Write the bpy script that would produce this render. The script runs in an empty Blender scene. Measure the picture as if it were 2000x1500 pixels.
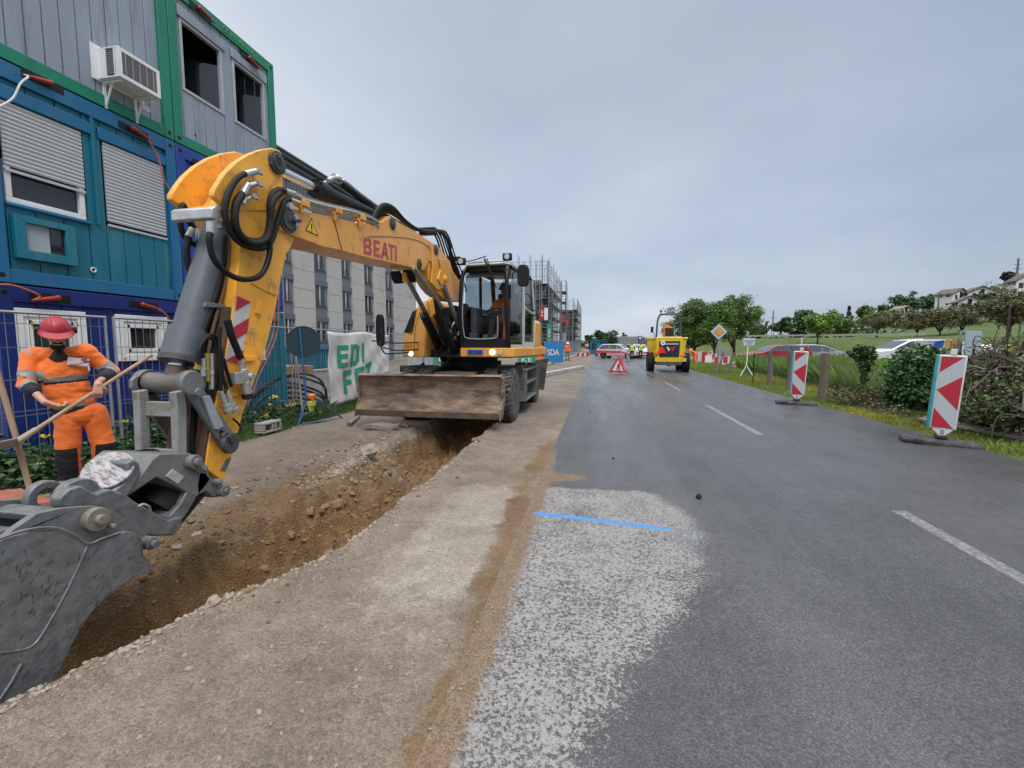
import bpy, bmesh, math, random
import numpy as np
from mathutils import Vector as V, Matrix as M, Euler
random.seed(7); RNG=np.random.default_rng(7)
sc=bpy.context.scene; COL=sc.collection; R=math.radians; PI=math.pi
# ------------------------------------------------------------ camera
FPX=870.; HC=1.5; TH=math.atan((750-675)/FPX); PS=math.atan((1169-1000)/FPX*math.cos(TH))
cd=bpy.data.cameras.new('camera'); cam=bpy.data.objects.new('camera',cd); COL.objects.link(cam)
cam.location=(0,0,HC); cam.rotation_euler=(PI/2-TH,0,PS); cd.sensor_width=36; cd.lens=FPX*36/2000
cd.clip_end=6000; cd.clip_start=.05; sc.camera=cam
# ------------------------------------------------------------ world: overcast sky
w=bpy.data.worlds.new('World'); sc.world=w; w.use_nodes=True; nt=w.node_tree; nt.nodes.clear()
N=lambda t,**k:(lambda n:[setattr(n,a,b) for a,b in k.items()] and n or n)(nt.nodes.new(t))
out=N('ShaderNodeOutputWorld'); bg=N('ShaderNodeBackground'); sky=N('ShaderNodeTexSky',sky_type='NISHITA')
sky.sun_disc=False; SE,SR=R(55),R(150); sky.sun_elevation=SE; sky.sun_rotation=SR
tc=N('ShaderNodeTexCoord'); sx=N('ShaderNodeSeparateXYZ'); nt.links.new(tc.outputs['Generated'],sx.inputs[0])
def mth(op,a,b=None,c=None):
    n=N('ShaderNodeMath',operation=op)
    for i,x in enumerate((a,b,c)):
        if x is None: continue
        if isinstance(x,(int,float)): n.inputs[i].default_value=x
        else: nt.links.new(x,n.inputs[i])
    return n.outputs[0]
zz=mth('ADD',mth('MAXIMUM',sx.outputs[2],0.0),.22)
cx=N('ShaderNodeCombineXYZ'); nt.links.new(mth('DIVIDE',sx.outputs[0],zz),cx.inputs[0]); nt.links.new(mth('DIVIDE',sx.outputs[1],zz),cx.inputs[1])
nz=N('ShaderNodeTexNoise'); nz.inputs['Scale'].default_value=.42; nz.inputs['Detail'].default_value=5; nz.inputs['Roughness'].default_value=.5; nt.links.new(cx.outputs[0],nz.inputs['Vector'])
rp=N('ShaderNodeValToRGB'); lx=mth('MULTIPLY_ADD',sx.outputs[0],-.24,-.01); nt.links.new(mth('ADD',nz.outputs['Fac'],lx),rp.inputs[0])
rp.color_ramp.elements[0].position=.33; rp.color_ramp.elements[0].color=(.36,.425,.52,1)
rp.color_ramp.elements[1].position=.66; rp.color_ramp.elements[1].color=(.68,.725,.79,1)
e=rp.color_ramp.elements.new(.5); e.color=(.485,.56,.665,1)
gz=N('ShaderNodeMapRange'); nt.links.new(sx.outputs[2],gz.inputs[0])
gz.inputs[1].default_value=.62; gz.inputs[2].default_value=.92; gz.inputs[3].default_value=1.; gz.inputs[4].default_value=4.3
mx=N('ShaderNodeMix',data_type='RGBA'); mx.inputs[0].default_value=.12
sm=N('ShaderNodeVectorMath',operation='SCALE'); nt.links.new(sky.outputs[0],sm.inputs[0]); sm.inputs['Scale'].default_value=.1
nt.links.new(rp.outputs[0],mx.inputs[6]); nt.links.new(sm.outputs[0],mx.inputs[7])
wz=N('ShaderNodeMapRange'); nt.links.new(sx.outputs[2],wz.inputs[0]); wz.inputs[1].default_value=.6; wz.inputs[2].default_value=.8
wm_=N('ShaderNodeMix',data_type='RGBA'); nt.links.new(wz.outputs[0],wm_.inputs[0]); nt.links.new(mx.outputs[2],wm_.inputs[6]); wm_.inputs[7].default_value=(.60,.585,.575,1)
nt.links.new(wm_.outputs[2],bg.inputs[0]); nt.links.new(gz.outputs[0],bg.inputs[1]); nt.links.new(bg.outputs[0],out.inputs[0])
sd=bpy.data.lights.new('sun','SUN'); so=bpy.data.objects.new('sun',sd); COL.objects.link(so)
sd.energy=1.4; sd.angle=R(25); sd.color=(1,.97,.93)
_d=V((math.sin(SR)*math.cos(SE),math.cos(SR)*math.cos(SE),math.sin(SE))); so.rotation_euler=_d.to_track_quat('Z','Y').to_euler()
sc.view_settings.view_transform='Standard'; sc.view_settings.look='None'; sc.view_settings.exposure=.2; sc.view_settings.gamma=1
# ------------------------------------------------------------ placement maths (photo pixel -> point in the place)
cf,cp=math.cos(TH),math.cos(PS); sf,sp=math.sin(TH),math.sin(PS)
FW=V((-sp*cf,cp*cf,-sf)); RT=V((cp,sp,0)); UP=RT.cross(FW); CC=V((0,0,HC))
def ray(px,py): return FW*FPX+RT*(px-1000)-UP*(py-750)
def G(px,py,z=0): r=ray(px,py); return CC+r*((z-HC)/r.z)
def PX(px,py,X): r=ray(px,py); return CC+r*(X/r.x)
def PY(px,py,Y): r=ray(px,py); return CC+r*(Y/r.y)
def PD(px,py,d): return CC+ray(px,py)*(d/FPX)
def proj(p): q=V(p)-CC; z=q.dot(FW); return (1000+FPX*q.dot(RT)/z, 750-FPX*q.dot(UP)/z, z)
# ------------------------------------------------------------ noise
def _h(i,j,s): 
    n=np.sin(i*127.1+j*311.7+s*74.7)*43758.5453; return n-np.floor(n)
def vn(x,y,s=0):
    i=np.floor(x); j=np.floor(y); u=x-i; v=y-j; u=u*u*(3-2*u); v=v*v*(3-2*v)
    return (_h(i,j,s)*(1-u)+_h(i+1,j,s)*u)*(1-v)+(_h(i,j+1,s)*(1-u)+_h(i+1,j+1,s)*u)*v
def fbm(x,y,o=4,s=0):
    a=0;t=0;k=1
    for q in range(o): a=a+vn(x*2**q+17*q,y*2**q-9*q,s+q)*k; t+=k; k*=.5
    return a/t*2-1
# ------------------------------------------------------------ materials
MT={}
def mat(name,col,rough=.6,metal=0,var=.12,sc_=4,dirt=None,damt=.3,dsc=3,bump=0,bsc=60,spec=.5,emit=None,es=1,attr=None,coat=0,stretch=None):
    if name in MT: return MT[name]
    m=bpy.data.materials.new(name); m.use_nodes=True; t=m.node_tree; L=t.links.new; b=t.nodes['Principled BSDF']
    b.inputs['Roughness'].default_value=rough; b.inputs['Metallic'].default_value=metal
    b.inputs['Specular IOR Level'].default_value=spec; b.inputs['Coat Weight'].default_value=coat
    tc=t.nodes.new('ShaderNodeTexCoord'); src=tc.outputs['Object']
    if stretch:
        mp=t.nodes.new('ShaderNodeMapping'); mp.inputs['Scale'].default_value=stretch; L(src,mp.inputs[0]); src=mp.outputs[0]
    n=t.nodes.new('ShaderNodeTexNoise'); n.inputs['Scale'].default_value=sc_; n.inputs['Detail'].default_value=6; n.inputs['Roughness'].default_value=.65; L(src,n.inputs['Vector'])
    r=t.nodes.new('ShaderNodeValToRGB'); L(n.outputs['Fac'],r.inputs[0])
    c=np.array(col[:3]); r.color_ramp.elements[0].position=.3; r.color_ramp.elements[1].position=.7
    r.color_ramp.elements[0].color=(*np.clip(c*(1-var),0,1),1); r.color_ramp.elements[1].color=(*np.clip(c*(1+var),0,1),1)
    o=r.outputs[0]
    if attr:
        a=t.nodes.new('ShaderNodeAttribute'); a.attribute_name=attr; mm=t.nodes.new('ShaderNodeMix'); mm.data_type='RGBA'; mm.blend_type='MULTIPLY'; mm.inputs[0].default_value=1
        L(o,mm.inputs[6]); L(a.outputs['Color'],mm.inputs[7]); o=mm.outputs[2]
    if dirt is not None:
        n2=t.nodes.new('ShaderNodeTexNoise'); n2.inputs['Scale'].default_value=dsc; n2.inputs['Detail'].default_value=8; n2.inputs['Roughness'].default_value=.7; L(src,n2.inputs['Vector'])
        r2=t.nodes.new('ShaderNodeMapRange'); L(n2.outputs['Fac'],r2.inputs[0]); r2.inputs[1].default_value=.62-damt*.4; r2.inputs[2].default_value=.78-damt*.3
        mm=t.nodes.new('ShaderNodeMix'); mm.data_type='RGBA'; L(r2.outputs[0],mm.inputs[0]); L(o,mm.inputs[6]); mm.inputs[7].default_value=(*dirt,1); o=mm.outputs[2]
        r3=t.nodes.new('ShaderNodeMapRange'); L(r2.outputs[0],r3.inputs[0]); r3.inputs[3].default_value=rough; r3.inputs[4].default_value=.85; L(r3.outputs[0],b.inputs['Roughness'])
    L(o,b.inputs['Base Color'])
    if bump:
        n3=t.nodes.new('ShaderNodeTexNoise'); n3.inputs['Scale'].default_value=bsc; n3.inputs['Detail'].default_value=5; L(src,n3.inputs['Vector'])
        bu=t.nodes.new('ShaderNodeBump'); bu.inputs['Strength'].default_value=bump; bu.inputs['Distance'].default_value=.02; L(n3.outputs['Fac'],bu.inputs['Height']); L(bu.outputs[0],b.inputs['Normal'])
    if emit: b.inputs['Emission Color'].default_value=(*emit,1); b.inputs['Emission Strength'].default_value=es
    MT[name]=m; return m
def glass(name,tint=(.55,.62,.62),op=.35):
    if name in MT: return MT[name]
    m=bpy.data.materials.new(name); m.use_nodes=True; t=m.node_tree; t.nodes.clear(); L=t.links.new
    o=t.nodes.new('ShaderNodeOutputMaterial'); tr=t.nodes.new('ShaderNodeBsdfTransparent'); gl=t.nodes.new('ShaderNodeBsdfGlossy'); tr.inputs[0].default_value=(*tint,1); gl.inputs['Roughness'].default_value=.03; gl.inputs[0].default_value=(.9,.95,1,1)
    fr=t.nodes.new('ShaderNodeFresnel'); fr.inputs[0].default_value=1.5; ad=t.nodes.new('ShaderNodeMath'); ad.operation='ADD'; ad.inputs[1].default_value=op*.3; L(fr.outputs[0],ad.inputs[0])
    mi=t.nodes.new('ShaderNodeMixShader'); L(ad.outputs[0],mi.inputs[0]); L(tr.outputs[0],mi.inputs[1]); L(gl.outputs[0],mi.inputs[2]); L(mi.outputs[0],o.inputs[0]); MT[name]=m; return m
# ------------------------------------------------------------ mesh builder
OFF={}
class MB:
    def __init__(s): s.v=[]; s.f=[]; s.m=[]
    def add(s,vs,fs,mi=0):
        k=len(s.v); s.v+=[tuple(x) for x in vs]; s.f+=[tuple(i+k for i in q) for q in fs]; s.m+=[mi]*len(fs); return s
    def box(s,c,d,rot=None,mi=0):
        hx,hy,hz=d[0]/2,d[1]/2,d[2]/2; vs=[V((a*hx,b*hy,e*hz)) for a in(-1,1) for b in(-1,1) for e in(-1,1)]
        if rot is not None:
            Q=rot if isinstance(rot,M) else Euler(rot).to_matrix(); vs=[Q@q for q in vs]
        c=V(c); return s.add([q+c for q in vs],[(0,1,3,2),(4,6,7,5),(0,4,5,1),(2,3,7,6),(0,2,6,4),(1,5,7,3)],mi)
    def bb(s,lo,hi,mi=0): lo=V(lo);hi=V(hi); return s.box((lo+hi)/2,hi-lo,None,mi)
    def beam(s,a,b,wd,ht,up=(0,0,1),mi=0):
        a=V(a);b=V(b); y=(b-a); l=y.length; y.normalize(); x=y.cross(V(up)); x=x.normalized() if x.length>1e-6 else V((1,0,0)); z=x.cross(y)
        return s.box((a+b)/2,(wd,l,ht),M((x,y,z)).transposed(),mi)
    def ring(s,c,ax,r,n,ref=None):
        ax=V(ax).normalized(); u=ref or (V((0,0,1)) if abs(ax.z)<.9 else V((1,0,0))); u=(u-ax*u.dot(ax)).normalized(); w=ax.cross(u)
        return [V(c)+(u*math.cos(2*PI*i/n)+w*math.sin(2*PI*i/n))*r for i in range(n)]
    def cyl(s,a,b,r,r2=None,n=12,mi=0,cap=True):
        r2=r if r2 is None else r2; a=V(a);b=V(b); ax=b-a; A=s.ring(a,ax,r,n); B=s.ring(b,ax,r2,n)
        fs=[(i,(i+1)%n,n+(i+1)%n,n+i) for i in range(n)]
        if cap: fs+=[tuple(range(n))[::-1],tuple(range(n,2*n))]
        return s.add(A+B,fs,mi)
    def lathe(s,prof,c,ax,n=20,mi=0):
        c=V(c); ax=V(ax).normalized(); vs=[]; fs=[]
        for r,h in prof: vs+=s.ring(c+ax*h,ax,max(r,1e-4),n)
        k=len(prof)
        for j in range(k-1): fs+=[(j*n+i,j*n+(i+1)%n,(j+1)*n+(i+1)%n,(j+1)*n+i) for i in range(n)]
        fs+=[tuple(range(n))[::-1],tuple(range((k-1)*n,k*n))]
        return s.add(vs,fs,mi)
    def tube(s,pts,r,n=8,mi=0,sm=True,closed=False):
        P=[V(p) for p in pts]
        if sm and len(P)>2:
            Q=[]; 
            for i in range(len(P)-1):
                p0=P[max(i-1,0)];p1=P[i];p2=P[i+1];p3=P[min(i+2,len(P)-1)]
                for t in np.linspace(0,1,6)[:-1]: Q.append(.5*((2*p1)+(p2-p0)*t+(2*p0-5*p1+4*p2-p3)*t*t+(3*p1-p0-3*p2+p3)*t**3))
            P=Q+[P[-1]]
        T=[(P[min(i+1,len(P)-1)]-P[max(i-1,0)]).normalized() for i in range(len(P))]
        u=V((0,0,1)) if abs(T[0].z)<.9 else V((1,0,0)); vs=[]
        for i,p in enumerate(P):
            u=(u-T[i]*u.dot(T[i])).normalized(); w_=T[i].cross(u); rr=r[min(i*len(r)//len(P),len(r)-1)] if isinstance(r,(list,tuple)) else r
            vs+=[p+(u*math.cos(2*PI*k/n)+w_*math.sin(2*PI*k/n))*rr for k in range(n)]
        m_=len(P); fs=[(j*n+i,j*n+(i+1)%n,(j+1)*n+(i+1)%n,(j+1)*n+i) for j in range(m_-1) for i in range(n)]
        fs+=[tuple(range(n))[::-1],tuple(range((m_-1)*n,m_*n))]
        return s.add(vs,fs,mi)
    def prism(s,poly,vec,mi=0):
        A=[V(p) for p in poly]; B=[p+V(vec) for p in A]; n=len(A)
        return s.add(A+B,[tuple(range(n)),tuple(range(n,2*n))[::-1]]+[(i,n+i,n+(i+1)%n,(i+1)%n) for i in range(n)],mi)
    def sph(s,c,r,sc=(1,1,1),n=12,mi=0,rot=None):
        vs=[];fs=[];k=n//2+1;c=V(c)
        for j in range(k):
            a=PI*j/(k-1)
            for i in range(n):
                q=V((math.sin(a)*math.cos(2*PI*i/n)*sc[0],math.sin(a)*math.sin(2*PI*i/n)*sc[1],math.cos(a)*sc[2]))*r
                if rot is not None: q=rot@q
                vs.append(c+q)
        for j in range(k-1): fs+=[(j*n+i,(j+1)*n+i,(j+1)*n+(i+1)%n,j*n+(i+1)%n) for i in range(n)]
        return s.add(vs,fs,mi)
    def torus(s,c,ax,R_,r,n=24,k=8,mi=0):
        C_=s.ring(c,ax,R_,n); c=V(c); vs=[]; ax=V(ax).normalized()
        for p in C_:
            d=(p-c).normalized(); vs+=[p+(d*math.cos(2*PI*j/k)+ax*math.sin(2*PI*j/k))*r for j in range(k)]
        return s.add(vs,[(i*k+j,((i+1)%n)*k+j,((i+1)%n)*k+(j+1)%k,i*k+(j+1)%k) for i in range(n) for j in range(k)],mi)
    def text(s,txt,size,org,xd,yd,depth=.004,mi=0,bold=0,fit=None):
        cu=bpy.data.curves.new('t','FONT'); cu.body=txt; cu.size=size; cu.extrude=depth; cu.offset=bold; cu.align_x='CENTER'; cu.align_y='CENTER'; cu.resolution_u=3
        o=bpy.data.objects.new('t',cu); COL.objects.link(o); me=bpy.data.meshes.new_from_object(o.evaluated_get(bpy.context.evaluated_depsgraph_get()))
        xd=V(xd).normalized(); yd=V(yd).normalized(); zd=xd.cross(yd); org=V(org)
        if fit:
            xs=[q.co.x for q in me.vertices]; ys=[q.co.y for q in me.vertices]; ax=fit[0]/(max(xs)-min(xs)); ay=fit[1]/(max(ys)-min(ys)); mx_=(max(xs)+min(xs))/2; my_=(max(ys)+min(ys))/2
        else: ax=ay=1; mx_=my_=0
        s.add([org+xd*((q.co.x-mx_)*ax)+yd*((q.co.y-my_)*ay)+zd*q.co.z for q in me.vertices],[tuple(p.vertices) for p in me.polygons],mi)
        bpy.data.objects.remove(o); bpy.data.curves.remove(cu); bpy.data.meshes.remove(me); return s
    def build(s,name,mats,parent=None,smooth=30,bevel=0,seg=2,fix=True):
        me=bpy.data.meshes.new(name); off=OFF.get(parent.name,V()) if parent else V()
        vs=[(a[0]-off.x,a[1]-off.y,a[2]-off.z) for a in s.v] if off.length else s.v
        me.from_pydata(vs,[],s.f); mats=mats if isinstance(mats,(list,tuple)) else [mats]
        for x in mats: me.materials.append(x)
        if len(mats)>1: me.polygons.foreach_set('material_index',s.m)
        if fix:
            b=bmesh.new(); b.from_mesh(me); bmesh.ops.recalc_face_normals(b,faces=b.faces); b.to_mesh(me); b.free()
        o=bpy.data.objects.new(name,me); COL.objects.link(o)
        if parent: o.parent=parent; OFF[o.name]=off
        if smooth: me.shade_smooth(); me.set_sharp_from_angle(angle=R(smooth))
        if bevel:
            md=o.modifiers.new('b','BEVEL'); md.width=bevel; md.segments=seg; md.limit_method='ANGLE'; md.angle_limit=R(35); md.harden_normals=False
        return o
def tag(o,label=None,cat=None,group=None,kind=None):
    if label: o['label']=label
    if cat: o['category']=cat
    if group: o['group']=group
    if kind: o['kind']=kind
    return o
def thing(name,label,cat,loc=(0,0,0),group=None,world=False,rotz=0):
    o=bpy.data.objects.new(name,None); COL.objects.link(o); o.location=loc; o.rotation_euler=(0,0,rotz); o.empty_display_size=.2
    if world: OFF[o.name]=V(loc)
    return tag(o,label,cat,group)
def dup(o,loc=None,rotz=None,label=None,scale=None,parent=None):
    c=o.copy(); COL.objects.link(c)
    if parent: c.parent=parent
    if loc is not None: c.location=loc
    if rotz is not None: c.rotation_euler=(c.rotation_euler[0],c.rotation_euler[1],rotz)
    if scale is not None: c.scale=scale if hasattr(scale,'__len__') else (scale,)*3
    if label: c['label']=label
    for ch in [q for q in bpy.data.objects if q.parent==o]: dup(ch,parent=c)
    return c
def fastmesh(name,verts,faces4,mats,attr=None,parent=None,smooth=False):
    """verts (n,3) float, faces4 (m,k) int"""
    me=bpy.data.meshes.new(name); n=len(verts); m_,k=faces4.shape
    me.vertices.add(n); me.vertices.foreach_set('co',np.asarray(verts,np.float32).ravel())
    me.loops.add(m_*k); me.loops.foreach_set('vertex_index',faces4.astype(np.int32).ravel())
    me.polygons.add(m_); me.polygons.foreach_set('loop_start',np.arange(0,m_*k,k,dtype=np.int32)); me.polygons.foreach_set('loop_total',np.full(m_,k,np.int32))
    me.update(); me.validate()
    for x in (mats if isinstance(mats,(list,tuple)) else [mats]): me.materials.append(x)
    if attr is not None:
        for nm,a in attr.items():
            if a.ndim==1: a=np.stack([a,a,a],1)
            c4=np.concatenate([a,np.ones((len(a),1))],1).astype(np.float32)
            at=me.color_attributes.new(nm,'FLOAT_COLOR','POINT'); at.data.foreach_set('color',c4.ravel())
    if smooth: me.shade_smooth()
    o=bpy.data.objects.new(name,me); COL.objects.link(o)
    if parent: o.parent=parent; OFF[o.name]=OFF.get(parent.name,V())
    return o
STEEL=(.32,.33,.34)
def m_black(): return mat('black_paint',(.007,.007,.008),.5,var=.3,spec=.35,dirt=(.045,.04,.035),damt=.22,dsc=6)
def m_rub(): return mat('rubber',(.013,.013,.014),.75,var=.3,spec=.3)
def m_white(): return mat('white_plastic',(.75,.76,.77),.45,var=.04)
def m_chrome(): return mat('chrome',(.75,.76,.78),.18,1,var=.05)
# ------------------------------------------------------------ ground, road, trench
def grid(xs,ys,zf,name,mt,attrf=None,smooth=True):
    Xg,Yg=np.meshgrid(xs,ys); Z=zf(Xg,Yg); nv=np.stack([Xg.ravel(),Yg.ravel(),Z.ravel()],1); nx=len(xs)
    a=(np.arange(len(ys)-1)[:,None]*nx+np.arange(nx-1)[None,:]).ravel(); F=np.stack([a,a+1,a+1+nx,a+nx],1)
    return fastmesh(name,nv,F,mt,attrf(Xg.ravel(),Yg.ravel(),Z.ravel()) if attrf else None,smooth=smooth)
def sstep(a,b,x): t=np.clip((x-a)/(b-a),0,1); return t*t*(3-2*t)
def groundmat(name,layers,base,bump=.5,bsc=50,rough=.9,fine=180,spk=.35,spkcol=None):
    """base colour + attribute-masked layers [(attr,color,noise scale)], fine grain"""
    m=bpy.data.materials.new(name); m.use_nodes=True; t=m.node_tree; L=t.links.new; b=t.nodes['Principled BSDF']; tc=t.nodes.new('ShaderNodeTexCoord'); S=tc.outputs['Object']
    def noise(s,d=6,r=.65):
        n=t.nodes.new('ShaderNodeTexNoise'); n.inputs['Scale'].default_value=s; n.inputs['Detail'].default_value=d; n.inputs['Roughness'].default_value=r; L(S,n.inputs['Vector']); return n.outputs['Fac']
    def ramp(f,a,b_,c1,c2):
        r=t.nodes.new('ShaderNodeValToRGB'); L(f,r.inputs[0]); r.color_ramp.elements[0].position=a; r.color_ramp.elements[1].position=b_; r.color_ramp.elements[0].color=(*c1,1); r.color_ramp.elements[1].color=(*c2,1); return r.outputs[0]
    def mixc(f,a,b_,mode='MIX'):
        n=t.nodes.new('ShaderNodeMix'); n.data_type='RGBA'; n.blend_type=mode
        for i,x in ((0,f),(6,a),(7,b_)):
            if isinstance(x,(int,float)): n.inputs[i].default_value=x
            elif isinstance(x,tuple): n.inputs[i].default_value=(*x,1)
            else: L(x,n.inputs[i])
        return n.outputs[2]
    c=np.array(base); o=ramp(noise(.9),.35,.65,tuple(c*.82),tuple(np.clip(c*1.15,0,1))); o=mixc(1.,o,ramp(noise(3.2,9,.8),.34,.66,(.70,.70,.73),(1.22,1.2,1.18)),'MULTIPLY')
    for at,col,ns in layers:
        a=t.nodes.new('ShaderNodeAttribute'); a.attribute_name=at
        s_=t.nodes.new('ShaderNodeSeparateColor'); L(a.outputs['Color'],s_.inputs[0])
        md=t.nodes.new('ShaderNodeMath'); md.operation='ADD'; nn=t.nodes.new('ShaderNodeMath'); nn.operation='MULTIPLY_ADD'; nn.inputs[1].default_value=1.4; nn.inputs[2].default_value=-.7; L(noise(ns,8,.75),nn.inputs[0])
        L(s_.outputs[0],md.inputs[0]); L(nn.outputs[0],md.inputs[1])
        r=t.nodes.new('ShaderNodeMapRange'); L(md.outputs[0],r.inputs[0]); r.inputs[1].default_value=.38; r.inputs[2].default_value=.62
        cc=np.array(col); o=mixc(r.outputs[0],o,ramp(noise(ns*.35),.3,.7,tuple(cc*.72),tuple(np.clip(cc*1.25,0,1))))
    g=noise(fine,3,.6); o=mixc(1.,o,ramp(g,.3,.7,(1-spk,)*3,(1+spk*.6,)*3),'MULTIPLY')
    vo=t.nodes.new('ShaderNodeTexVoronoi'); vo.inputs['Scale'].default_value=bsc*1.3; L(S,vo.inputs['Vector']); sc3=t.nodes.new('ShaderNodeSeparateColor'); L(vo.outputs['Color'],sc3.inputs[0])
    o=mixc(1.,o,ramp(sc3.outputs[0],0,1,(.80,.80,.80),(1.18,1.17,1.15)),'MULTIPLY')
    L(o,b.inputs['Base Color']); b.inputs['Roughness'].default_value=rough; b.inputs['Specular IOR Level'].default_value=.35
    ad=t.nodes.new('ShaderNodeMath'); ad.operation='SUBTRACT'; L(noise(bsc),ad.inputs[0]); 
    mu=t.nodes.new('ShaderNodeMath'); mu.operation='MULTIPLY'; mu.inputs[1].default_value=.8; L(vo.outputs['Distance'],mu.inputs[0]); L(mu.outputs[0],ad.inputs[1])
    bu=t.nodes.new('ShaderNodeBump'); bu.inputs['Strength'].default_value=bump; bu.inputs['Distance'].default_value=.02; L(ad.outputs[0],bu.inputs['Height']); L(bu.outputs[0],b.inputs['Normal'])
    return m
XR=lambda Y: np.interp(Y,[.4,1.29,1.6,1.87,2.19,2.46,2.74,3.1,3.5,4.1,4.8,5.3,6.4,7.9,10],[-2.6,-2.41,-2.31,-2.23,-2.14,-1.98,-1.87,-1.83,-1.83,-1.87,-1.83,-1.84,-1.88,-1.93,-2.0])
def trench_depth(X,Y):
    xr=XR(Y)+.035*fbm(X*3,Y*6,3,1)+.05*fbm(Y*2.2,Y*0+3,4,2)
    d=xr-X                                    # metres left of the right-hand edge
    wall=sstep(0,.10,d+.03*fbm(X*9,Y*9,2,3))
    base=np.interp(Y,[0,2,3.2,4.0,5.0,5.8,6.6,8,9.2,9.8],[.70,.70,.60,.44,.33,.40,.56,.58,.33,0])
    e=d+.10*fbm(X*2.5,Y*2.5,4,6)
    wl=1.06+.12*fbm(Y*1.3,X*0,3,5)
    inner=1-sstep(wl-.12,wl+.34,e)                # steep dug face
    shelf=.13*(1-sstep(wl+.35,wl+1.0,e))*(1-sstep(6.2,8,Y))*np.interp(Y,[0,2,5,6.5],[1.25,1.25,.8,.4])
    z=-(wall*np.maximum(inner*base,shelf))
    inside=np.clip(-z*5,0,1); ins2=np.clip((base*inner*wall)*4,0,1)
    clod=np.abs(fbm(X*6,Y*6,5,12)); z=z+inside*(.07*fbm(X*3.2,Y*3.2,4,11)+.075*(clod-.25))+ins2*(.24*(clod-.25)+.05*fbm(X*14,Y*14,3,15))
    for (a,b_,h,s) in ((-2.75,4.35,.16,.28),(-2.5,5.0,.22,.3),(-2.9,5.5,.16,.26),(-2.3,3.7,.12,.22),(-3.1,4.7,.10,.2),(-2.35,5.9,.12,.25)):
        z=z+h*np.exp(-((X-a)**2+(Y-b_)**2)/(2*s*s*.6))*wall*np.maximum(inner,.4)*(1+1.0*fbm(X*8,Y*8,4,14))
    return z,np.clip(inside,0,1)
def left_z(X,Y):
    z,i=trench_depth(X,Y)
    z=z+(.012*fbm(X*5,Y*5,4,20)+.006*fbm(X*22,Y*22,2,21))*sstep(-.62,-1.0,X)
    lip=.03*np.exp(-((X-XR(Y)-.08)/.09)**2)*(1-sstep(7.5,8.5,Y))*(1+fbm(X*9,Y*9,2,22)); z=z+lip*(1-i)
    z=z-.12*sstep(-5.2,-6.4,X)
    return z-.03*sstep(-.55,-.2,X)
def left_attr(X,Y,Z):
    _,i=trench_depth(X,Y)
    bank=sstep(-4.15,-3.5,X)*(1-sstep(5.2,7.0,Y))*sstep(-2.2,-2.6,X)
    soil=np.clip(i*1.5,0,1); 
    deep=np.clip((-Z-.12)*4,0,1)
    pale=sstep(-1.75,-1.2,X)*sstep(-.66,-.82,X)*sstep(4.9,4.3,Y)*(.25+.55*sstep(1.6,3.0,Y))          # pale scraped concrete-like band
    brown=np.clip(1-np.abs((X-np.interp(Y,[1,2,3,4.4,5.5,8],[-.60,-.62,-.64,-.76,-.72,-.7]))/np.interp(Y,[1,3,4.4,6],[.24,.26,.34,.3])),0,1)*1.0*sstep(9.5,6,Y)*(.72+.5*fbm(X*4,Y*2.2,4,77))
    veg=sstep(-5.5,-6.0,X)*sstep(19,15,Y)*sstep(-8.5,-7.5,X)
    far=np.maximum(sstep(9,11,Y),sstep(-6.6,-7.5,X))
    return {'soil':np.clip(sstep(.04,.18,-Z)*.85+bank*.40,0,1),'deep':deep*.75,'pale':pale,'brown':np.clip(brown,0,1),'veg':veg,'far':far}
xs=np.concatenate([np.arange(-60,-12,4),np.arange(-12,-6,.3),np.arange(-6,-4.2,.08),np.arange(-4.2,-.44,.022)]); ys=np.concatenate([np.arange(-6,.6,.5),np.arange(.6,4.5,.022),np.arange(4.5,9.8,.04),np.arange(9.8,20,.3),np.arange(20,220,6)])
gm=groundmat('gravel_ground',[('pale',(.34,.30,.26),7),('brown',(.20,.135,.078),5),('soil',(.225,.147,.080),4),('deep',(.235,.138,.062),3),('veg',(.07,.09,.035),5),('far',(.20,.175,.145),2)],(.255,.212,.172),bump=.8,bsc=55,fine=170,spk=.5)
gl=grid(xs,ys,left_z,'gravel_shoulder',gm,left_attr); tag(gl,'beige gravel shoulder with the dug brown trench beside the road',kind='structure')
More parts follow.
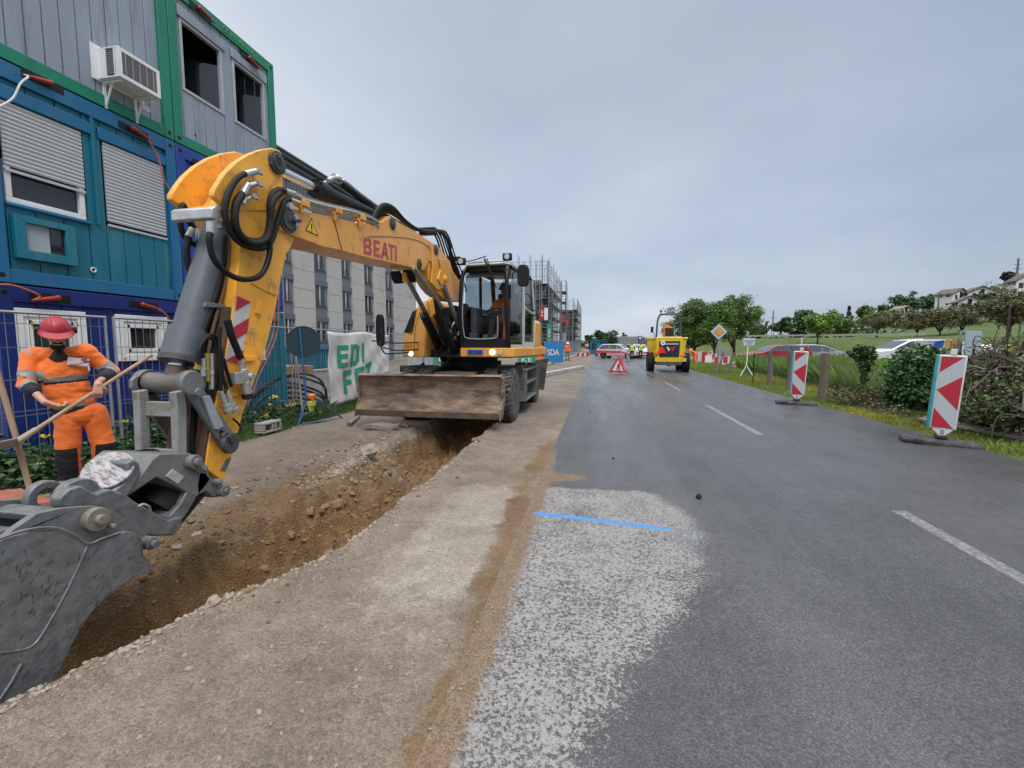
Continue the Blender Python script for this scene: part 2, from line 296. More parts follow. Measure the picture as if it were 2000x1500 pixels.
# --- asphalt road
def roadmat():
    m=bpy.data.materials.new('asphalt'); m.use_nodes=True; t=m.node_tree; L=t.links.new; b=t.nodes['Principled BSDF']; tc=t.nodes.new('ShaderNodeTexCoord'); S=tc.outputs['Object']
    def noise(s,d=6,r=.65,src=S):
        n=t.nodes.new('ShaderNodeTexNoise'); n.inputs['Scale'].default_value=s; n.inputs['Detail'].default_value=d; n.inputs['Roughness'].default_value=r; L(src,n.inputs['Vector']); return n.outputs['Fac']
    def ramp(f,st):
        r=t.nodes.new('ShaderNodeValToRGB'); L(f,r.inputs[0]); E=r.color_ramp.elements
        for i,(p,c) in enumerate(st):
            e=E[i] if i<2 else E.new(p); e.position=p; e.color=(*c,1) if isinstance(c,tuple) else (c,c,c,1)
        return r.outputs[0]
    def mixc(f,a,b_,mode='MIX'):
        n=t.nodes.new('ShaderNodeMix'); n.data_type='RGBA'; n.blend_type=mode
        for i,x in ((0,f),(6,a),(7,b_)):
            if isinstance(x,(int,float)): n.inputs[i].default_value=x
            elif isinstance(x,tuple): n.inputs[i].default_value=(*x,1)
            else: L(x,n.inputs[i])
        return n.outputs[2]
    def mp(f,a,b_,c=0,d=1):
        r=t.nodes.new('ShaderNodeMapRange'); L(f,r.inputs[0])
        for i,x in enumerate((a,b_,c,d)): r.inputs[i+1].default_value=x
        return r.outputs[0]
    def ma(op,a,b_):
        n=t.nodes.new('ShaderNodeMath'); n.operation=op
        for i,x in ((0,a),(1,b_)):
            if isinstance(x,(int,float)): n.inputs[i].default_value=x
            else: L(x,n.inputs[i])
        return n.outputs[0]
    def at(nm):
        a=t.nodes.new('ShaderNodeAttribute'); a.attribute_name=nm; s_=t.nodes.new('ShaderNodeSeparateColor'); L(a.outputs['Color'],s_.inputs[0]); return s_.outputs[0]
    mpn=t.nodes.new('ShaderNodeMapping'); mpn.inputs['Scale'].default_value=(1.6,.16,1); L(S,mpn.inputs[0])
    streak=noise(.9,6,.6,mpn.outputs[0])
    o=ramp(streak,[(.3,(.047,.048,.053)),(.7,(.086,.087,.092))])
    o=mixc(1.,o,ramp(noise(95,4,.85),[(.36,.35),(.52,1.0),(.66,2.1)]),'MULTIPLY'); o=mixc(1.,o,ramp(noise(22,5,.8),[(.35,.78),(.65,1.22)]),'MULTIPLY')
    o=mixc(1.,o,ramp(noise(1.3,5,.6),[(.35,.86),(.65,1.12)]),'MULTIPLY')
    # planed patch: pale mortar film broken up by dark stones
    vor=t.nodes.new('ShaderNodeTexVoronoi'); vor.inputs['Scale'].default_value=32; wob=t.nodes.new('ShaderNodeVectorMath'); wob.operation='MULTIPLY_ADD'
    nv=t.nodes.new('ShaderNodeTexNoise'); nv.inputs['Scale'].default_value=25; L(S,nv.inputs['Vector']); L(nv.outputs['Color'],wob.inputs[0]); wob.inputs[1].default_value=(.045,.045,.045); L(S,wob.inputs[2]); L(wob.outputs[0],vor.inputs['Vector'])
    big=noise(2.2,6,.7); fine=noise(36,7,.8)
    pm=at('patch'); f2=noise(58,4,.8)
    v1=ma('ADD',f2,ma('ADD',ma('MULTIPLY',ma('SUBTRACT',pm,1.0),.34),ma('MULTIPLY',ma('SUBTRACT',big,.5),.30)))
    st=mp(vor.outputs['Distance'],.20,.38); v2=ma('MULTIPLY',mp(v1,.435,.50),st)
    v2=ma('MULTIPLY',v2,mp(pm,.0,.08,0,.88))
    o=mixc(v2,o,ramp(noise(60,4,.7),[(.3,(.235,.229,.222)),(.7,(.335,.326,.315))]))
    dm=mp(ma('ADD',at('dirt'),ma('MULTIPLY',ma('SUBTRACT',noise(9,9,.85),.5),2.0)),.35,.75,0,.92)
    o=mixc(dm,o,mixc(1.,ramp(noise(14,6,.8),[(.3,(.115,.075,.043)),(.7,(.20,.14,.088))]),ramp(noise(110,3,.8),[(.36,.45),(.64,1.6)]),'MULTIPLY'))
    bm=mp(ma('ADD',at('blue'),ma('MULTIPLY',ma('SUBTRACT',noise(45,6,.9),.5),2.2)),.42,.7); o=mixc(bm,o,(.05,.22,.52))
    wm=mp(ma('ADD',at('line'),ma('MULTIPLY',ma('SUBTRACT',noise(42,7,.9),.5),3.2)),.80,1.3,0,.8); o=mixc(wm,o,(.40,.40,.40))
    L(o,b.inputs['Base Color'])
    wet=mp(noise(.45,5,.6,mpn.outputs[0]),.40,.60); rr=mp(wet,0,1,.42,.18); dry=ma('MAXIMUM',v2,dm); r2=t.nodes.new('ShaderNodeMix'); L(dry,r2.inputs[0]); L(rr,r2.inputs[2]); r2.inputs[3].default_value=.85; L(r2.outputs[0],b.inputs['Roughness'])
    b.inputs['Specular IOR Level'].default_value=.6
    bu=t.nodes.new('ShaderNodeBump'); bu.inputs['Strength'].default_value=.45; bu.inputs['Distance'].default_value=.008; L(noise(170,3,.7),bu.inputs['Height']); L(bu.outputs[0],b.inputs['Normal'])
    return m
def road_z(X,Y): return .004+0*X+.03*np.exp(-((X-2.6)/2.0)**2)
CURV=lambda Y: np.where(Y>50,.0012*(Y-50)**2,0.)
def road_attr(X,Y,Z):
    # patch lobe outline by distance along the road
    xr=np.interp(Y,[1.0,1.52,1.7,1.94,2.13,2.54,3.05,3.62,4.15,4.61,4.75],[.10,.16,.22,.30,.42,.68,.92,1.02,.95,.78,.55])+.05*fbm(Y*5,X*0,3,34)
    xl=np.interp(Y,[.8,1.5,2.0,2.6,3.4,4.2,4.7],[-.58,-.57,-.56,-.57,-.58,-.6,-.6])
    p=np.clip((xr+.04-X)/.30,0,1)**.8*sstep(-.05,.10,X-xl)*sstep(4.72,4.55,Y+.06*fbm(X*7,Y*0,2,35))
    d=sstep(.07,-.03,X+.545+.035*fbm(Y*3,X*0,3,31))*sstep(7.2,5.4,Y)+.9*np.exp(-(((X+.32)/.28)**2+((Y-4.98)/.20)**2))
    d=d+.50*np.exp(-((X+.50)/.10)**2)*sstep(5.5,4.0,Y)
    bl=np.exp(-((Y-(3.83-.10*(X+.45)-.05*(X+.45)**2))/.042)**2)*sstep(-.60,-.5,X)*sstep(.72,.5,X)*1.1
    bl=np.maximum(bl,.8*np.exp(-((Y-3.6)/.02)**2)*sstep(.62,.7,X)*sstep(.85,.78,X)*.8)
    ln=0*X
    for a,c in ((2.2,4.45),(7.8,11.6),(15.2,19.0),(22.8,26.4),(30,33.5),(37,40.5),(44,47.5),(51,55)): ln=np.maximum(ln,sstep(.085,.055,np.abs(X-2.65-.0))*((Y>a)&(Y<c)))
    return {'patch':p,'dirt':np.clip(d,0,1),'blue':bl,'line':ln}
xs=np.concatenate([np.arange(-.62,1.2,.02),np.arange(1.2,2.5,.1),np.arange(2.5,2.82,.02),np.arange(2.9,5.5,.2),[5.45]]); ys=np.concatenate([np.arange(-4,.8,.4),np.arange(.8,5.4,.02),np.arange(5.4,12,.1),np.arange(12,60,.4),np.arange(60,260,4)])
rd=grid(xs,ys,road_z,'road',roadmat(),road_attr); tag(rd,kind='structure')
co=np.empty(len(rd.data.vertices)*3,np.float32); rd.data.vertices.foreach_get('co',co); co=co.reshape(-1,3); co[:,0]+=CURV(co[:,1]); co[:,0]+=np.where((co[:,1]>19)&(co[:,0]>5.3),.02*(co[:,1]-19),0); rd.data.vertices.foreach_set('co',co.ravel()); rd.data.update()
# --- terrain to the horizon
def hill(X,Y):
    d=np.hypot(X,Y); a=X/np.maximum(Y,1); a=np.where(Y<1,1.4,a)
    amp=np.interp(a,[.3,.343,.437,.53,.616,.70,.78,1.0,1.4],[0,.5,1.5,4,8,13,17,24,28])
    z=amp*sstep(100,205,d)*sstep(0,30,Y)
    z=z+2.9*sstep(82,94,d)*sstep(.19,.24,a)*sstep(0,30,Y)
    z=z+14*sstep(500,1500,d)*(np.interp(a,[-1,-.3,0,.15,.4],[1.2,.8,.6,1.2,1.5]))*(1+.4*fbm(a*14,a*0,3,40))
    z=z+.4*fbm(X*.05,Y*.05,3,41)*sstep(60,120,d)
    return z
def terr_z(X,Y):
    z=hill(X,Y)-.06-.25*sstep(-.3,-.9,X)*(X<0)*0
    z=np.where(X<0,z-.9*sstep(-.2,-.6,X)*(Y<215),z)      # tucked well below the shoulder and the trench
    z=np.where((X>-1)&(X<5.4)&(Y<80),-.12,z)
    v=.05*sstep(5.45,6.2,X)*(X>5.4)*(X<60)*(Y<60); return z+v+.02*fbm(X*2,Y*2,3,43)*(X>5.6)*(X<9)
def terr_attr(X,Y,Z):
    verge=sstep(5.42,5.6,X)*sstep(7.6,6.8,X)
    mud=np.exp(-((X-5.52)/.14)**2)*.9*(Y<40)
    lot=sstep(7,9,X)*sstep(30,33,Y)*sstep(52,49,Y)*.9
    tan=sstep(56,60,np.hypot(X,Y))*sstep(84,80,np.hypot(X,Y))*sstep(5,9,X)
    return {'mud':np.clip(mud+.0*verge,0,1),'straw':verge*.35,'lot':lot,'tan':tan*.8}
tm=groundmat('meadow_ground',[('straw',(.22,.2,.07),3),('mud',(.13,.09,.06),6),('lot',(.25,.23,.2),2),('tan',(.3,.21,.12),.6)],(.080,.125,.036),bump=.8,bsc=14,fine=40,spk=.4)
xs=np.concatenate([-np.geomspace(3000,70,16),np.arange(-62,-1,6),np.arange(-1,5.4,.8),np.arange(5.4,9,.09),np.arange(9,60,2.5),np.geomspace(62,3000,46)]); ys=np.concatenate([np.arange(-8,4,2),np.arange(4,30,.25),np.arange(30,80,2.5),np.geomspace(82,3000,52)])
tg=grid(xs,ys,terr_z,'ground',tm,terr_attr); tag(tg,kind='structure')
def gz_at(x,y): return float(terr_z(np.array([float(x)]),np.array([float(y)]))[0])
# --- stones
def rockmesh(mb,c,r,seed,flat=.6,mi=0):
    rg=random.Random(seed); n=8; Q=Euler((rg.uniform(-.3,.3),rg.uniform(-.3,.3),rg.uniform(0,6))).to_matrix(); k0=len(mb.v)
    mb.sph((0,0,0),1,(1,rg.uniform(.6,.9),flat),n,mi)
    for i in range(k0,len(mb.v)):
        q=V(mb.v[i]); f=.6+.75*float(vn(np.array([q.x*1.7+q.z*.9+seed*3.1]),np.array([q.y*1.8+q.z*1.7+seed]),seed)[0]); q=Q@(q*f*r); mb.v[i]=tuple(q+V(c))
st_m=mat('pale_stone',(.30,.265,.225),.9,var=.25,sc_=18,bump=.5,bsc=40,dirt=(.25,.18,.12),damt=.4,dsc=8)
def lz(x,y): return float(left_z(np.array([x]),np.array([y]))[0])
mb=MB(); k=0
for i in range(900):                       # crumbs along the right-hand lip, denser near the camera
    y=random.uniform(1.0,7.5)**1.0; x=float(XR(np.array([y]))[0])+random.gauss(.03,.045)
    rockmesh(mb,(x,y,lz(x,y)+.003),random.uniform(.005,.017)*(1.7 if i%11==0 else 1),i%40,.5)
for i in range(1300):                       # loose stones on the shoulder, banks and in the soil
    y=random.uniform(1.1,8.0); x=random.uniform(-4.6,-.75)
    rockmesh(mb,(x,y,lz(x,y)+.002),random.uniform(.004,.014),i%40)
for i in range(420):
    y=random.uniform(1.5,7.5)**1.0; x=-.62+abs(random.gauss(0,.28)); rockmesh(mb,(x,y,.012),random.uniform(.003,.009),i%40)
for i in range(700):
    y=random.gauss(5.6,.5); x=random.gauss(-3.25,.14); rockmesh(mb,(x,y,lz(x,y)+.003),random.uniform(.008,.028),i%40)
for i in range(130):
    y=random.choice((random.gauss(4.9,.6),random.uniform(2,8))); x=float(XR(np.array([y]))[0])-random.uniform(.1,1.15); rockmesh(mb,(x,y,lz(x,y)+.005),random.uniform(.02,.06),i%40,.55,1)
for i in range(2200):
    y=random.uniform(2.0,8.2); x=random.gauss(-2.6,.33) if i%6 else random.uniform(-3.7,-2.9); rockmesh(mb,(x,y,lz(x,y)+.004),random.choice((random.uniform(.005,.014),random.uniform(.008,.028))),i%40,.7,1)
rg=random.Random(31)
for i in range(110):                        # broken crust plates along the left-hand bank
    y=rg.uniform(2.6,7.2); x=rg.gauss(-3.55,.30); r=rg.uniform(.015,.05)*(1 if i%6 else 1.8); n=rg.randint(5,7); a0=rg.uniform(0,6); z=lz(x,y)-.006
    P=[(x+math.cos(a0+6.283*k/n)*r*rg.uniform(.6,1.2),y+math.sin(a0+6.283*k/n)*r*rg.uniform(.6,1.3),z+rg.uniform(-.014,.010)) for k in range(n)]; mb.prism(P,(rg.uniform(-.01,.01),0,rg.uniform(.008,.020)),0 if rg.random()<.45 else 1)
cl=mat('soil_clod',(.21,.13,.07),.95,var=.3,sc_=14,bump=.6,bsc=30)
tag(mb.build('gravel_stones',[st_m,cl],smooth=0,fix=False),'loose pale stones and brown clods strewn along the trench','gravel',kind='stuff')
rocks=[((418,1205),.055,'pale angular rock on the trench edge, nearest the bucket','rock'),((447,1192),.035,'small white rock beside the pale rock on the trench edge','rock'),
((720,890),.15,'large whitish rock on the soil heap in front of the blade','rock'),((790,885),.11,'brown rounded clod right of the whitish rock','clod'),((930,872),.075,'brown lump of soil on the trench lip near the right wheel','clod'),
((35,1368),.04,'pale rock at the trench lip under the bucket tip','rock'),((75,1350),.05,'grey pale rock just right of the bucket tip on the trench lip','rock'),((370,1328),.022,'small white stone lying on the gravel in front of the trench','stone'),((508,1418),.018,'tiny pale stone on the gravel low in the foreground','stone'),
((660,1030),.09,'brown clod of soil down in the trench, left of the pale gravel','clod'),((640,1062),.10,'big dark clod at the foot of the trench wall','clod'),((835,905),.09,'dark clod on the trench floor behind the soil heap','clod')]
for i,((px,py),r,lab,c) in enumerate(rocks):
    p=G(px,py,-.05); z=lz(p.x,p.y)
    if z<-.12: p=G(px,py,z); z=lz(p.x,p.y)
    b=MB(); rockmesh(b,(0,0,0),r,i+3,.65); o=b.build('rock' if c!='clod' else 'clod',cl if c=='clod' else st_m,smooth=0,bevel=r*.08); o.location=(p.x,p.y,z+r*.25); tag(o,lab,c,'rocks and clods round the trench')
# broken asphalt slab
b=MB(); c=G(742,838); P=[(-.33,-.10),(-.1,-.16),(.2,-.1),(.36,.02),(.2,.14),(-.05,.16),(-.3,.08)]
b.prism([(c.x+x,c.y+y,lz(c.x,c.y)-.02+.05*(i%2)) for i,(x,y) in enumerate(P)],(0.02,0,.09)); tag(b.build('asphalt_chunk',st_m,bevel=.012),'broken grey pavement slab lying by the soil in front of the left wheel','rubble')
for (px,py,s,l) in ((1198,898,.02,'small dark pebble on the wet road beyond the blue line'),(1365,973,.035,'black pebble lying on the asphalt right of the pale patch'),(1152,805,.02,'tiny dark pebble far up the wet lane')):
    b=MB(); p=G(px,py,.02); rockmesh(b,(0,0,0),s,5,.6); o=b.build('pebble',m_rub(),smooth=0); o.location=(p.x,p.y,.04); tag(o,l,'pebble','dark pebbles on the road')
# ------------------------------------------------------------ site containers
XF=-6.9; HCT=2.59
cblue=mat('blue_steel',(.010,.135,.30),.45,var=.12,stretch=(1,1,.14),dirt=(.045,.13,.20),damt=.26,dsc=5,bump=.05,bsc=8)
cteal=mat('teal_steel',(.006,.15,.225),.45,var=.14,stretch=(1,1,.12),dirt=(.05,.19,.24),damt=.28,dsc=5,bump=.06,bsc=6)
cnavy=mat('navy_steel',(.004,.022,.165),.45,var=.12,dirt=(.01,.03,.12),damt=.12,dsc=4)
croyal=mat('royal_steel',(.010,.055,.30),.45,var=.1)
cgreen=mat('green_steel',(.006,.20,.125),.5,var=.12,dirt=(.02,.14,.10),damt=.2,dsc=5)
cgrey=mat('grey_panel',(.27,.315,.385),.5,var=.08,stretch=(1,1,.12),dirt=(.19,.215,.25),damt=.28,dsc=5)
shut=mat('shutter_slat',(.48,.50,.53),.5,var=.05)
dglass=mat('dark_glass',(.018,.022,.028),.06,var=.2,spec=.8); dark=mat('dark_interior',(.012,.012,.014),.9)
pglass=mat('pale_glass',(.25,.31,.34),.12,var=.3,sc_=2)
blk=m_black(); whi=m_white()
gsteel=mat('galvanised_steel',(.30,.32,.34),.5,.6,var=.15)
redp=mat('red_plastic',(.30,.025,.02),.45,var=.15); orc=mat('orange_cable',(.5,.13,.07),.5)
def container(y0,y1,z0,frame,panel,label,holes=(),grooves=.2,depth=6.06,name='site_container'):
    """front face on X=XF; holes = list of (y0,y1,z0,z1) openings"""
    t=thing(name,label,'container',(XF,(y0+y1)/2,z0),'stacked site containers',True); z1=z0+HCT; f=.16
    b=MB()
    for y in (y0+.005,y1-.165):
        b.bb((XF-.16,y,z0),(XF,y+f,z1)); b.bb((XF-depth,y,z0),(XF-depth+.16,y+f,z1))
    for z,h in ((z0,.17),(z1-.2,.2)):
        b.bb((XF-.12,y0+f+.006,z+.002),(XF-.006,y1-f-.006,z+h)); b.bb((XF-depth+.02,y0+f+.006,z+.002),(XF-depth+.12,y1-f-.006,z+h))
        for y in (y0+.012,y1-.132): b.bb((XF-depth+.17,y,z+.004),(XF-.17,y+.12,z+h-.004))
    for y in (y0+.085,y1-.085):                         # corner casting holes
        for z in (z0+.09,z1-.09): b.cyl((XF-.01,y,z),(XF+.003,y,z),.035,n=12,mi=1)
    b.build('frame',[frame,blk],t,bevel=.012)
    ys=sorted({y0+f,y1-f}|{h[i] for h in holes for i in (0,1)}); p=MB()
    for a,c in zip(ys,ys[1:]):
        hs=sorted([(h[2],h[3]) for h in holes if h[0]<=a+1e-6 and h[1]>=c-1e-6]); z=z0+.17
        segs=[]
        for ha,hb in hs: segs.append((z,ha)); z=hb
        segs.append((z,z1-.2)); n=max(1,round((c-a)/grooves)); 
        for za,zb in segs:
            if zb-za<.02: continue
            for i in range(n):
                s_=(c-a)/n; p.bb((XF-.075,a+i*s_+.006,za),(XF-.045,a+(i+1)*s_-.006,zb))
            p.bb((XF-.085,a+.001,za),(XF-.062,c-.001,zb))
    p.build('front_panel',panel,t,bevel=.006)
    for yy in (y0+.05,y1-.05):
        n=24; s=MB()
        for i in range(n):
            x=XF-.2-i*(depth-.4)/n; s.bb((x-(depth-.4)/n+.02,yy-.02,z0+.17),(x,yy+.02+.012*(1 if i%2 else -1),z1-.2))
        s.build('side_panel',panel,t)
    s=MB(); s.bb((XF-depth+.05,y0+.14,z0+.03),(XF-.13,y1-.14,z0+.12)); s.bb((XF-depth+.05,y0+.14,z1-.1),(XF-.13,y1-.14,z1-.03)); s.bb((XF-depth+.02,y0+.17,z0+.17),(XF-depth+.07,y1-.17,z1-.2)); s.build('roof',dark,t)
    return t
def wpx(x0,x1,ymid): return PX(x0,ymid,XF).y,PX(x1,ymid,XF).y
def winframe(t,y0,y1,z0,z1,fm,fw=.07,gl=dglass,x=XF-.04,name='window',mull=True,label=None):
    b=MB(); 
    for a,c in (((y0,z0),(y1,z0+fw)),((y0,z1-fw),(y1,z1)),((y0,z0+fw+.001),(y0+fw,z1-fw-.001)),((y1-fw,z0+fw+.001),(y1,z1-fw-.001))): b.bb((x-.06,a[0],a[1]),(x+.025,c[0],c[1]))
    w_=b.build(name,fm,t,bevel=.006)
    if label: w_['label']=label
    g=MB(); g.bb((x-.04,y0+fw-.005,z0+fw-.005),(x-.025,y1-fw+.005,z1-fw+.005)); g.build('pane',gl,w_)
    return w_
def shutter(t,y0,y1,z0,z1,x=XF-.055):
    b=MB(); z=z1; h=.05
    while z-h>=z0-1e-3:
        b.prism([(x,y0,z),(x+.020,y0,z-.006),(x+.023,y0,z-h*.6),(x+.016,y0,z-h+.001),(x,y0,z-h+.001)],(0,y1-y0,0)); z-=h
    b.bb((x,y0,z0-.02),(x+.03,y1,z0+.012)); s=b.build('roller_shutter',shut,t,smooth=20); return s
ZB=PX(354,588,XF).z; YP=(PX(346,280,XF).y+PX(357,590,XF).y)/2; YR=YP+2.438; YL=YP-2.445
ZM=ZB; ZT=ZB+HCT+.02; Z0=ZB-HCT-.02
# mid-left blue office container with two roller shutters and a low serving window
a0,a1=wpx(6,168,300); b0,b1=wpx(208,326,370); zt1=PX(168,258,XF).z; zw=PX(160,372,XF).z; zwb=PX(165,428,XF).z; zt2=PX(326,325,XF).z; zs2=PX(325,468,XF).z
c0,c1=wpx(28,145,470); cz0=PX(145,520,XF).z; cz1=PX(60,425,XF).z
t=container(YL,YP-.003,ZM,cblue,cteal,'bright blue middle-row container with two grey roller shutters and a small low window',((a0,a1,zwb,zt1),(b0,b1,zs2,zt2)),.26)
shutter(t,a0+.02,a1-.02,zw,zt1-.01); shutter(t,b0+.02,b1-.02,zs2+.02,zt2-.01)
winframe(t,a0+.02,a1-.02,zwb+.0,zw+.12,whi,.065,x=XF-.075)
b=MB(); b.bb((XF-.2,a0,zwb),(XF-.13,a1,zt1)); b.build('back_panel',dark,t)
# protruding surround of the low window
b=MB(); o_=.11
for P in ([(c0,cz0),(c1,cz0),(c1-o_,cz0+o_),(c0+o_,cz0+o_)],[(c0,cz1),(c1,cz1),(c1-o_,cz1-o_*.7),(c0+o_,cz1-o_*.7)],[(c0,cz0),(c0,cz1),(c0+o_,cz1-o_*.7),(c0+o_,cz0+o_)],[(c1,cz0),(c1,cz1),(c1-o_,cz1-o_*.7),(c1-o_,cz0+o_)]):
    b.prism([(XF-.035,y,z) for y,z in P],(.07,0,0))
sb=b.build('window_surround',cteal,t,bevel=.004)
b=MB(); b.bb((XF-.035,c0+o_,cz0+o_),(XF-.012,c0+o_+(c1-c0-2*o_)*.62,cz1-o_*.7)); b.build('blind',mat('pale_blind',(.33,.40,.42),.6,var=.15,sc_=1.5),sb)
b=MB(); b.bb((XF-.033,c0+o_+(c1-c0-2*o_)*.64,cz0+o_),(XF-.014,c1-o_,cz1-o_*.7)); b.build('pane',dglass,sb)
b=MB(); q=PX(186,527,XF); b.torus((XF-.03,q.y,q.z),(1,0,0),.03,.009,mi=0); b.cyl((XF-.04,q.y,q.z),(XF-.032,q.y,q.z),.03,mi=1); b.build('vent_ring',[whi,blk],t)
for nm,lo,hi in (('shutter_box',(XF-.04,a0-.05,zt1),(XF-.012,a1+.1,zt1+.16)),('shutter_box',(XF-.04,b0-.04,zt2),(XF-.012,b1+.12,zt2+.16)),('window_sill',(XF-.04,a0,zwb-.05),(XF,a1+.02,zwb-.012))): b=MB(); b.bb(lo,hi); b.build(nm,cblue,t,bevel=.01)
b=MB(); b.bb((XF-.04,b0-.14,zs2-.02),(XF-.01,b0-.10,ZM+HCT-.2)); b.build('pipe_cover',cteal,t)
# top-left grey container with air conditioner
t=container(YL,YP-.003,ZT,cgreen,cgrey,'grey green-framed top-row container with an air conditioner on its front')
b=MB(); q=PX(297,216,XF); b.bb((XF-.044,q.y-.14,q.z-.03),(XF-.038,q.y,q.z+.03)); b.text('16-03',.05,(XF-.037,q.y-.07,q.z),(0,1,0),(0,0,1),.001,1); b.build('number_plate',[whi,blk],t)
# top-right grey container with two open windows
w0,w1=wpx(357,437,120); v0,v1=wpx(459,519,170); wz1=PX(437,98,XF).z; wz0=PX(437,222,XF).z
t=container(YP+.003,YR,ZT,cgreen,cgrey,'grey green-framed top-row container with two open dark windows',((w0,w1,wz0,wz1),(v0,v1,wz0,wz1)),.2)
b=MB(); b.bb((XF-2.2,YP+.2,ZT+.2),(XF-2.15,YR-.2,ZT+HCT-.2)); b.build('back_panel',dark,t)
for (y0,y1) in ((w0,w1),(v0,v1)):
    b=MB(); fw=.05
    for a,c in (((y0,wz0),(y1,wz0+fw)),((y0,wz1-fw),(y1,wz1)),((y0,wz0+fw),(y0+fw,wz1-fw)),((y1-fw,wz0+fw),(y1,wz1-fw))): b.bb((XF-.1,a[0],a[1]),(XF-.03,c[0],c[1]))
    w_=b.build('window_frame',mat('grey_frame',(.40,.42,.45),.4),t,bevel=.005)
    b=MB(); b.bb((XF-.04,y0-.04,wz1+.003),(XF-.008,y1+.06,wz1+.17)); b.build('shutter_box',cgrey,t,bevel=.008)
    b=MB(); b.beam((XF-.09,y1-.06,wz0+.45),(XF-.5,y1-.35,wz0+.45),.02,.8); b.build('casement',dglass,w_)
b=MB(); q=PX(465,98,XF); b.text('CONTAINEX',.13,(XF+.003,q.y+.02,ZT+HCT-.1),(0,1,0),(0,0,1),.002); b.build('lettering',mat('pale_green_ink',(.12,.38,.2),.6),t)
b=MB(); q=PX(386,264,XF); b.cyl((XF-.05,q.y,q.z),(XF-.043,q.y,q.z),.02); b.build('vent_hole',blk,t)
# mid-right royal blue container
t=container(YP+.003,YR,ZM,croyal,croyal,'royal blue container half hidden behind the digger arm in the middle row',(),.24)
b=MB(); q=PX(375,340,XF); b.cyl((XF-.045,q.y,q.z),(XF-.02,q.y,q.z),.058,n=20); b.cyl((XF-.02,q.y,q.z),(XF-.015,q.y,q.z),.042,n=20,mi=1); b.build('vent_ring',[whi,mat('brown_vent',(.3,.2,.1),.7)],t)
b=MB(); b.bb((XF-.044,YP+.3,ZM+HCT-.62),(XF-.02,YP+.75,ZM+HCT-.3)); b.build('cover_plate',croyal,t,bevel=.005)
# ground-left navy container with two white windows
n0,n1=wpx(30,172,660); m0,m1=wpx(231,330,660); nz1=PX(172,610,XF).z; nz0=PX(330,703,XF).z
t=container(YL,YP-.003,Z0,cnavy,cnavy,'dark navy container on the ground with two small white windows behind the red-helmeted worker',((n0,n1,nz0-.12,nz1),(m0,m1,nz0,nz1)),.3)
for (y0,y1,za) in ((n0,n1,nz0-.12),(m0,m1,nz0)):
    w_=winframe(t,y0,y1,za,nz1,whi,.10,x=XF-.03)
    g=MB(); 
    for a,c in (((y0+.15,za+.14),(y1-.15,za+.19)),((y0+.15,nz1-.19),(y1-.15,nz1-.14)),((y0+.14,za+.14),(y0+.19,nz1-.14)),((y1-.19,za+.14),(y1-.14,nz1-.14))): g.bb((XF-.06,a[0],a[1]),(XF-.01,c[0],c[1]))
    g.bb((XF-.065,y0+.1,za+.1),(XF-.04,y1-.1,za+.16)); 
    for a,c in (((y0+.09,za+.09),(y1-.09,za+.15)),((y0+.09,nz1-.15),(y1-.09,nz1-.09)),((y0+.09,za+.15),(y0+.15,nz1-.15)),((y1-.15,za+.15),(y1-.09,nz1-.15))): g.bb((XF-.068,a[0],a[1]),(XF-.025,c[0],c[1]))
    g.build('sash',whi,w_,bevel=.004)
t=container(YP+.003,YR,Z0,cteal,cteal,'teal container on the ground behind the yellow stick, at the right end of its row',(),.24)
b=MB(); q=PX(520,680,XF); winframe(t,q.y-.5,q.y+.0,q.z-.25,q.z+.65,whi,.05)
# farther low teal container
t=thing('site_container','low blue container far along the fence behind the round sign','container',(-9.5,14,-.5),'stacked site containers',True)
b=MB(); A=PX(556,676,-9.6); B=PX(705,690,-9.6); b.bb((-15.5,A.y,-.5),(-9.7,B.y,A.z)); b.build('wall',cteal,t)
b=MB()
for i in range(40):
    y=A.y+.06+i*(B.y-A.y-.1)/40; b.bb((-9.7,y,-.4),(-9.66,y+(B.y-A.y)/80,A.z-.15))
b.bb((-9.71,A.y,A.z-.12),(-9.62,B.y,A.z+.02)); b.bb((-9.71,A.y,-.5),(-9.62,A.y+.12,A.z-.12)); b.bb((-9.71,A.y,A.z-.95),(-9.63,B.y,A.z-.88)); b.build('rib',cteal,t,bevel=.01)
# site containers: power plugs and cables
def plug(px,py,cable,lab,blackbox=True,dirn=1):
    q=PX(px,py,XF); t=thing('power_plug',lab,'plug',(XF,q.y,q.z),'power plugs on the containers',True)
    b=MB(); b.bb((XF-.03,q.y-.22,q.z-.05),(XF-.002,q.y+.22,q.z+.055)); b.build('recess',blk,t)
    b=MB(); b.cyl((XF+.035,q.y-.05*dirn,q.z+.012),(XF+.045,q.y+.14*dirn,q.z-.03),.032,.026); b.cyl((XF+.045,q.y+.14*dirn,q.z-.03),(XF+.05,q.y+.24*dirn,q.z-.05),.02,.012); b.sph((XF+.035,q.y-.05*dirn,q.z+.012),.036); b.build('housing',redp,t)
    if cable:
        b=MB(); b.tube([(XF+.05,q.y+.23*dirn,q.z-.05)]+[(lambda w_:(w_.x,w_.y,w_.z))(PX(x,y,XF+d)) for x,y,d in cable],.011); b.build('cable',orc if cable[0][2]<.09 else mat('white_cable',(.6,.6,.58),.5),t)
plug(85,160,[(55,150,.12),(40,163,.2),(25,192,.2),(-5,210,.2)],'red plug with a pale cable above the first roller shutter',dirn=-1)
plug(262,256,[(290,272,.05),(310,310,.08),(318,345,.08),(335,375,.08),(362,402,.08),(385,408,.08)],'red plug with an orange cable hanging down beside the second roller shutter')
plug(398,325,None,'red plug at the top of the royal blue container behind the digger arm')
plug(100,583,[(78,578,.05),(50,565,.06),(20,556,.06),(-10,556,.06)],'red plug with an orange cable on the navy container above the helmet',dirn=-1)
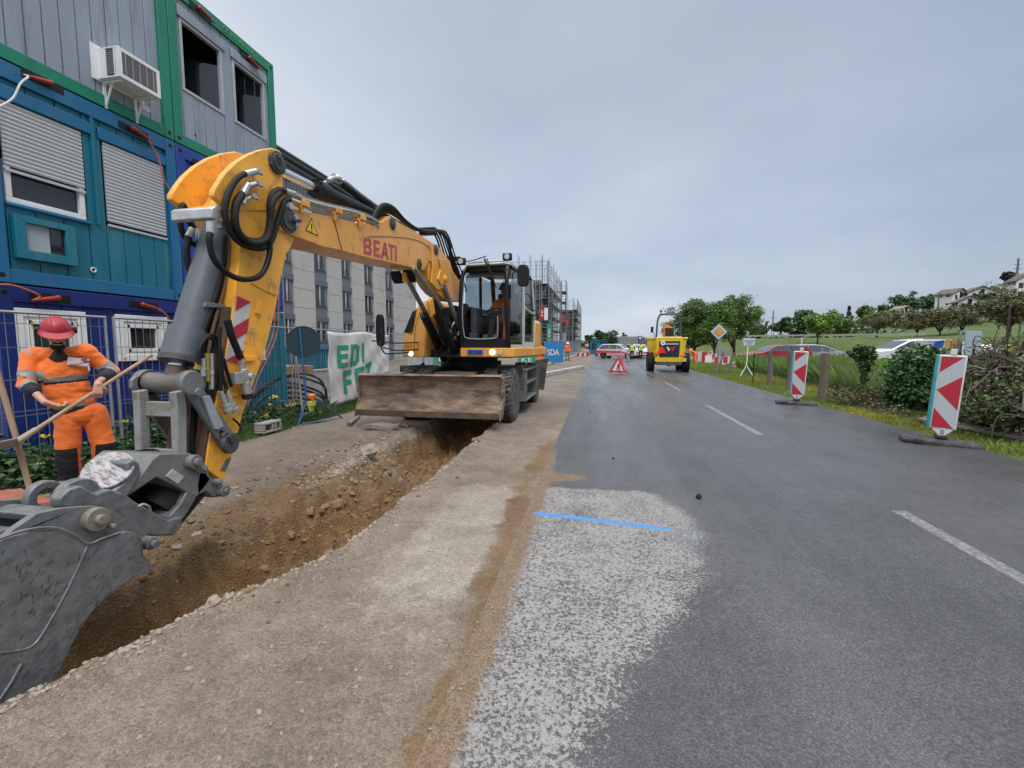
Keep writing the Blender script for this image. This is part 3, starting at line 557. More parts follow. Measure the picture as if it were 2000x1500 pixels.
plug(282,597,[(305,602,.05),(322,612,.06),(332,630,.06),(338,660,.06)],'red plug with an orange cable above the right white window')
plug(392,22,None,'red plug near the roof edge of the top container, nearest one')
plug(488,118,None,'red plug near the roof corner at the far end of the top container')
# cables from the teal container's roof down to the fence
for k,(xo,lab) in enumerate(((0,'pink-orange cable hanging by the yellow stick, thicker one'),(-9,'thin orange cable hanging beside the yellow stick'))):
    b=MB(); b.tube([PX(x+xo*.8,y,XF+.12+.02*k) for x,y in ((545,520),(544,600),(541,650),(522,700),(505,735),(492,775))],.013-.003*k); tag(b.build('hanging_cable',orc),lab,'cable','cables hanging by the digger arm')
# air conditioner
A=PX(187,92,XF); B=PX(296,160,XF); t=thing('air_conditioner','boxy white air conditioner on brackets high on the grey container','air conditioner',(XF,A.y,A.z),None,True)
y0=PX(192,120,XF).y; y1=y0+.60; z1=PX(188,93,XF).z; z0=z1-.40; x1=XF+.34
b=MB(); fr=.03
b.bb((XF-.04,y0,z0),(x1-.01,y1,z0+.02)); b.bb((XF-.04,y0,z1-.02),(x1-.01,y1,z1)); b.bb((XF-.04,y0+.02,z0+.02),(x1-.03,y1-.02,z1-.02),1)
for (yy) in (y0,y1-.03):
    b.bb((x1-.05,yy,z0+.02),(x1,yy+.03,z1-.02)); b.bb((XF-.04,yy,z0+.02),(XF+.12,yy+.03,z1-.02)); b.bb((XF+.255,yy,z0+.02),(XF+.275,yy+.03,z1-.02))
b.bb((x1-.01,y0,z0),(x1+.004,y1,z0+.05)); b.bb((x1-.01,y0,z1-.05),(x1+.004,y1,z1)); b.bb((x1-.01,y0,z0+.05),(x1+.004,y0+.05,z1-.05)); b.bb((x1-.01,y1-.05,z0+.05),(x1+.004,y1,z1-.05))
b.build('casing',[whi,mat('grille_dark',(.10,.10,.115),.8)],t,bevel=.004)
b=MB()
for i in range(5): yy=y0+.05+(i+.5)*(y1-y0-.1)/5; b.bb((x1-.02,yy-.004,z0+.05),(x1+.002,yy+.004,z1-.05))
for i in range(14): zz_=z0+.06+i*.024; b.bb((x1-.02,y0+.05,zz_),(x1-.001,y1-.05,zz_+.006)); b.bb((XF+.12,y0+.008,zz_),(XF+.26,y0+.014,zz_+.005)); b.bb((XF+.275,y0+.008,zz_),(x1-.05,y0+.014,zz_+.005))
b.build('grille',mat('grille_grey',(.36,.37,.38),.6),t)
for yy in (y0+.07,y1-.1):
    b=MB(); b.beam((XF-.03,yy,z0-.02),(x1-.05,yy,z0-.02),.03,.03); b.beam((XF-.02,yy,z0-.035),(XF-.02,yy,z0-.36),.035,.03,up=(1,0,0)); b.beam((XF-.01,yy,z0-.33),(XF+.12,yy,z0-.04),.02,.02); b.build('bracket',whi,t)
b=MB(); b.bb((XF-.042,y0-.07,z0-.02),(XF-.02,y1+.04,z1+.05)); b.build('wall_flange',whi,t)
# ------------------------------------------------------------ apartment building
XB=-22.5; t=thing('apartment_building','long pale apartment block with dark window strips and dark metal top storey','building',(XB,35,-1),None,True)
pale=mat('facade_panel',(.45,.435,.43),.75,var=.05,dirt=(.33,.32,.31),damt=.2,dsc=.5); dk=mat('facade_dark',(.155,.175,.195),.5,var=.04); dkr=mat('roof_metal',(.115,.13,.145),.4,var=.06)
yE=PX(812,560,XB).y; zr=PX(640,350,XB).z; ya=PX(470,560,XB).y; zat=zr-3.3; zb0=-1
strips=[PX(x,560,XB).y for x in (470,498,503,535,553,575,615,641,668,688,712,730,753,769)]
b=MB(); pw=MB(); b.bb((XB-14,ya,zb0),(XB-.3,yE,zat),1)
fl=2.92; zf=[PX(627,600,XB).z-.25+fl*i for i in (-3,-2,-1,0,1,2,3)]
edges=[ya]+strips+[yE]
for i in range(0,len(edges)-1):
    y0,y1=edges[i],edges[i+1]
    if i%2==0:                                   # pale panels
        for z in zf:
            zc0,zc1=max(z+.012,zb0),min(z+fl/2-.012,zat); 
            for (q0,q1) in ((z+.012,z+fl/2-.012),(z+fl/2+.012,z+fl-.012)):
                q0=max(q0,zb0);q1=min(q1,zat)
                if q1>q0+.05: b.bb((XB-.3,y0,q0),(XB,y1,q1),0)
    else:
        b.bb((XB-.3,y0+.004,zb0),(XB-.16,y1-.004,zat-.004),2)
b.build('wall',[pale,mat('joint_dark',(.12,.12,.12),.9),dk],t)
whf=mat('window_white',(.5,.52,.54),.4)
for i in range(1,len(edges)-1,2):
    y0,y1=edges[i],edges[i+1]
    for z in zf:
        if z+2.2>zat or z<-1: continue
        wz0,wz1=z+.35,z+2.0
        if edges[i]>PX(600,560,XB).y or True:
            w_=MB(); w_.bb((XB-.17,y0+.1,wz0),(XB-.10,y0+.22,wz1),0); w_.bb((XB-.17,y1-.45,wz0),(XB-.10,y1-.3,wz1),0); ym=y0+(y1-y0)*.42; w_.bb((XB-.17,ym-.06,wz0),(XB-.08,ym+.06,wz1),1); w_.bb((XB-.17,y0+.1,wz0),(XB-.05,y1-.1,wz0+.06),0)
            w_.bb((XB-.16,y0+.02,wz1),(XB-.02,y1-.02,wz1+.42),2)
            wo=w_.build('window',[dk,whf,dkr],t); g=MB(); g.bb((XB-.16,y0+.2,wz0+.05),(XB-.13,y1-.3,wz1-.01)); g.build('pane',dglass,wo)
            g=MB(); 
            for zz_ in (wz0+.1,wz0+.35,wz0+.6): g.cyl((XB-.03,y0+.1,zz_),(XB-.03,y1-.3,zz_),.018,n=5)
            g.build('railing',dkr,wo)
b=MB(); b.bb((XB-14,ya,zat+.004),(XB-.25,yE-1,zr-.35)); n=70
for i in range(n):
    y=ya+i*(yE-1-ya)/n; b.bb((XB-.26,y+.03,zat+.1),(XB-.2,y+(yE-1-ya)/n-.03,zr-.7))
b.bb((XB-.3,ya,zr-.7),(XB-.05,yE-1,zr-.45)); b.build('attic_wall',dkr,t)
b=MB(); b.bb((XB-14.3,ya,zr-.35),(XB+.25,yE-.6,zr-.12)); b.bb((XB-14.3,ya,zr-.118),(XB+.4,yE-.4,zr)); b.build('roof',dkr,t,bevel=.02)
for x in (541,552,820): 
    pass
for (x,yy) in ((545,347),(560,330)):
    q=PX(x,yy,XB); w_=MB(); w_.bb((XB-.25,q.y-.5,q.z-.7),(XB-.16,q.y+.5,q.z+.7)); w_.build('window',dglass,t)
# block behind the end wall
t=thing('apartment_building','narrow grey-brown wing past the end of the pale apartment block','building',(-26,60,-1),None,True)
q=PX(845,560,-27); b=MB(); b.bb((-40,yE+1,-1),(-27,yE+9,PX(830,500,-27).z)); b.build('wall',mat('brown_wall',(.2,.18,.17),.8),t)
b=MB()
for i in range(4): b.bb((-27.1,yE+2,i*3),(-26.95,yE+4,i*3+1.6)); b.bb((-27.1,yE+5.5,i*3),(-26.95,yE+7.5,i*3+1.6))
b.build('window',dglass,t)
# ------------------------------------------------------------ scaffolded buildings
def scaffold(name,label,x0,x1,y0,y1,z1,floors,core=True,bays=7,blabel=None,top=1.5):
    if core:
        t=thing('building_shell',blabel,'building',((x0+x1)/2,y0+2,0),None,True)
        b=MB(); fh=(z1-.5)/floors
        b.bb((x0+1.6,y0+1.8,0),(x1-1.6,y1-1,z1-.7)); b.build('wall',mat('shell_wall',(.13,.125,.125),.9,var=.35,sc_=.35),t)
        b=MB()
        for i in range(floors+1): b.bb((x0+1.2,y0+1.4,i*fh-.1),(x1-1.2,y1-.6,i*fh+.22))
        b.build('floor_slab',mat('grey_concrete',(.26,.255,.25),.85,var=.2,sc_=.5),t)
        wm2=mat('blue_membrane',(.06,.09,.16),.6,var=.4,sc_=.6)
        for i in range(floors):
            for k in range(5):
                b=MB(); xx=x0+2.2+k*(x1-x0-4.4)/5; b.bb((xx,y0+1.75,i*fh+.9),(xx+(x1-x0-4.4)/8,y0+1.85,i*fh+2.3)); b.build('window_opening',wm2,t)
            for k in range(6):
                b=MB(); yy=y0+2.5+k*(y1-y0-4)/6; b.bb((x1-1.65,yy,i*fh+.9),(x1-1.55,yy+1.6,i*fh+2.3)); b.build('window_opening',wm2,t)
    t=thing(name,label,'scaffolding',((x0+x1)/2,y0,0),'scaffolding far down the road',True)
    b=MB(); pl=MB(); nx=bays; ny=max(2,int((y1-y0)/2.5)); r=.05; lv=int(z1/2)+1
    def run(P,Q,n,depthv):
        P=V(P);Q=V(Q)
        for i in range(n+1):
            p=P.lerp(Q,i/n)
            for d in (V((0,0,0)),V(depthv)):
                b.beam(p+d,p+d+V((0,0,z1+top*(1 if i%2 else .75))),.07,.07,up=(0,1,0))
        for l in range(1,lv+1):
            z=l*2
            for zz_ in (z,z+.5,z+1.0):
                if zz_<z1+top: b.beam(P+V((0,0,zz_)),Q+V((0,0,zz_)),.05,.05)
            if z<z1+.3: pl.beam(P+V(depthv)/2+V((0,0,z-.05)),Q+V(depthv)/2+V((0,0,z-.05)),abs(V(depthv).length),.12)
        for i in range(n):
            p=P.lerp(Q,i/n);q=P.lerp(Q,(i+1)/n)
            for l in range(0,lv,2):
                if (i+l)%3==0: b.beam(p+V((0,0,l*2)),q+V((0,0,l*2+2)),.05,.05)
    run((x0,y0,0),(x1,y0,0),nx,(0,1.1,0)); run((x1,y0,0),(x1,y1,0),ny,(-1.1,0,0))
    b.build('tube_frame',mat('scaffold_tube',(.27,.28,.30),.5,.5,var=.2,sc_=.3),t,smooth=0,fix=False); pl.build('plank_deck',mat('scaffold_deck',(.2,.19,.18),.8,var=.3,sc_=1),t,smooth=0)
    return t
def atY(px,Y): return PY(px,650,Y).x
ya1=62; z=PY(1060,540,ya1).z
scaffold('scaffolding','tall scaffolding round the nearer unfinished building behind the cab',atY(1000,ya1),atY(1069,ya1),ya1,ya1+24,z,5,True,6,'unfinished grey building wrapped in scaffolding just right of the cab',3.0)
yb=88; scaffold('scaffolding','open scaffold tower standing behind the nearer building',atY(1080,yb),atY(1104,yb),yb,yb+5,PY(1100,568,yb).z,4,False,3,None,2.2)
yc=108; scaffold('scaffolding','lower scaffolding round the farther building by the road',atY(1079,yc),atY(1127,yc),yc,yc+26,PY(1120,602,yc).z,4,True,6,'lower unfinished building in scaffolding, farther along the road',2.4)
def bann(name,px0,px1,py0,py1,Y,m,label,txt=None,tm=None,vert=False,cat='banner',mats2=None):
    a=PY(px0,py1,Y); c=PY(px1,py0,Y); t=thing(name,label,cat,((a.x+c.x)/2,Y,a.z),None,True)
    b=MB(); n=8
    for i in range(n):
        x=a.x+(c.x-a.x)*i/n; x2=a.x+(c.x-a.x)*(i+1)/n; b.box(((x+x2)/2,Y+.03*(i%2),(a.z+c.z)/2),(x2-x+.004,.03,c.z-a.z))
    b.build('cloth',m,t)
    if txt:
        b=MB(); W=c.x-a.x;H_=c.z-a.z
        if vert: b.text(txt,1,((a.x+c.x)/2,Y-.03,(a.z+c.z)/2),(0,0,1),(-1,0,0),.004,fit=(H_*.5,W*.5))
        else: b.text(txt,1,((a.x+c.x)/2,Y-.03,(a.z+c.z)/2),(1,0,0),(0,0,1),.004,fit=(W*.6,H_*.3))
        b.build('lettering',tm,t)
    return t
rb=mat('red_banner',(.42,.02,.025),.6); gb=mat('green_banner',(.03,.27,.14),.6); bb_=mat('blue_banner',(.02,.19,.42),.55,var=.1)
bann('banner',1055,1063,599,624,61.6,rb,'red banner hung on the nearer scaffolding','FE',whi,True); bann('banner',1063,1070,601,625,61.5,whi,'white banner beside the red one on the nearer scaffolding')
bann('banner',1097,1102,612,632,107.5,rb,'tall narrow red banner on the farther scaffolding'); bann('banner',1098,1110,625,634,107.3,rb,'small wide red banner low on the farther scaffolding')
bann('banner',1068,1077,632,667,48,gb,'green upright banner with white letters standing on the site fence','KEL',whi,True)
bann('banner',1098,1106,650,668,70,mat('grey_banner',(.3,.32,.35),.7),'pale grey banner board at the foot of the farther scaffolding')
# ------------------------------------------------------------ construction fence panels
XFN=-6.2
def fence_panel(P,Q,h,label,zb=0,wires=34,group='mesh construction fence panels'):
    P=V(P);Q=V(Q); t=thing('mesh_fence',label,'fence',((P.x+Q.x)/2,(P.y+Q.y)/2,zb),group,True); d=Q-P; L_=d.length; d.normalize()
    b=MB(); u=V((0,0,1)); a0=P+V((0,0,zb));c0=Q+V((0,0,zb))
    b.tube([a0+d*.03,a0+d*.03+u*h,c0-d*.03+u*h,c0-d*.03],.021,n=6,sm=False); b.cyl(a0+u*.15+d*.03,c0+u*.15-d*.03,.019,n=6); b.build('frame',gsteel,t)
    b=MB(); n=int(L_/.1)
    for i in range(1,n):
        p=a0.lerp(c0,i/n); b.beam(p+u*.15,p+u*h,.005,.005,up=(0,1,0))
    for z in (.35,.85,.9,1.25,1.6,h-.12): b.beam(a0+u*z,c0+u*z,.007,.007)
    b.build('mesh',mat('grey_wire',(.22,.24,.28),.5,.5),t,smooth=0,fix=False)
    b=MB(); b.box(a0+u*(-.02)+V((0,0,.08)),(.24,.6,.14)); b.build('foot_block',mat('grey_concrete',(.26,.255,.25),.85),t,bevel=.02)
    return t
FZ=-.12
labs=['mesh fence panel at the left picture edge behind the worker','mesh fence panel between the worker and the grey cylinder','mesh fence panel behind the yellow stick and the blue tripod','mesh fence panel carrying the left half of the white banner','mesh fence panel carrying the right half of the white banner','mesh fence panel left of the yellow engine hood','mesh fence panel hidden mostly behind the engine hood']
ys=[1.2,4.7,8.2,11.7,15.2,18.7,22.2,25.7]
# trees of wires are thin: two-metre panels
for i in range(7): fence_panel((XFN,ys[i]+.02,0),(XFN-.0,ys[i+1]-.02,0),1.98,labs[i],FZ-.0)
# white banner EDI FEZ
t=thing('banner','crumpled white banner with green letters hung on the mesh fence','banner',(XFN+.06,12,.4),None,True)
ya_,yb_=PX(637,700,XFN).y,PX(757,700,XFN).y; zt_=1.83; nx,nz=46,22; vs=[];fs=[]
for j in range(nz+1):
    for i in range(nx+1):
        u,v=i/nx,j/nz; y=ya_+(yb_-ya_)*u; zbm=PX(0+637+120*u,0,XFN).z*0+ (.08+.62*sstep(.35,.95,np.array([u]))[0]); 
        if u<.04: y+=.05*v
        z=zt_-(zt_-zbm)*v-.03*math.sin(u*9)*(1-v)
        x=XFN+.05+.018*math.sin(u*24+v*5)*v+.016*math.sin((u*1.4+v)*11)+.006*math.sin(u*50-v*20)
        vs.append((x,y+.02*math.sin(v*9),z))
for j in range(nz):
    for i in range(nx): a=j*(nx+1)+i; fs.append((a,a+1,a+nx+2,a+nx+1))
b=MB(); b.add(vs,fs); bo=b.build('cloth',mat('white_tarp',(.56,.58,.61),.5,var=.05),t,smooth=60); md=bo.modifiers.new('s','SOLIDIFY'); md.thickness=.006
def bmap(u,v): 
    i=min(max(u,0),.999)*nx; j=min(max(v,0),.999)*nz; a=int(j)*(nx+1)+int(i); fu,fv=i-int(i),j-int(j)
    p=V(vs[a]).lerp(V(vs[a+1]),fu); q=V(vs[a+nx+1]).lerp(V(vs[a+nx+2]),fu); return p.lerp(q,fv)+V((.018,0,0))
b=MB()
def glyph(polys,u0,u1,v0,v1):
    for (a0_,a1_,c0_,c1_,sk) in polys:        # cells a: 0..1 across, c:0..1 down, sk = slant
        n=6
        for i in range(n):
            for j in range(n):
                qs=[]
                for (s_,r_) in ((0,0),(1,0),(1,1),(0,1)):
                    A_=a0_+(a1_-a0_)*(i+s_)/n; C_=c0_+(c1_-c0_)*(j+r_)/n; A_+=sk*(C_-.5)
                    qs.append(bmap(u0+(u1-u0)*A_,v0+(v1-v0)*C_))
                k_=len(b.v); b.v+= [tuple(p) for p in qs]; b.f.append((k_,k_+1,k_+2,k_+3)); b.m.append(0)
Eg=[(0,.3,0,1,0),(.3,1,0,.2,0),(.3,.9,.4,.6,0),(.3,1,.8,1,0)]; Dg=[(0,.28,0,1,0),(.28,.7,0,.2,0),(.28,.7,.8,1,0),(.62,.9,.12,.88,0)]; Ig=[(0,1,0,1,0)]; Fg=[(0,.3,0,1,0),(.3,1,0,.22,0),(.3,.85,.42,.62,0)]; Zg=[(0,1,0,.2,0),(.35,.65,.15,.85,-.55),(0,1,.8,1,0)]
glyph(Eg,.12,.27,.17,.48); glyph(Dg,.305,.46,.17,.48); glyph(Ig,.49,.525,.17,.48); glyph(Fg,.19,.33,.53,.86); glyph(Eg,.37,.51,.53,.88); glyph(Zg,.54,.66,.53,.9)
b.build('lettering',mat('green_ink',(.02,.27,.15),.6,var=.1),t,fix=False)
# ------------------------------------------------------------ blue tripod with a round sign seen from behind
c=G(600,832); t=thing('tripod_sign','blue steel tripod holding a round sign seen from its dark back','road sign',(-5.35,7.2,0),None,True)
bl=mat('blue_tube',(.025,.12,.26),.45,var=.2,dirt=(.12,.12,.1),damt=.2); X_=-5.35
top=PX(585,640,X_); hub=PX(603,770,X_); 
b=MB(); b.cyl(PX(598,780,X_),top,.02,n=8); b.build('pole',bl,t)
for x,y,d in ((582,832,-.1),(668,822,.15),(610,800,-.5)):
    b=MB(); e_=PX(x,y,X_+d); b.cyl(hub,(e_.x,e_.y,max(e_.z,.01)),.018,n=8); b.build('leg',bl,t)
b=MB(); b.cyl(PX(590,828,X_-.05),PX(664,818,X_+.1),.018,n=8); b.build('brace',bl,t)
q=PX(593,668,X_); b=MB(); ax=V((.75,-.66,0)); b.cyl(q-ax*.01,q+ax*.015,.29,n=32); b.torus(q+ax*.012,ax,.285,.012,32,6); b.build('sign_disc',mat('dark_sign_back',(.018,.04,.055),.4,var=.15),t)
b=MB(); q=PX(608,775,X_+.05); b.lathe([(.03,-.04),(.075,-.03),(.085,.03),(.06,.06)],q,(0,0,1)); b.build('lamp',mat('amber_lamp',(.6,.17,.02),.3),t)
b=MB(); q=PX(608,788,X_+.05); b.box(q,(.1,.13,.10)); b.box(q+V((0,0,-.09)),(.03,.12,.1)); b.build('lamp_body',mat('yellow_lamp_body',(.55,.5,.05),.5),t,bevel=.01)
b=MB(); b.cyl(PX(572,640,-5.9),PX(592,810,-5.5),.017,n=8); tag(b.build('leaning_rod',mat('grey_tube',(.22,.22,.22),.6)),'thin grey rod leaning beside the blue tripod','rod')
# pipe coils behind the fence
t=thing('pipe_coil','large coil of black plastic pipe lying behind the mesh fence','pipe coil',(-7.1,9.3,0),None,True)
pm_=mat('black_pipe',(.02,.022,.026),.4,var=.3,dirt=(.12,.11,.1),damt=.2)
for i,(A_,B_,C_) in enumerate((((480,800),(560,735),(636,760)),((470,812),(550,748),(632,775)),((480,822),(560,757),(634,785)),((490,830),(565,767),(636,797)),((500,838),(570,776),(634,808)))):
    b=MB(); b.tube([PX(A_[0],A_[1],-6.9),PX((A_[0]*2+B_[0])/3,(A_[1]+B_[1]*1.6)/2.6,-6.95),PX(*B_,-7.0),PX((B_[0]+C_[0])/2+12,(B_[1]*2+C_[1])/3,-7.05),PX(*C_,-7.1),PX(C_[0]-6,C_[1]+40,-7.1)],.032,n=8); b.build('loop',pm_,t)
b=MB(); b.tube([PX(x,y,-6.95) for x,y in ((470,812),(500,770),(545,738),(590,730),(625,742),(638,775),(634,820))],.03); b.build('loop',pm_,t)
# boards on the other side
for (x0,x1,y0,y1,l,m_) in ((555,596,716,729,'brown timber board stack behind the round sign, left one',mat('raw_timber',(.36,.19,.10),.8)),(600,613,714,729,'small brown timber board right of the sign pole',mat('raw_timber',(.36,.19,.10),.8))):
    A_=PX(x0,y0,-8.4); B_=PX(x1,y1,-8.4); b=MB(); b.bb((-9.2,A_.y,B_.z),(-8.4,B_.y,A_.z)); b.bb((-8.42,A_.y+.02,B_.z-.03),(-8.38,B_.y,B_.z)); tag(b.build('timber_board',m_,bevel=.01),l,'board','timber boards behind the fence')
A_=PX(555,731,-9.3); B_=PX(715,740,-9.3); b=MB(); b.bb((-9.4,A_.y,-.4),(-9.25,B_.y,A_.z)); b.bb((-9.42,A_.y,A_.z-.001),(-9.23,B_.y,A_.z+.06)); tag(b.build('site_wall',mat('pale_concrete',(.36,.35,.34),.9,var=.15,dirt=(.2,.2,.18),damt=.3,dsc=1.5),bevel=.01),'low pale concrete wall behind the pipe coil','wall')
# concrete block, steel pipe
t=thing('concrete_block','hollow grey concrete block half sunk in the weeds by the fence','concrete block',(-5.62,6.75,.02),None,True,)
c=PX(524,833,-5.6); b=MB(); cm=mat('block_concrete',(.27,.265,.25),.95,var=.25,sc_=12,bump=.5,bsc=50)
L0=.44
b.bb((c.x-.1,c.y-L0/2,c.z-.09),(c.x+.1,c.y+L0/2,c.z-.05)); b.bb((c.x-.1,c.y-L0/2,c.z+.05),(c.x+.1,c.y+L0/2,c.z+.09))
for yy in (-L0/2,-.02,.05,L0/2-.05): b.bb((c.x-.1,c.y+yy,c.z-.05),(c.x+.1,c.y+yy+.05,c.z+.05))
b.bb((c.x-.1,c.y-L0/2+.05,c.z-.05),(c.x-.06,c.y+L0/2-.05,c.z+.05)); b.build('shell',cm,t,bevel=.012)
a=G(681,829,.04); c=G(712,803,.04); t=thing('steel_pipe','short grey steel pipe lying on the gravel left of the blade','pipe',a,None,True)
b=MB(); ax=(c-a).normalized(); b.lathe([(.032,0),(.042,0),(.042,1.0),(.032,1.0),(.032,.0)],a,ax,16); b.build('tube',mat('pipe_grey',(.27,.26,.25),.5,.4,var=.2,dirt=(.25,.2,.15),damt=.3),t); b=MB(); b.cyl(a+ax*.01,a+ax*.02,.031,n=16); b.build('bore',dark,t)
# ------------------------------------------------------------ wheeled excavator
yel=mat('yellow_paint',(.76,.345,.055),.38,var=.12,sc_=2,dirt=(.30,.16,.06),damt=.17,dsc=8,coat=.15,spec=.5)
yel2=mat('yellow_paint_stick',(.86,.40,.04),.4,var=.08,sc_=2,dirt=(.34,.19,.08),damt=.26,dsc=7,coat=.1)
gry=mat('grey_steel',(.165,.175,.18),.5,.2,var=.18,dirt=(.15,.13,.11),damt=.25,dsc=7,bump=.15,bsc=30)
cylg=mat('grey_paint_cylinder',(.098,.112,.128),.5,.1,var=.15,dirt=(.16,.15,.14),damt=.12,dsc=9,bump=.12,bsc=60)
worn=mat('worn_steel',(.15,.16,.17),.48,.35,var=.3,sc_=12,dirt=(.20,.19,.178),damt=.36,dsc=22,bump=.4,bsc=16)
dgry=mat('dark_chassis',(.055,.06,.065),.6,.1,var=.3,dirt=(.16,.13,.10),damt=.35,dsc=6)
hose=mat('hydraulic_hose',(.007,.0075,.009),.55,var=.4,sc_=10,spec=.3); silver=mat('zinc_fitting',(.50,.51,.50),.38,.7,var=.2,sc_=15)
mudb=mat('blade_steel',(.13,.085,.07),.6,.2,var=.5,sc_=2.5,dirt=(.34,.25,.165),damt=.5,dsc=3.5,bump=.5,bsc=25,stretch=(.7,1,2.6))
cabb=mat('cab_black',(.006,.007,.010),.4,var=.2,spec=.35); cabg=glass('cab_glass',(.85,.88,.88),-.09); cabg2=glass('cab_side_glass',(.34,.40,.42),0); offw=mat('cab_white',(.45,.47,.46),.45,var=.06,dirt=(.3,.3,.28),damt=.2)
redr=mat('chevron_red',(.42,.02,.045),.45,var=.06); whr=mat('chevron_white',(.55,.54,.52),.45,var=.05,dirt=(.42,.38,.33),damt=.25,dsc=8); pink=mat('pink_ink',(.42,.06,.11),.5,var=.15,sc_=30); blki=mat('black_ink',(.015,.015,.015),.5); ywk=mat('warning_yellow',(.72,.50,.02),.45)
tyr=mat('muddy_tyre',(.035,.035,.036),.85,var=.3,dirt=(.15,.135,.12),damt=.5,dsc=12,bump=.5,bsc=30); rimm=mat('rim_grey',(.22,.26,.28),.6,.2,var=.2,dirt=(.2,.17,.14),damt=.4)
EX=thing('wheeled_excavator','yellow wheeled digger with a dozer blade, its arm reaching over the dug trench','excavator',(-2.75,9.9,0),None,True)
# --- tyres
def wheel(c,out,r=.5,w=.22,par=None,name='wheel'):
    c=V(c); t=MB(); ax=V((out,0,0)); n=40
    t.lathe([(r*.60,-w/2),(r*.72,-w*.54),(r*.93,-w*.5),(r*.985,-w*.36),(r*.985,w*.36),(r*.93,w*.5),(r*.72,w*.54),(r*.60,w/2)],c,ax,n)
    for i in range(36):
        a=2*PI*i/36
        for s_ in (-1,1):
            d=V((0,math.cos(a+s_*.05),math.sin(a+s_*.05))); t.box(c+d*(r*.99)+ax*(s_*w*.23),(w*.40,r*.10,r*.07),M.Rotation(a+s_*.05-PI/2,3,'X')@M.Rotation(s_*.35,3,'Z'))
    o=t.build('wheel' if name=='wheel' else name,tyr,par,smooth=25)
    b=MB(); b.lathe([(r*.62,-w*.45),(r*.63,w*.5),(r*.56,w*.48),(r*.50,w*.30),(r*.24,w*.16),(r*.22,w*.36),(r*.12,w*.40),(0.01,w*.40)],c,ax,n); 
    for i in range(10):
        a=2*PI*i/10; p=c+V((0,math.cos(a),math.sin(a)))*r*.33+ax*w*.2; b.cyl(p,p+ax*.05,.016,n=6)
    b.build('rim',rimm,o); return o
for y in (8.70,11.85):
    for x,o in ((-1.74,1),(-2.06,1),(-3.78,-1),(-3.46,-1)): wheel((x,y,.51),o,.53,.27,EX)
# --- chassis
b=MB(); b.bb((-3.15,8.3,.62),(-2.35,12.4,.98)); b.bb((-3.4,9.5,.7),(-2.1,11.2,.97)); b.cyl((-3.4,8.85,.48),(-2.1,8.85,.48),.13); b.cyl((-3.4,11.85,.48),(-2.1,11.85,.48),.13); b.bb((-3.0,7.95,.55),(-2.5,8.3,.95)); b.build('chassis',dgry,EX,bevel=.02)
b=MB(); b.cyl((-2.9,10,.98),(-2.9,10,1.28),.62,n=40); b.cyl((-2.9,10,1.05),(-2.9,10,1.15),.70,n=40); b.build('slew_ring',m_black(),EX)
for s_,x0 in ((1,-1.78),(-1,-4.0)):
    b=MB()
    x1=x0+.27
    b.bb((x0-.3*(s_>0),9.45,.95),(x1+.3*(s_<0),11.25,1.0)); b.bb((x0,9.52,.28),(x0+.05,9.6,.96)); b.bb((x0,11.05,.3),(x0+.05,11.15,.96)); b.bb((x0-.25*(s_>0),9.6,.4),(x0+.05,11.05,.93))
    b.bb((x0,9.6,.66),(x1,11.05,.70)); b.bb((x0,9.6,.30),(x1,11.05,.34)); b.bb((x0,9.48,.28),(x1,9.52,.98)); b.bb((x0,11.1,.30),(x1,11.14,.98))
    b.prism([(x0-.28*(s_>0),9.3,1.06),(x0-.28*(s_>0),9.45,.93),(x0-.28*(s_>0),9.52,.55),(x0-.28*(s_>0),9.47,.55),(x0-.28*(s_>0),9.40,.9),(x0-.28*(s_>0),9.2,1.08)],(.5,0,0))
    b.build('step_box',mat('step_grey',(.16,.175,.17),.6,.2,var=.15,dirt=(.16,.14,.12),damt=.3),EX,bevel=.012)
b=MB(); b.prism([(-4.05,8.7,1.0),(-4.05,10.9,1.0),(-4.05,10.9,1.03),(-4.05,8.75,1.03)],(.75,0,0)); b.beam((-4.05,8.65,1.02),(-3.3,8.9,1.02),.05,.14); b.beam((-3.95,8.75,.85),(-3.7,9.1,1.12),.05,.05); b.build('mudguard',dgry,EX,bevel=.01)
# rear outrigger by the rear wheel
b=MB(); b.prism([(-1.68,12.5,.25),(-1.5,12.5,.25),(-1.42,12.5,.95),(-1.35,12.5,1.15),(-1.75,12.5,1.1)],(0,.08,0)); b.bb((-3.9,12.42,.45),(-1.7,12.5,.95)); b.build('rear_blade',dgry,EX,bevel=.01)
# --- dozer blade
prof=[(7.62,.92),(7.66,.90),(7.72,.74),(7.72,.60),(7.66,.45),(7.52,.30),(7.47,.235),(7.50,.20),(7.60,.26),(7.72,.38),(7.80,.55),(7.80,.76),(7.72,.95)]
xl,xr_=-4.40,-1.67
b=MB(); n=24; pr=prof; k=len(pr)
b.prism([(xl,y,z+.03) for y,z in pr],(xr_-xl,0,0)); b.build('dozer_blade',mudb,EX,smooth=40)
for x in (xl-.02,xr_): b=MB(); b.prism([(x,7.60,.93),(x,7.84,.95),(x,7.86,.5),(x,7.66,.22),(x,7.46,.19),(x,7.50,.32),(x,7.64,.52)],(.022,0,0)); b.build('blade_end_plate',mudb,EX)
b=MB(); b.bb((xl+.01,7.45,.215),(xr_-.01,7.49,.33)); b.build('cutting_edge',mat('edge_steel',(.11,.08,.06),.6,.3,var=.3,dirt=(.2,.14,.09),damt=.4),EX,bevel=.006)
b=MB()
for x in (-3.25,-2.3): b.beam((x,7.8,.45),(x,8.5,.62),.16,.12); b.cyl((x+.12,7.82,.75),(x+.12,8.3,.92),.05)
b.cyl((-3.1,7.95,.86),(-2.75,7.95,.86),.07); b.bb((-2.72,7.9,.72),(-2.2,8.0,.95)); b.build('blade_arm',dgry,EX,bevel=.01)
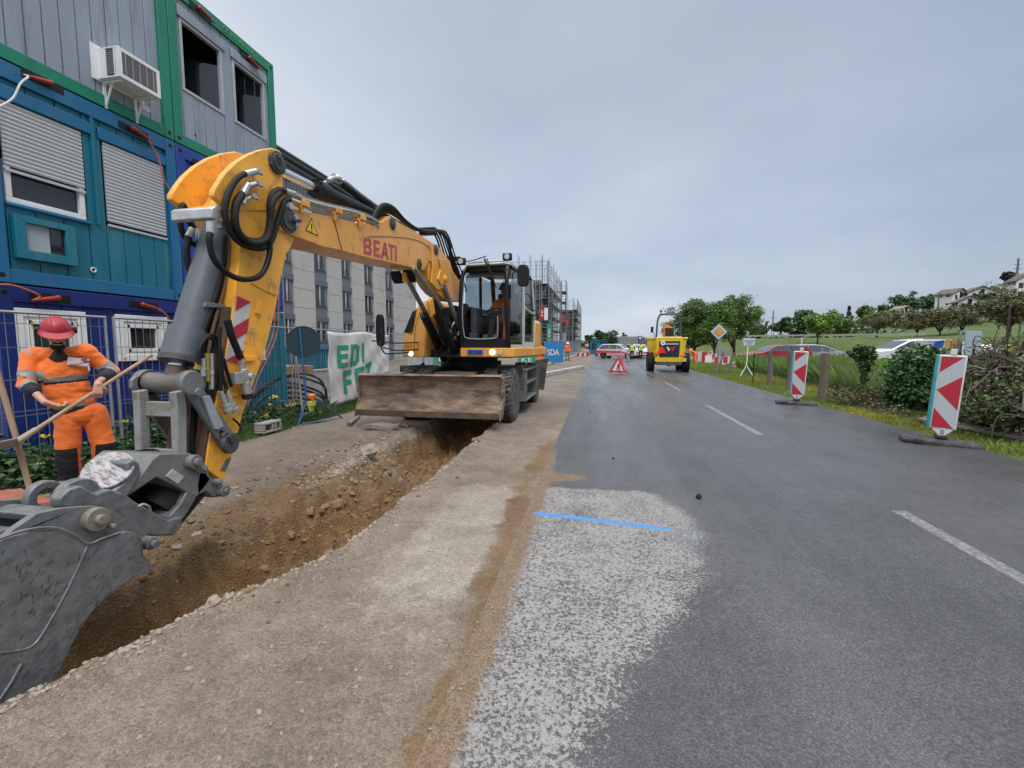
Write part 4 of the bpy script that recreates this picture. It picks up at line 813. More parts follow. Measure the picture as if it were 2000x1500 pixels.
# --- upper carriage
AS=R(-6); OC=V((-2.65,9.9,0)); cA,sA=math.cos(AS),math.sin(AS)
def rotU(mb):
    mb.v=[((x-OC.x)*cA-(y-OC.y)*sA+OC.x,(x-OC.x)*sA+(y-OC.y)*cA+OC.y,z) for x,y,z in mb.v]; return mb
def UPt(x,y,z): return rotU(type('q',(),{'v':[(x,y,z)]})()).v[0]
b=MB(); b.bb((-3.6,8.6,1.26),(-1.5,11.6,1.42)); b.bb((-3.05,8.55,1.25),(-2.55,8.9,1.36)); rotU(b).build('upper_frame',m_black(),EX,bevel=.02)
b=MB(); b.prism([(-2.5,8.4,1.28),(-1.56,8.4,1.28),(-1.42,8.52,1.28),(-1.42,11.3,1.28),(-1.5,11.3,1.28),(-1.5,8.6,1.28),(-2.5,8.5,1.28)],(0,0,.175)); rotU(b).build('front_bumper',yel,EX,bevel=.015)
b=MB(); b.bb((-2.34,8.375,1.33),(-2.02,8.397,1.42)); pl_=rotU(b).build('number_plate',mat('blue_plate',(.01,.10,.42),.4),EX,bevel=.004)
b=MB(); b.text('GE 1285',.08,(-2.18,8.372,1.375),(1,0,0),(0,0,1),.002,fit=(.27,.05)); rotU(b).build('lettering',blki,pl_)
lampm=mat('lit_lamp',(1,.9,.7),.3,emit=(1,.82,.5),es=5); lens=mat('lamp_lens',(.5,.5,.48),.15,spec=.8)
for x,m_ in ((-1.83,lampm),(-1.68,lens)):
    b=MB(); b.cyl((x,8.40,1.375),(x,8.375,1.375),.05,n=20); rotU(b).build('headlight',m_,EX)
# engine hood (left)
b=MB(); P=[(-3.76,1.27),(-3.24,1.27),(-3.24,2.36),(-3.32,2.44),(-3.44,2.40),(-3.57,2.22),(-3.68,1.95),(-3.74,1.65),(-3.76,1.45)]
n=len(P); ls=[(8.62,.90,.0),(8.38,.97,0),(8.32,1,0)]
lay=[]
for (y,s_) in ((8.34,.90),(8.37,.96),(8.46,1.0),(11.4,1.0)):
    lay.append([(-3.5+(x+3.5)*s_, y+max(0,(z-1.5))*.22, 1.27+(z-1.27)*(s_ if z>1.3 else 1)) for x,z in P])
vs=[p for l in lay for p in l]; fs=[tuple(range(n))[::-1],tuple(range(3*n,4*n))]+[(j*n+i,j*n+(i+1)%n,(j+1)*n+(i+1)%n,(j+1)*n+i) for j in range(3) for i in range(n)]
b.add(vs,fs); rotU(b).build('engine_hood',yel,EX,smooth=50,bevel=.012)
b=MB(); b.prism([(-3.730,8.425,1.76),(-3.550,8.42,1.78),(-3.500,8.52,2.25),(-3.570,8.52,2.14),(-3.670,8.47,1.93)],(0,-.02,0)); b.prism([(-3.745,8.45,1.76),(-3.745,8.9,1.76),(-3.590,9.0,2.2),(-3.590,8.55,2.2)],(-.02,0,.01)); rotU(b).build('hood_grille',m_black(),EX)
b=MB(); b.tube([(-3.475,8.33,1.28),(-3.475,8.35,1.6),(-3.460,8.42,1.95),(-3.370,8.5,2.3)],.006,n=5); rotU(b).build('hood_seam',blki,EX)
for x,m_ in ((-3.660,lens),(-3.550,lampm)):
    b=MB(); b.cyl((x,8.36,1.335),(x,8.33,1.335),.042,n=20); rotU(b).build('headlight',m_,EX)
b=MB(); b.text('101',.1,(-3.600,8.335,1.49),(1,0,0),(0,0,1),.003,fit=(.14,.07)); rotU(b).build('lettering',blki,EX)
b=MB(); b.tube([(-4.35,8.2,1.60),(-3.830,8.3,1.55),(-3.350,8.27,1.56),(-3.350,8.27,1.42),(-3.830,8.27,1.40),(-4.1,8.2,1.46)],.014,n=6,sm=False); rotU(b).build('side_rail',m_black(),EX)
b=MB(); b.bb((-3.7,11.3,1.3),(-1.72,12.0,2.15)); b.bb((-3.75,9.4,1.4),(-3.25,11.3,2.2)); rotU(b).build('counterweight',yel,EX,bevel=.08)
# mirrors
def mirror(p,w_,h,tilt=0,lab=None):
    b=MB(); p=V(p); n=20; P=[(p.x+w_/2*math.copysign(abs(math.cos(a))**.6,math.cos(a)),p.y,p.z+h/2*math.copysign(abs(math.sin(a))**.6,math.sin(a))) for a in [2*PI*i/n for i in range(n)]]
    b.prism(P,(.03,.05,0)); return b.build('mirror',m_black(),EX,bevel=.012)
mirror(PY(740,640,8.0)+V((0,0,-.05)),.15,.62); b=MB(); q=PY(741,665,8.0); b.tube([q+V((0,.05,-.1)),PY(752,690,8.05),PY(775,690,8.1),PY(800,688,8.25)],.015,n=6); b.tube([q+V((0,.05,-.05)),PY(757,672,8.1)],.012,n=6); b.build('mirror_arm',m_black(),EX)
mirror(PY(1020,538,8.15),.20,.40); b=MB(); b.tube([PY(1020,530,8.2),PY(1003,532,8.35),PY(1001,545,8.4)],.012,n=6); b.build('mirror_arm',m_black(),EX)
# --- cab
x0,x1,y0,y1,z0,z1=-2.5,-1.52,8.48,10.35,1.46,3.05
def fr(pts,r=.03): b.tube(pts,r,n=8,sm=False)
b=MB()
fl_=[(x0+.01,y0-.0,z0),(x0+.02,y0-.09,z0+.7),(x0+.04,y0-.02,z1-.2),(x0+.1,y0+.2,z1-.02)]; frt=[(x1-.01,y0,z0),(x1-.02,y0-.09,z0+.7),(x1-.04,y0-.02,z1-.2),(x1-.1,y0+.2,z1-.02)]
for P in (fl_,frt): b.tube(P,.045,n=8)
b.bb((x0,y0-.03,z0-.02),(x1,y0+.05,z0+.17)); b.bb((x0+.05,y0+.10,z1-.12),(x1-.05,y0+.22,z1+.0))
b.bb((x0,y0+.05,z0-.02),(x0+.05,y1,z0+.6)); b.bb((x1-.05,y0+.05,z0-.02),(x1,y1,z0+.08)); b.bb((x0,y1-.05,z0),(x1,y1,z0+.75)); 
for x in (x0+.04,x1-.04):
    b.tube([(x,y1-.03,z0+.1),(x,y1-.04,z0+.9),(x,y1-.15,z1-.05)],.05,n=8); b.beam((x,y0+.2,z1-.03),(x,y1-.15,z1-.03),.06,.06)
b.beam((x0+.04,y0+.95,z0+.1),(x0+.04,y0+.95,z1-.05),.05,.06,up=(0,1,0)); b.bb((x0+.02,y0,z0),(x1-.02,y1,z0+.03)); rotU(b).build('cab_frame',cabb,EX,bevel=.008)
b=MB(); z_=z1; P=[(x0+.02,y0+.18),(x0+.12,y0+.02),(x1-.12,y0+.02),(x1-.02,y0+.18),(x1-.02,y1-.12),(x1-.15,y1),(x0+.15,y1),(x0+.02,y1-.12)]
b.prism([(x,y,z1-.02) for x,y in P],(0,0,.05)); b.prism([(x*.93+.07*(x0+x1)/2,y*.94+.06*(y0+y1)/2,z1+.03) for x,y in P],(0,0,.06)); rotU(b).build('cab_roof',offw,EX,bevel=.025)
b=MB(); b.cyl((-1.7,8.9,3.13),(-1.7,8.9,3.28),.008,n=6); b.cyl((-1.95,9.1,3.1),(-1.95,9.1,3.22),.03); rotU(b).build('antenna',m_black(),EX)
b=MB(); b.prism([(x0+.07,y0-.0,z0+.19),(x0+.08,y0-.085,z0+.7),(x0+.1,y0-.02,z1-.25),(x0+.14,y0+.12,z1-.12)],(x1-x0-.16,0,0)); gb_=MB()
vs=[V(v) for v in b.v]; gb_.add(vs[:4]+vs[4:],[(0,1,5,4),(1,2,6,5)]); tp=MB(); tp.add(vs[:4]+vs[4:],[(2,3,7,6)]); rotU(tp).build('windscreen_header',cabb,EX,fix=False); rotU(gb_).build('windscreen',cabg,EX,smooth=60,fix=False)
b=MB(); b.tube([(x0+.085,y0-.05,z1-.3),(x0+.07,y0-.115,z0+.7),(x0+.07,y0-.06,z0+.3),(x0+.16,y0-.045,z0+.18),(x1-.3,y0-.045,z0+.18),(x1-.21,y0-.06,z0+.28),(x1-.2,y0-.10,z0+.6)],.012,n=6); rotU(b).build('windscreen_seal',mat('seal_grey',(.28,.29,.28),.5),EX)
b=MB(); xs_=x1-.01
b.add([(xs_,y0+.12,z0+.1),(xs_,y0+.95,z0+.1),(xs_,y0+.95,z1-.1),(xs_,y0+.15,z1-.1)],[(0,1,2,3)]); b.add([(xs_,y0+1.03,z0+.85),(xs_,y1-.1,z0+.85),(xs_,y1-.2,z1-.1),(xs_,y0+1.03,z1-.1)],[(0,1,2,3)]); b.add([(x0+.03,y0+.1,z0+.6),(x0+.03,y1-.1,z0+.6),(x0+.03,y1-.2,z1-.1),(x0+.03,y0+.15,z1-.1)],[(0,1,2,3)]); b.add([(x0+.08,y1-.04,z0+.78),(x1-.08,y1-.04,z0+.78),(x1-.08,y1-.14,z1-.1),(x0+.08,y1-.14,z1-.1)],[(0,1,2,3)])
rotU(b).build('side_window',cabg2,EX,fix=False)
b=MB(); b.tube([(x1+.0,y0+.98,z0+.02),(x1+.01,y0+.98,z0+.9),(x1-.01,y0+.98,z1-.1)],.035,n=6,sm=False); b.tube([(x1+.01,y1-.02,z0+.02),(x1+.01,y1-.02,z0+.85),(x1-.0,y1-.15,z1-.1)],.03,n=6,sm=False); b.tube([(x1+.01,y0+.98,z0+.85),(x1+.01,y1-.02,z0+.75)],.03,n=6); b.bb((x1-.02,y0+.08,z0-.02),(x1+.02,y1,z0+.06)); b.bb((x1-.015,y0+1.0,z0+.05),(x1+.005,y1-.05,z0+.12)); rotU(b).build('door_frame',offw,EX)
b=MB(); b.add([(x1,y0+1.02,z0+.12),(x1,y1-.06,z0+.12),(x1,y1-.06,z0+.72),(x1,y0+1.02,z0+.80)],[(0,1,2,3)]); rotU(b).build('door_glass',cabg2,EX,fix=False)
b=MB(); b.tube([(x1+.0,y0+1.25,z0+1.15),(x1+.07,y0+1.25,z0+1.1),(x1+.07,y0+1.5,z0+.95),(x1,y0+1.5,z0+.93)],.012,n=6); b.torus((x1+.05,y1-.1,z0+.78),(0,1,0),.06,.012,16,6); rotU(b).build('grab_handle',m_black(),EX)
def worklamp(c,m_=lens):
    b=MB(); c=V(c); b.box(c,(.17,.09,.13)); o=b.build('work_light',m_black(),EX,bevel=.015); g=MB(); g.cyl(c+V((0,-.046,0)),c+V((0,-.055,0)),.05,n=18); g.build('lens',m_,o)
worklamp(PY(991,502,8.3)); worklamp(PY(901,511,8.3)); b=MB(); b.tube([PY(905,512,8.4),PY(925,508,8.5),PY(950,500,8.5)],.01,n=6); b.build('lamp_bracket',m_black(),EX)
b=MB(); b.cyl(PY(946,505,8.35),PY(963,545,8.32),.018,n=6); b.cyl(PY(951,505,8.34),PY(969,562,8.3),.010,n=6); b.cyl(PY(983,520,8.3),PY(982,590,8.3),.006,n=6); b.build('wiper',m_black(),EX)
# interior
b=MB(); b.bb((-2.25,9.35,1.8),(-1.72,9.9,1.95)); b.bb((-2.22,9.85,1.9),(-1.75,10.02,2.65)); b.bb((-2.12,9.86,2.62),(-1.85,9.98,2.85)); b.bb((-2.15,9.4,1.48),(-1.8,9.85,1.8)); b.bb((-2.42,9.1,1.75),(-2.28,9.9,2.1)); b.bb((-1.72,9.2,1.75),(-1.6,9.85,2.08)); rotU(b).build('seat',mat('seat_fabric',(.03,.03,.035),.8),EX,bevel=.04)
b=MB(); b.beam((-1.99,8.72,1.5),(-1.99,8.95,2.15),.12,.12); b.cyl((-1.99,8.93,2.1),(-1.99,8.97,2.16),.06); b.torus((-1.99,8.98,2.19),(0,-.35,.93),.19,.018,28,8); b.beam((-2.17,8.98,2.19),(-1.81,8.98,2.19),.02,.02); rotU(b).build('steering_wheel',cabb,EX)
b=MB(); b.bb((-2.4,8.6,1.5),(-2.25,8.8,1.75)); b.beam((-1.93,8.62,1.5),(-1.93,8.8,1.72),.12,.04); b.beam((-2.1,8.62,1.5),(-2.1,8.8,1.72),.12,.04); b.bb((-2.42,8.75,1.75),(-2.3,9.05,2.25)); b.cyl((-2.35,9.2,2.1),(-2.33,9.1,2.3),.025); b.cyl((-1.66,9.3,2.08),(-1.67,9.2,2.28),.025); b.bb((-1.72,8.62,2.0),(-1.58,8.66,2.2)); rotU(b).build('control_console',mat('console_grey',(.07,.08,.09),.6),EX,bevel=.015)
# central machinery between hood and cab
rg=random.Random(4); b=MB()
b.bb((-3.22,8.95,1.3),(-2.5,11.2,2.3)); b.bb((-3.1,8.8,1.3),(-2.6,9.0,2.05)); b.beam((-2.95,8.75,1.35),(-2.75,8.9,2.3),.16,.2); b.beam((-2.65,8.75,1.35),(-2.6,8.9,2.35),.10,.12)
for i in range(16): x=rg.uniform(-3.05,-2.6); z=rg.uniform(1.35,2.15); b.box((x,8.76,z),(rg.uniform(.08,.2),.16,rg.uniform(.06,.18)))
rotU(b).build('valve_block',m_black(),EX,bevel=.01)
for i in range(26):
    b=MB(); x=rg.uniform(-3.12,-2.62); z=rg.uniform(1.35,1.6); b.tube([(x,8.7,z),(x+rg.uniform(-.15,.15),8.5,z+rg.uniform(.0,.25)),(x+rg.uniform(-.2,.2),8.55,z+rg.uniform(.2,.6)),(x+rg.uniform(-.1,.1),8.85,z+rg.uniform(.4,.7))],rg.choice((.013,.018)),n=6); rotU(b).build('hose',hose if i%4 else silver,EX)
# --- arm: outlines traced in the plane of its right-hand plates
XA=-2.79
def P3(pts,X): return [PX(x,y,X) for x,y in pts]
def pr(pts,X,w_,name,m_,par=EX,bevel=.008,dx=0,seg=2):
    p=P3(pts,X); 
    if dx: p=[q+V((dx,0,0)) for q in p]
    b=MB(); b.prism(p,(-w_,0,0)); return b.build(name,m_,par,bevel=bevel,seg=seg)
boomP=[(543,412),(562,406),(596,413),(652,424),(699,436),(723,441),(738,438),(751,430),(761,422),(783,437),(800,446),(820,458),(846,475),(849,490),(846,512),(838,510),(829,528),(773,516),(708,501),(663,489),(630,482),(577,462),(548,450),(538,432)]
boom=pr(boomP,XA,.42,'boom',yel)
baseP=[(846,474),(862,486),(870,500),(879,510),(884,528),(896,546),(902,566),(898,590),(880,588),(866,582),(856,574),(846,562),(838,548),(836,528),(838,510),(846,512)]
pr(baseP,XA-.015,.24,'boom_base',yel)
b=MB(); b.prism(P3([(843,476),(856,482),(858,520),(862,548),(866,562),(855,566),(843,552),(846,520)],XA+.03),(-.03,0,0)); b.prism(P3([(858,505),(874,505),(878,530),(872,552),(862,556),(856,545),(862,525)],XA+.055),(-.03,0,0)); b.build('knee_plate',yel,EX,bevel=.006)
stickP=[(445,400),(553,385),(552,400),(547,420),(540,440),(549,452),(577,464),(571,478),(560,496),(552,530),(545,570),(539,601),(524,663),(505,724),(485,776),(472,816),(462,862),(449,905),(436,942),(401,914),(406,877),(413,834),(422,785),(432,739),(441,693),(450,641),(459,574),(462,540),(468,510),(469,480),(464,450),(455,428)]
stick=pr(stickP,XA-.02,.36,'stick',yel2)
earP=[(553,306),(546,294),(532,289),(510,292),(484,302),(460,318),(440,338),(428,356),(418,373),(418,383),(434,398),(447,412),(553,412),(553,380)]
pr(earP,XA-.012,.05,'stick_ear',yel2,bevel=.006); pr(earP,XA-.012,.05,'stick_ear',yel2,bevel=.006,dx=-.37)
pr([(505,345),(553,345),(552,400),(470,410),(455,398),(480,350)],XA-.07,.28,'stick_web',yel2)
def pin(px,py,r,X=XA,name='pin',out=.03,m_=None,rr=None,plate=None):
    q=PX(px,py,X); b=MB(); b.cyl(q+V((-.02,0,0)),q+V((out*.6,0,0)),r*1.35,n=24); b.cyl(q+V((0,0,0)),q+V((out,0,0)),r,n=24); b.cyl(q,q+V((out*1.3,0,0)),r*.35,n=6)
    if plate: 
        e_=PX(plate[0],plate[1],X); b.beam(q+V((out*.4,0,0)),e_+V((out*.4,0,0)),.02,r*1.3,up=(1,0,0)); b.cyl(e_,e_+V((out,0,0)),r*.3,n=6)
    return b.build(name,m_ or dgry,EX,bevel=.003)
pin(541,318,.07,plate=(536,306)); pin(561,430,.085,plate=(578,432)); pin(818,516,.06); pin(766,437,.06); pin(851,488,.065,XA+.03); pin(870,545,.05,XA+.06,m_=yel); pin(815,481,.05,XA-.02,m_=yel,out=.015)
pr([(573,419),(584,421),(586,443),(576,444)],XA+.03,.03,'lock_plate',silver); 
pr([(534,296),(548,300),(549,325),(540,332),(530,320)],XA+.02,.03,'pin_cap',dgry)
b=MB(); b.tube(P3([(718,462),(760,462),(800,466),(825,474),(846,490)],XA+.004),.004,n=4); b.tube(P3([(650,424),(655,440),(663,470),(668,488)],XA+.003),.006,n=4); b.build('weld_seam',mat('seam_brown',(.2,.08,.015),.6),boom)
b=MB(); b.tube(P3([(490,552),(515,566),(540,577)],XA-.016),.005,n=4); b.build('weld_seam',yel2,stick)
# underside stain strip, lettering, signs
def quad_on(pts,X,m_,name,par,th=.004):
    b=MB(); b.prism(P3(pts,X+th),(-th,0,0)); return b.build(name,m_,par)
A=PX(712,470,XA);B=PX(776,487,XA); mid=PX(743,487,XA+.004)
b=MB()
def letterquad(polys,corn):   # corn: px corners tl,tr,br,bl ; polys in unit square
    tl,tr,br,bl=[V((*c,0)) for c in corn]
    for P in polys:
        p=[]
        for u,v in P: a=tl.lerp(tr,u); c=bl.lerp(br,u); q=a.lerp(c,v); p.append((q.x,q.y))
        b.prism(P3(p,XA+.005),(-.004,0,0))
def gl_(ch,u0,u1):
    s={'B':[[(0,0),(.25,0),(.25,1),(0,1)],[(.25,0),(.8,0),(.95,.15),(.7,.17),(.25,.17)],[(.7,.17),(.95,.15),(.95,.35),(.8,.5),(.68,.38)],[(.25,.42),(.68,.38),(.8,.5),(.7,.58),(.25,.58)],[(.7,.58),(.8,.5),(1,.68),(1,.85),(.75,.8)],[(.25,.83),(.75,.8),(1,.85),(.85,1),(.25,1)]],
       'E':[[(0,0),(.28,0),(.28,1),(0,1)],[(.28,0),(.95,0),(.95,.17),(.28,.17)],[(.28,.42),(.85,.42),(.85,.58),(.28,.58)],[(.28,.83),(1,.83),(1,1),(.28,1)]],
       'A':[[(.38,0),(.62,0),(.25,1),(0,1)],[(.38,0),(.62,0),(1,1),(.75,1)],[(.3,.6),(.7,.6),(.75,.76),(.25,.76)]],
       'T':[[(0,0),(1,0),(1,.17),(0,.17)],[(.36,.17),(.64,.17),(.64,1),(.36,1)]],'I':[[(.2,0),(.8,0),(.8,1),(.2,1)]]}[ch]
    return [[(u0+(u1-u0)*u,v) for u,v in P] for P in s]
pl=[]
for ch,u0,u1 in (('B',0,.24),('E',.30,.50),('A',.52,.76),('T',.75,.93),('I',.94,1.02)): pl+=gl_(ch,u0,u1)
letterquad(pl,((711,463),(775,480),(775,511),(711,495))); b.build('lettering',pink,boom)
w_=quad_on([(609,425),(622,461),(597,450)],XA,blki,'warning_sign',EX); g=MB(); g.prism(P3([(609,429),(620,459),(599.5,449.5)],XA+.007),(-.003,0,0)); g.build('yellow_field',ywk,w_); g=MB(); g.prism(P3([(608.2,437),(610.2,437.5),(610,448),(608.6,447.6)],XA+.010),(-.003,0,0)); g.prism(P3([(608.5,450),(610.2,450.5),(610.2,453),(608.5,452.5)],XA+.010),(-.003,0,0)); g.build('exclamation_mark',blki,w_)
chv=quad_on([(464,578),(491,590),(470,712),(441,704)],XA-.02,whr,'chevron_sign',EX,.004); g=MB()
for P in ([(464,578),(491,590),(460,607)],[(487,621),(483,650),(450,669),(453,641)],[(476,684),(470,711),(441,704)]): g.prism(P3(P,XA-.012),(-.003,0,0))
g.build('red_stripe',redr,chv)
pr([(503,590),(513,591),(510,614),(500,612)],XA-.005,.015,'bracket',yel2,stick,.004); pr([(478,694),(500,697),(497,705),(481,706)],XA+.0,.02,'bracket',yel2,stick,.004); pr([(452,764),(467,768),(465,774),(450,774)],XA+.0,.02,'bracket',yel2,stick,.004)
pr([(443,897),(452,893),(448,905),(440,920),(431,918)],XA-.012,.008,'paint_wear',gry,stick,.001)
# --- stick cylinder (top): chrome rod + black barrel
XM=XA-.21
def C3(a,c,r,name,m_,X=XM,n=20,par=EX,r2=None):
    b=MB(); b.cyl(PX(a[0],a[1],X),PX(c[0],c[1],X),r,r2,n=n); return b.build(name,m_,par)
def at_(x,y,X=XM): return PX(x,y,X)
sc1=C3((538,330),(630,374),.045,'cylinder_rod',m_chrome()); bar=C3((622,371),(752,432),.082,'stick_cylinder',m_black()); C3((616,368),(637,378),.098,'gland',m_black(),par=bar)
b=MB(); 
for i in range(10):
    a=2*PI*i/10; q=at_(616,368); ax=(at_(752,432)-q).normalized(); u=ax.cross(V((1,0,0))).normalized(); p=q+(V((1,0,0))*math.cos(a)+u*math.sin(a))*.09; b.cyl(p-ax*.03,p+ax*.02,.013,n=6)
b.build('gland_bolt',m_black(),bar)
b=MB(); b.tube([at_(632,358),at_(650,352),at_(668,358),at_(690,372),at_(720,395),at_(745,425)],.018); b.tube([at_(640,352,XM+.03),at_(655,347,XM+.03),at_(675,356,XM+.03),at_(700,376,XM+.03),at_(735,402,XM+.03)],.022); b.build('cylinder_pipe',silver,bar); b=MB(); b.tube([at_(668,362),at_(690,378),at_(712,396),at_(735,412),at_(752,420)],.03); b.build('hose',hose,bar)
b=MB(); q=at_(660,352); 
for i in range(9): b.cyl(q+V((rg.uniform(-.05,.05),rg.uniform(-.1,.1),rg.uniform(-.03,.05))),q+V((rg.uniform(-.07,.07),rg.uniform(-.14,.14),rg.uniform(-.03,.07))),.018,n=8)
b.build('fitting',silver,bar)
# rigid pipes along the boom top
for i,(o,r,xx) in enumerate(((0,.019,.02),(7,.015,.0),(11,.012,-.03),(-4,.014,-.12),(2,.014,-.2))):
    b=MB(); b.tube([PX(x,y+o,XA+xx) for x,y in ((553,374),(580,382),(600,392),(640,403),(690,414),(725,426),(740,436))],r,n=8); b.build('steel_pipe',silver if i!=3 else gry,boom)
b=MB()
for (x,y) in ((589,402),(655,416),(703,430)): b.prism(P3([(x-6,y-4),(x+8,y-2),(x+5,y+6),(x+3,y+14),(x,y+14),(x-1,y+5)],XA+.03),(-.03,0,0)); b.box(PX(x,y-4,XA+.0),(.12,.09,.06))
b.build('pipe_clamp',yel,boom,bevel=.004)
for i,(dx,dy,r) in enumerate(((0,0,.026),(4,4,.024),(9,9,.022),(-3,6,.02),(14,14,.02),(2,-2,.02))):
    b=MB(); X=XA-.02-.05*i; b.tube([PX(728+dx*.3,428+dy*.2,X),PX(738,408+dy,X),PX(752,400+dy,X),PX(770,408+dy*.9,X),PX(790,430+dy*.4,X),PX(812,446+dy*.2,X),PX(835,452,X),PX(848,452-i,X),PX(862,452+i,X),PX(872+i*1,465,X),PX(880,490,X),PX(889-i*3,515,X),PX(898-i*3,545,X)],r,n=8); b.build('hose',hose,EX)
for i in range(6):
    b=MB(); X=XA-.05-.05*i; x0_=840+i*5; b.tube([PX(x0_-6,450,X),PX(x0_+4,450+abs(i-3),X),PX(x0_+12,464,X),PX(x0_+20,488,X),PX(x0_+28,512,X),PX(x0_+36,530,X),PX(x0_+46,570,X)],.017,n=8); b.build('hose',hose,EX)
b=MB(); b.box(PX(836,452,XA-.15),(.3,.14,.12)); b.build('hose_clamp',m_black(),EX,bevel=.02)
b=MB(); b.box(PX(889,506,XM),(.3,.3,.05)); b.build('hose_guide',m_black(),EX,bevel=.01)
# lift / adjusting cylinders under the knee
for i,(a_,c_,r,X,m_) in enumerate((((806,522),(862,600),.045,XA+.0,gry),((793,540),(835,618),.045,XA-.42,gry),((868,560),(896,640),.045,XA+.03,gry))):
    b=MB(); b.cyl(PX(*a_,X),PX(*c_,X),r,n=16); b.build('cylinder_rod',m_chrome() if i<0 else mat('dull_rod',(.30,.30,.29),.4,.6),EX)
for (a_,c_,X) in (((824,548),(890,690),XA-.05),((812,580),(868,700),XA-.42)):
    b=MB(); q=PX(*a_,X); e_=PX(c_[0],c_[1],X); b.cyl(q.lerp(e_,.25),e_,.085,n=20); b.build('lift_cylinder',m_black(),EX)
b=MB(); 
for (x,y) in ((776,538),(800,536)):
    q=PX(x,y,XA-.15-.2*(x<790))
    for k in range(4): b.box(q+V((0,.03*k-.05,-.02*k)),(.16,.05,.12),(.3,0,0))
b.build('rubber_stop',m_rub(),EX,bevel=.01)
pr([(792,532),(803,530),(804,543),(799,552),(792,550)],XA-.16,.06,'cylinder_lug',yel,bevel=.01)
b=MB(); q=PX(842,600,XA+.02); b.box(q,(.05,.22,.30),(.4,0,0)); b.build('hood_bracket',yel,EX,bevel=.03)
# --- bucket cylinder (grey) and linkage
XC=-3.0
bc=C3((430,438),(362,664),.105,'bucket_cylinder',cylg,XC,28); C3((368,646),(352,702),.128,'gland',cylg,XC,28,bc); C3((352.5,698),(350,708),.132,'gland_ring',dgry,XC,28,bc)
C3((352,700),(345,722),.06,'cylinder_rod',m_chrome(),XC,20); C3((347,716),(338,756),.068,'rod_eye',mat('rusty_eye',(.13,.10,.08),.6,.3,var=.3,dirt=(.25,.18,.12),damt=.3),XC,20)
b=MB(); b.prism(P3([(437,470),(452,470),(448,620),(430,640),(416,620)],XC+.06),(-.12,0,0)); b.build('hose_bundle_core',m_black(),EX,bevel=.01)
# manifold on the stick
mf=MB(); c_=PX(400,425,XA+.02); a_=PX(434,412,XA+.02); 
mf.prism([PX(432,408,XA+.02),PX(434,424,XA+.02),PX(424,430,XA+.02),PX(415,425,XA+.02),PX(414,406,XA+.02),PX(420,402,XA+.02)],(-.34,-.02,-.01)); mo=mf.build('manifold',silver,EX,bevel=.008)
mf=MB()
for i in range(6): q=PX(428,427,XA-.02-.055*i)+V((0,0,-.02)); mf.cyl(q,q+V((0,0,-.05)),.017,n=6); q2=PX(424,404,XA-.02-.055*i); mf.cyl(q2,q2+V((0,0,.02)),.012,n=6)
mf.build('fitting',silver,mo)
# hoses around the elbow (right side)
XH=XA+.04
def hz(pts,r,X=XH,m_=None,name='hose'):
    b=MB(); b.tube([PX(p[0],p[1],X+(p[2] if len(p)>2 else 0)) for p in pts],r,n=10); return b.build(name,m_ or hose,EX)
hz([(478,339),(462,350),(447,375),(439,405),(443,435),(459,465),(485,482),(515,484),(530,470),(540,440),(549,410),(556,393),(566,389)],.024)
hz([(474,378),(462,395),(457,425),(463,450),(480,467),(505,471),(521,460),(527,430),(527,400),(532,380),(545,371),(556,373)],.027)
hz([(474,378),(463,400),(460,430),(468,455),(486,472),(507,474),(523,462),(530,435),(531,405),(537,388),(548,378)],.024,XH+.04)
hz([(411,455),(409,470),(415,500),(430,522),(455,540),(480,546),(505,540),(520,520),(527,490),(526,470)],.022,XH+.02)
hz([(377,446),(366,425),(358,400),(352,420),(355,450),(368,470),(385,480)],.022,XA-.36)
hz([(368,465),(364,490),(368,520),(376,535)],.024,XA-.3); hz([(390,470),(388,500),(384,520),(376,540)],.022,XA-.28)
for (a_,c_,r) in (((500,335),(478,340),.026),((498,359),(484,363),.022),((484,360),(472,382),.027),((492,384),(480,390),.014),((480,388),(474,398),.016),((411,434),(411,456),.026),((375,447),(368,463),.025),((388,447),(389,470),.022),((555,373),(575,379),.026),((566,390),(585,397),.022)):
    b=MB(); q=PX(*a_,XH); b.cyl(PX(*a_,XH+.0 if a_[0]>400 else XA-.3),PX(*c_,XH if a_[0]>400 else XA-.3),r,n=12); b.build('fitting',silver,EX)
for (x,y) in ((501,334),(501,358),(492,383)):
    b=MB(); q=PX(x,y,XH); b.cyl(q+V((-.05,0,0)),q+V((.03,0,0)),.022,n=6); b.cyl(q,q+V((0,.06,.0)),.016,n=6); b.build('fitting',silver,EX)
q=PX(425,355,XA-.38); b=MB(); b.cyl(q,q+V((0,.1,.02)),.025,n=8); b.cyl(q+V((-.02,.05,0)),q+V((.05,.05,0)),.022,n=6); b.build('fitting',silver,EX)
# hose bundle down the inside of the stick
for i in range(11):
    dx=(i-5)*3.2; X=XC+.1-.03*(i%4); hz([(452+dx*.8,460),(446+dx,540),(430+dx,600),(418+dx*1.3,650),(410+dx*1.5,700),(400+dx*1.2,760),(392+dx,840),(388+dx*.8,890)],.014 if i%3 else .018,X,hose if i!=4 else mat('brown_bar',(.16,.08,.04),.7))
fe=[(452,600),(450,641),(441,693),(432,739),(422,785),(413,834),(406,877),(401,914)]; fe=P3(fe,XA-.03); b=MB()
for a_,c_ in zip(fe,fe[1:]): b.prism([a_+V((0,-.004,0)),c_+V((0,-.004,0)),c_+V((0,-.03,0)),a_+V((0,-.03,0))],(-.34,0,0))
b.build('front_plate',mat('rusty_plate',(.085,.055,.04),.7,.2,var=.4,dirt=(.2,.11,.06),damt=.35),EX)
pr([(402,590),(454,596),(452,602),(400,600)],XC+.12,.2,'hose_clamp',gry,bevel=.004)
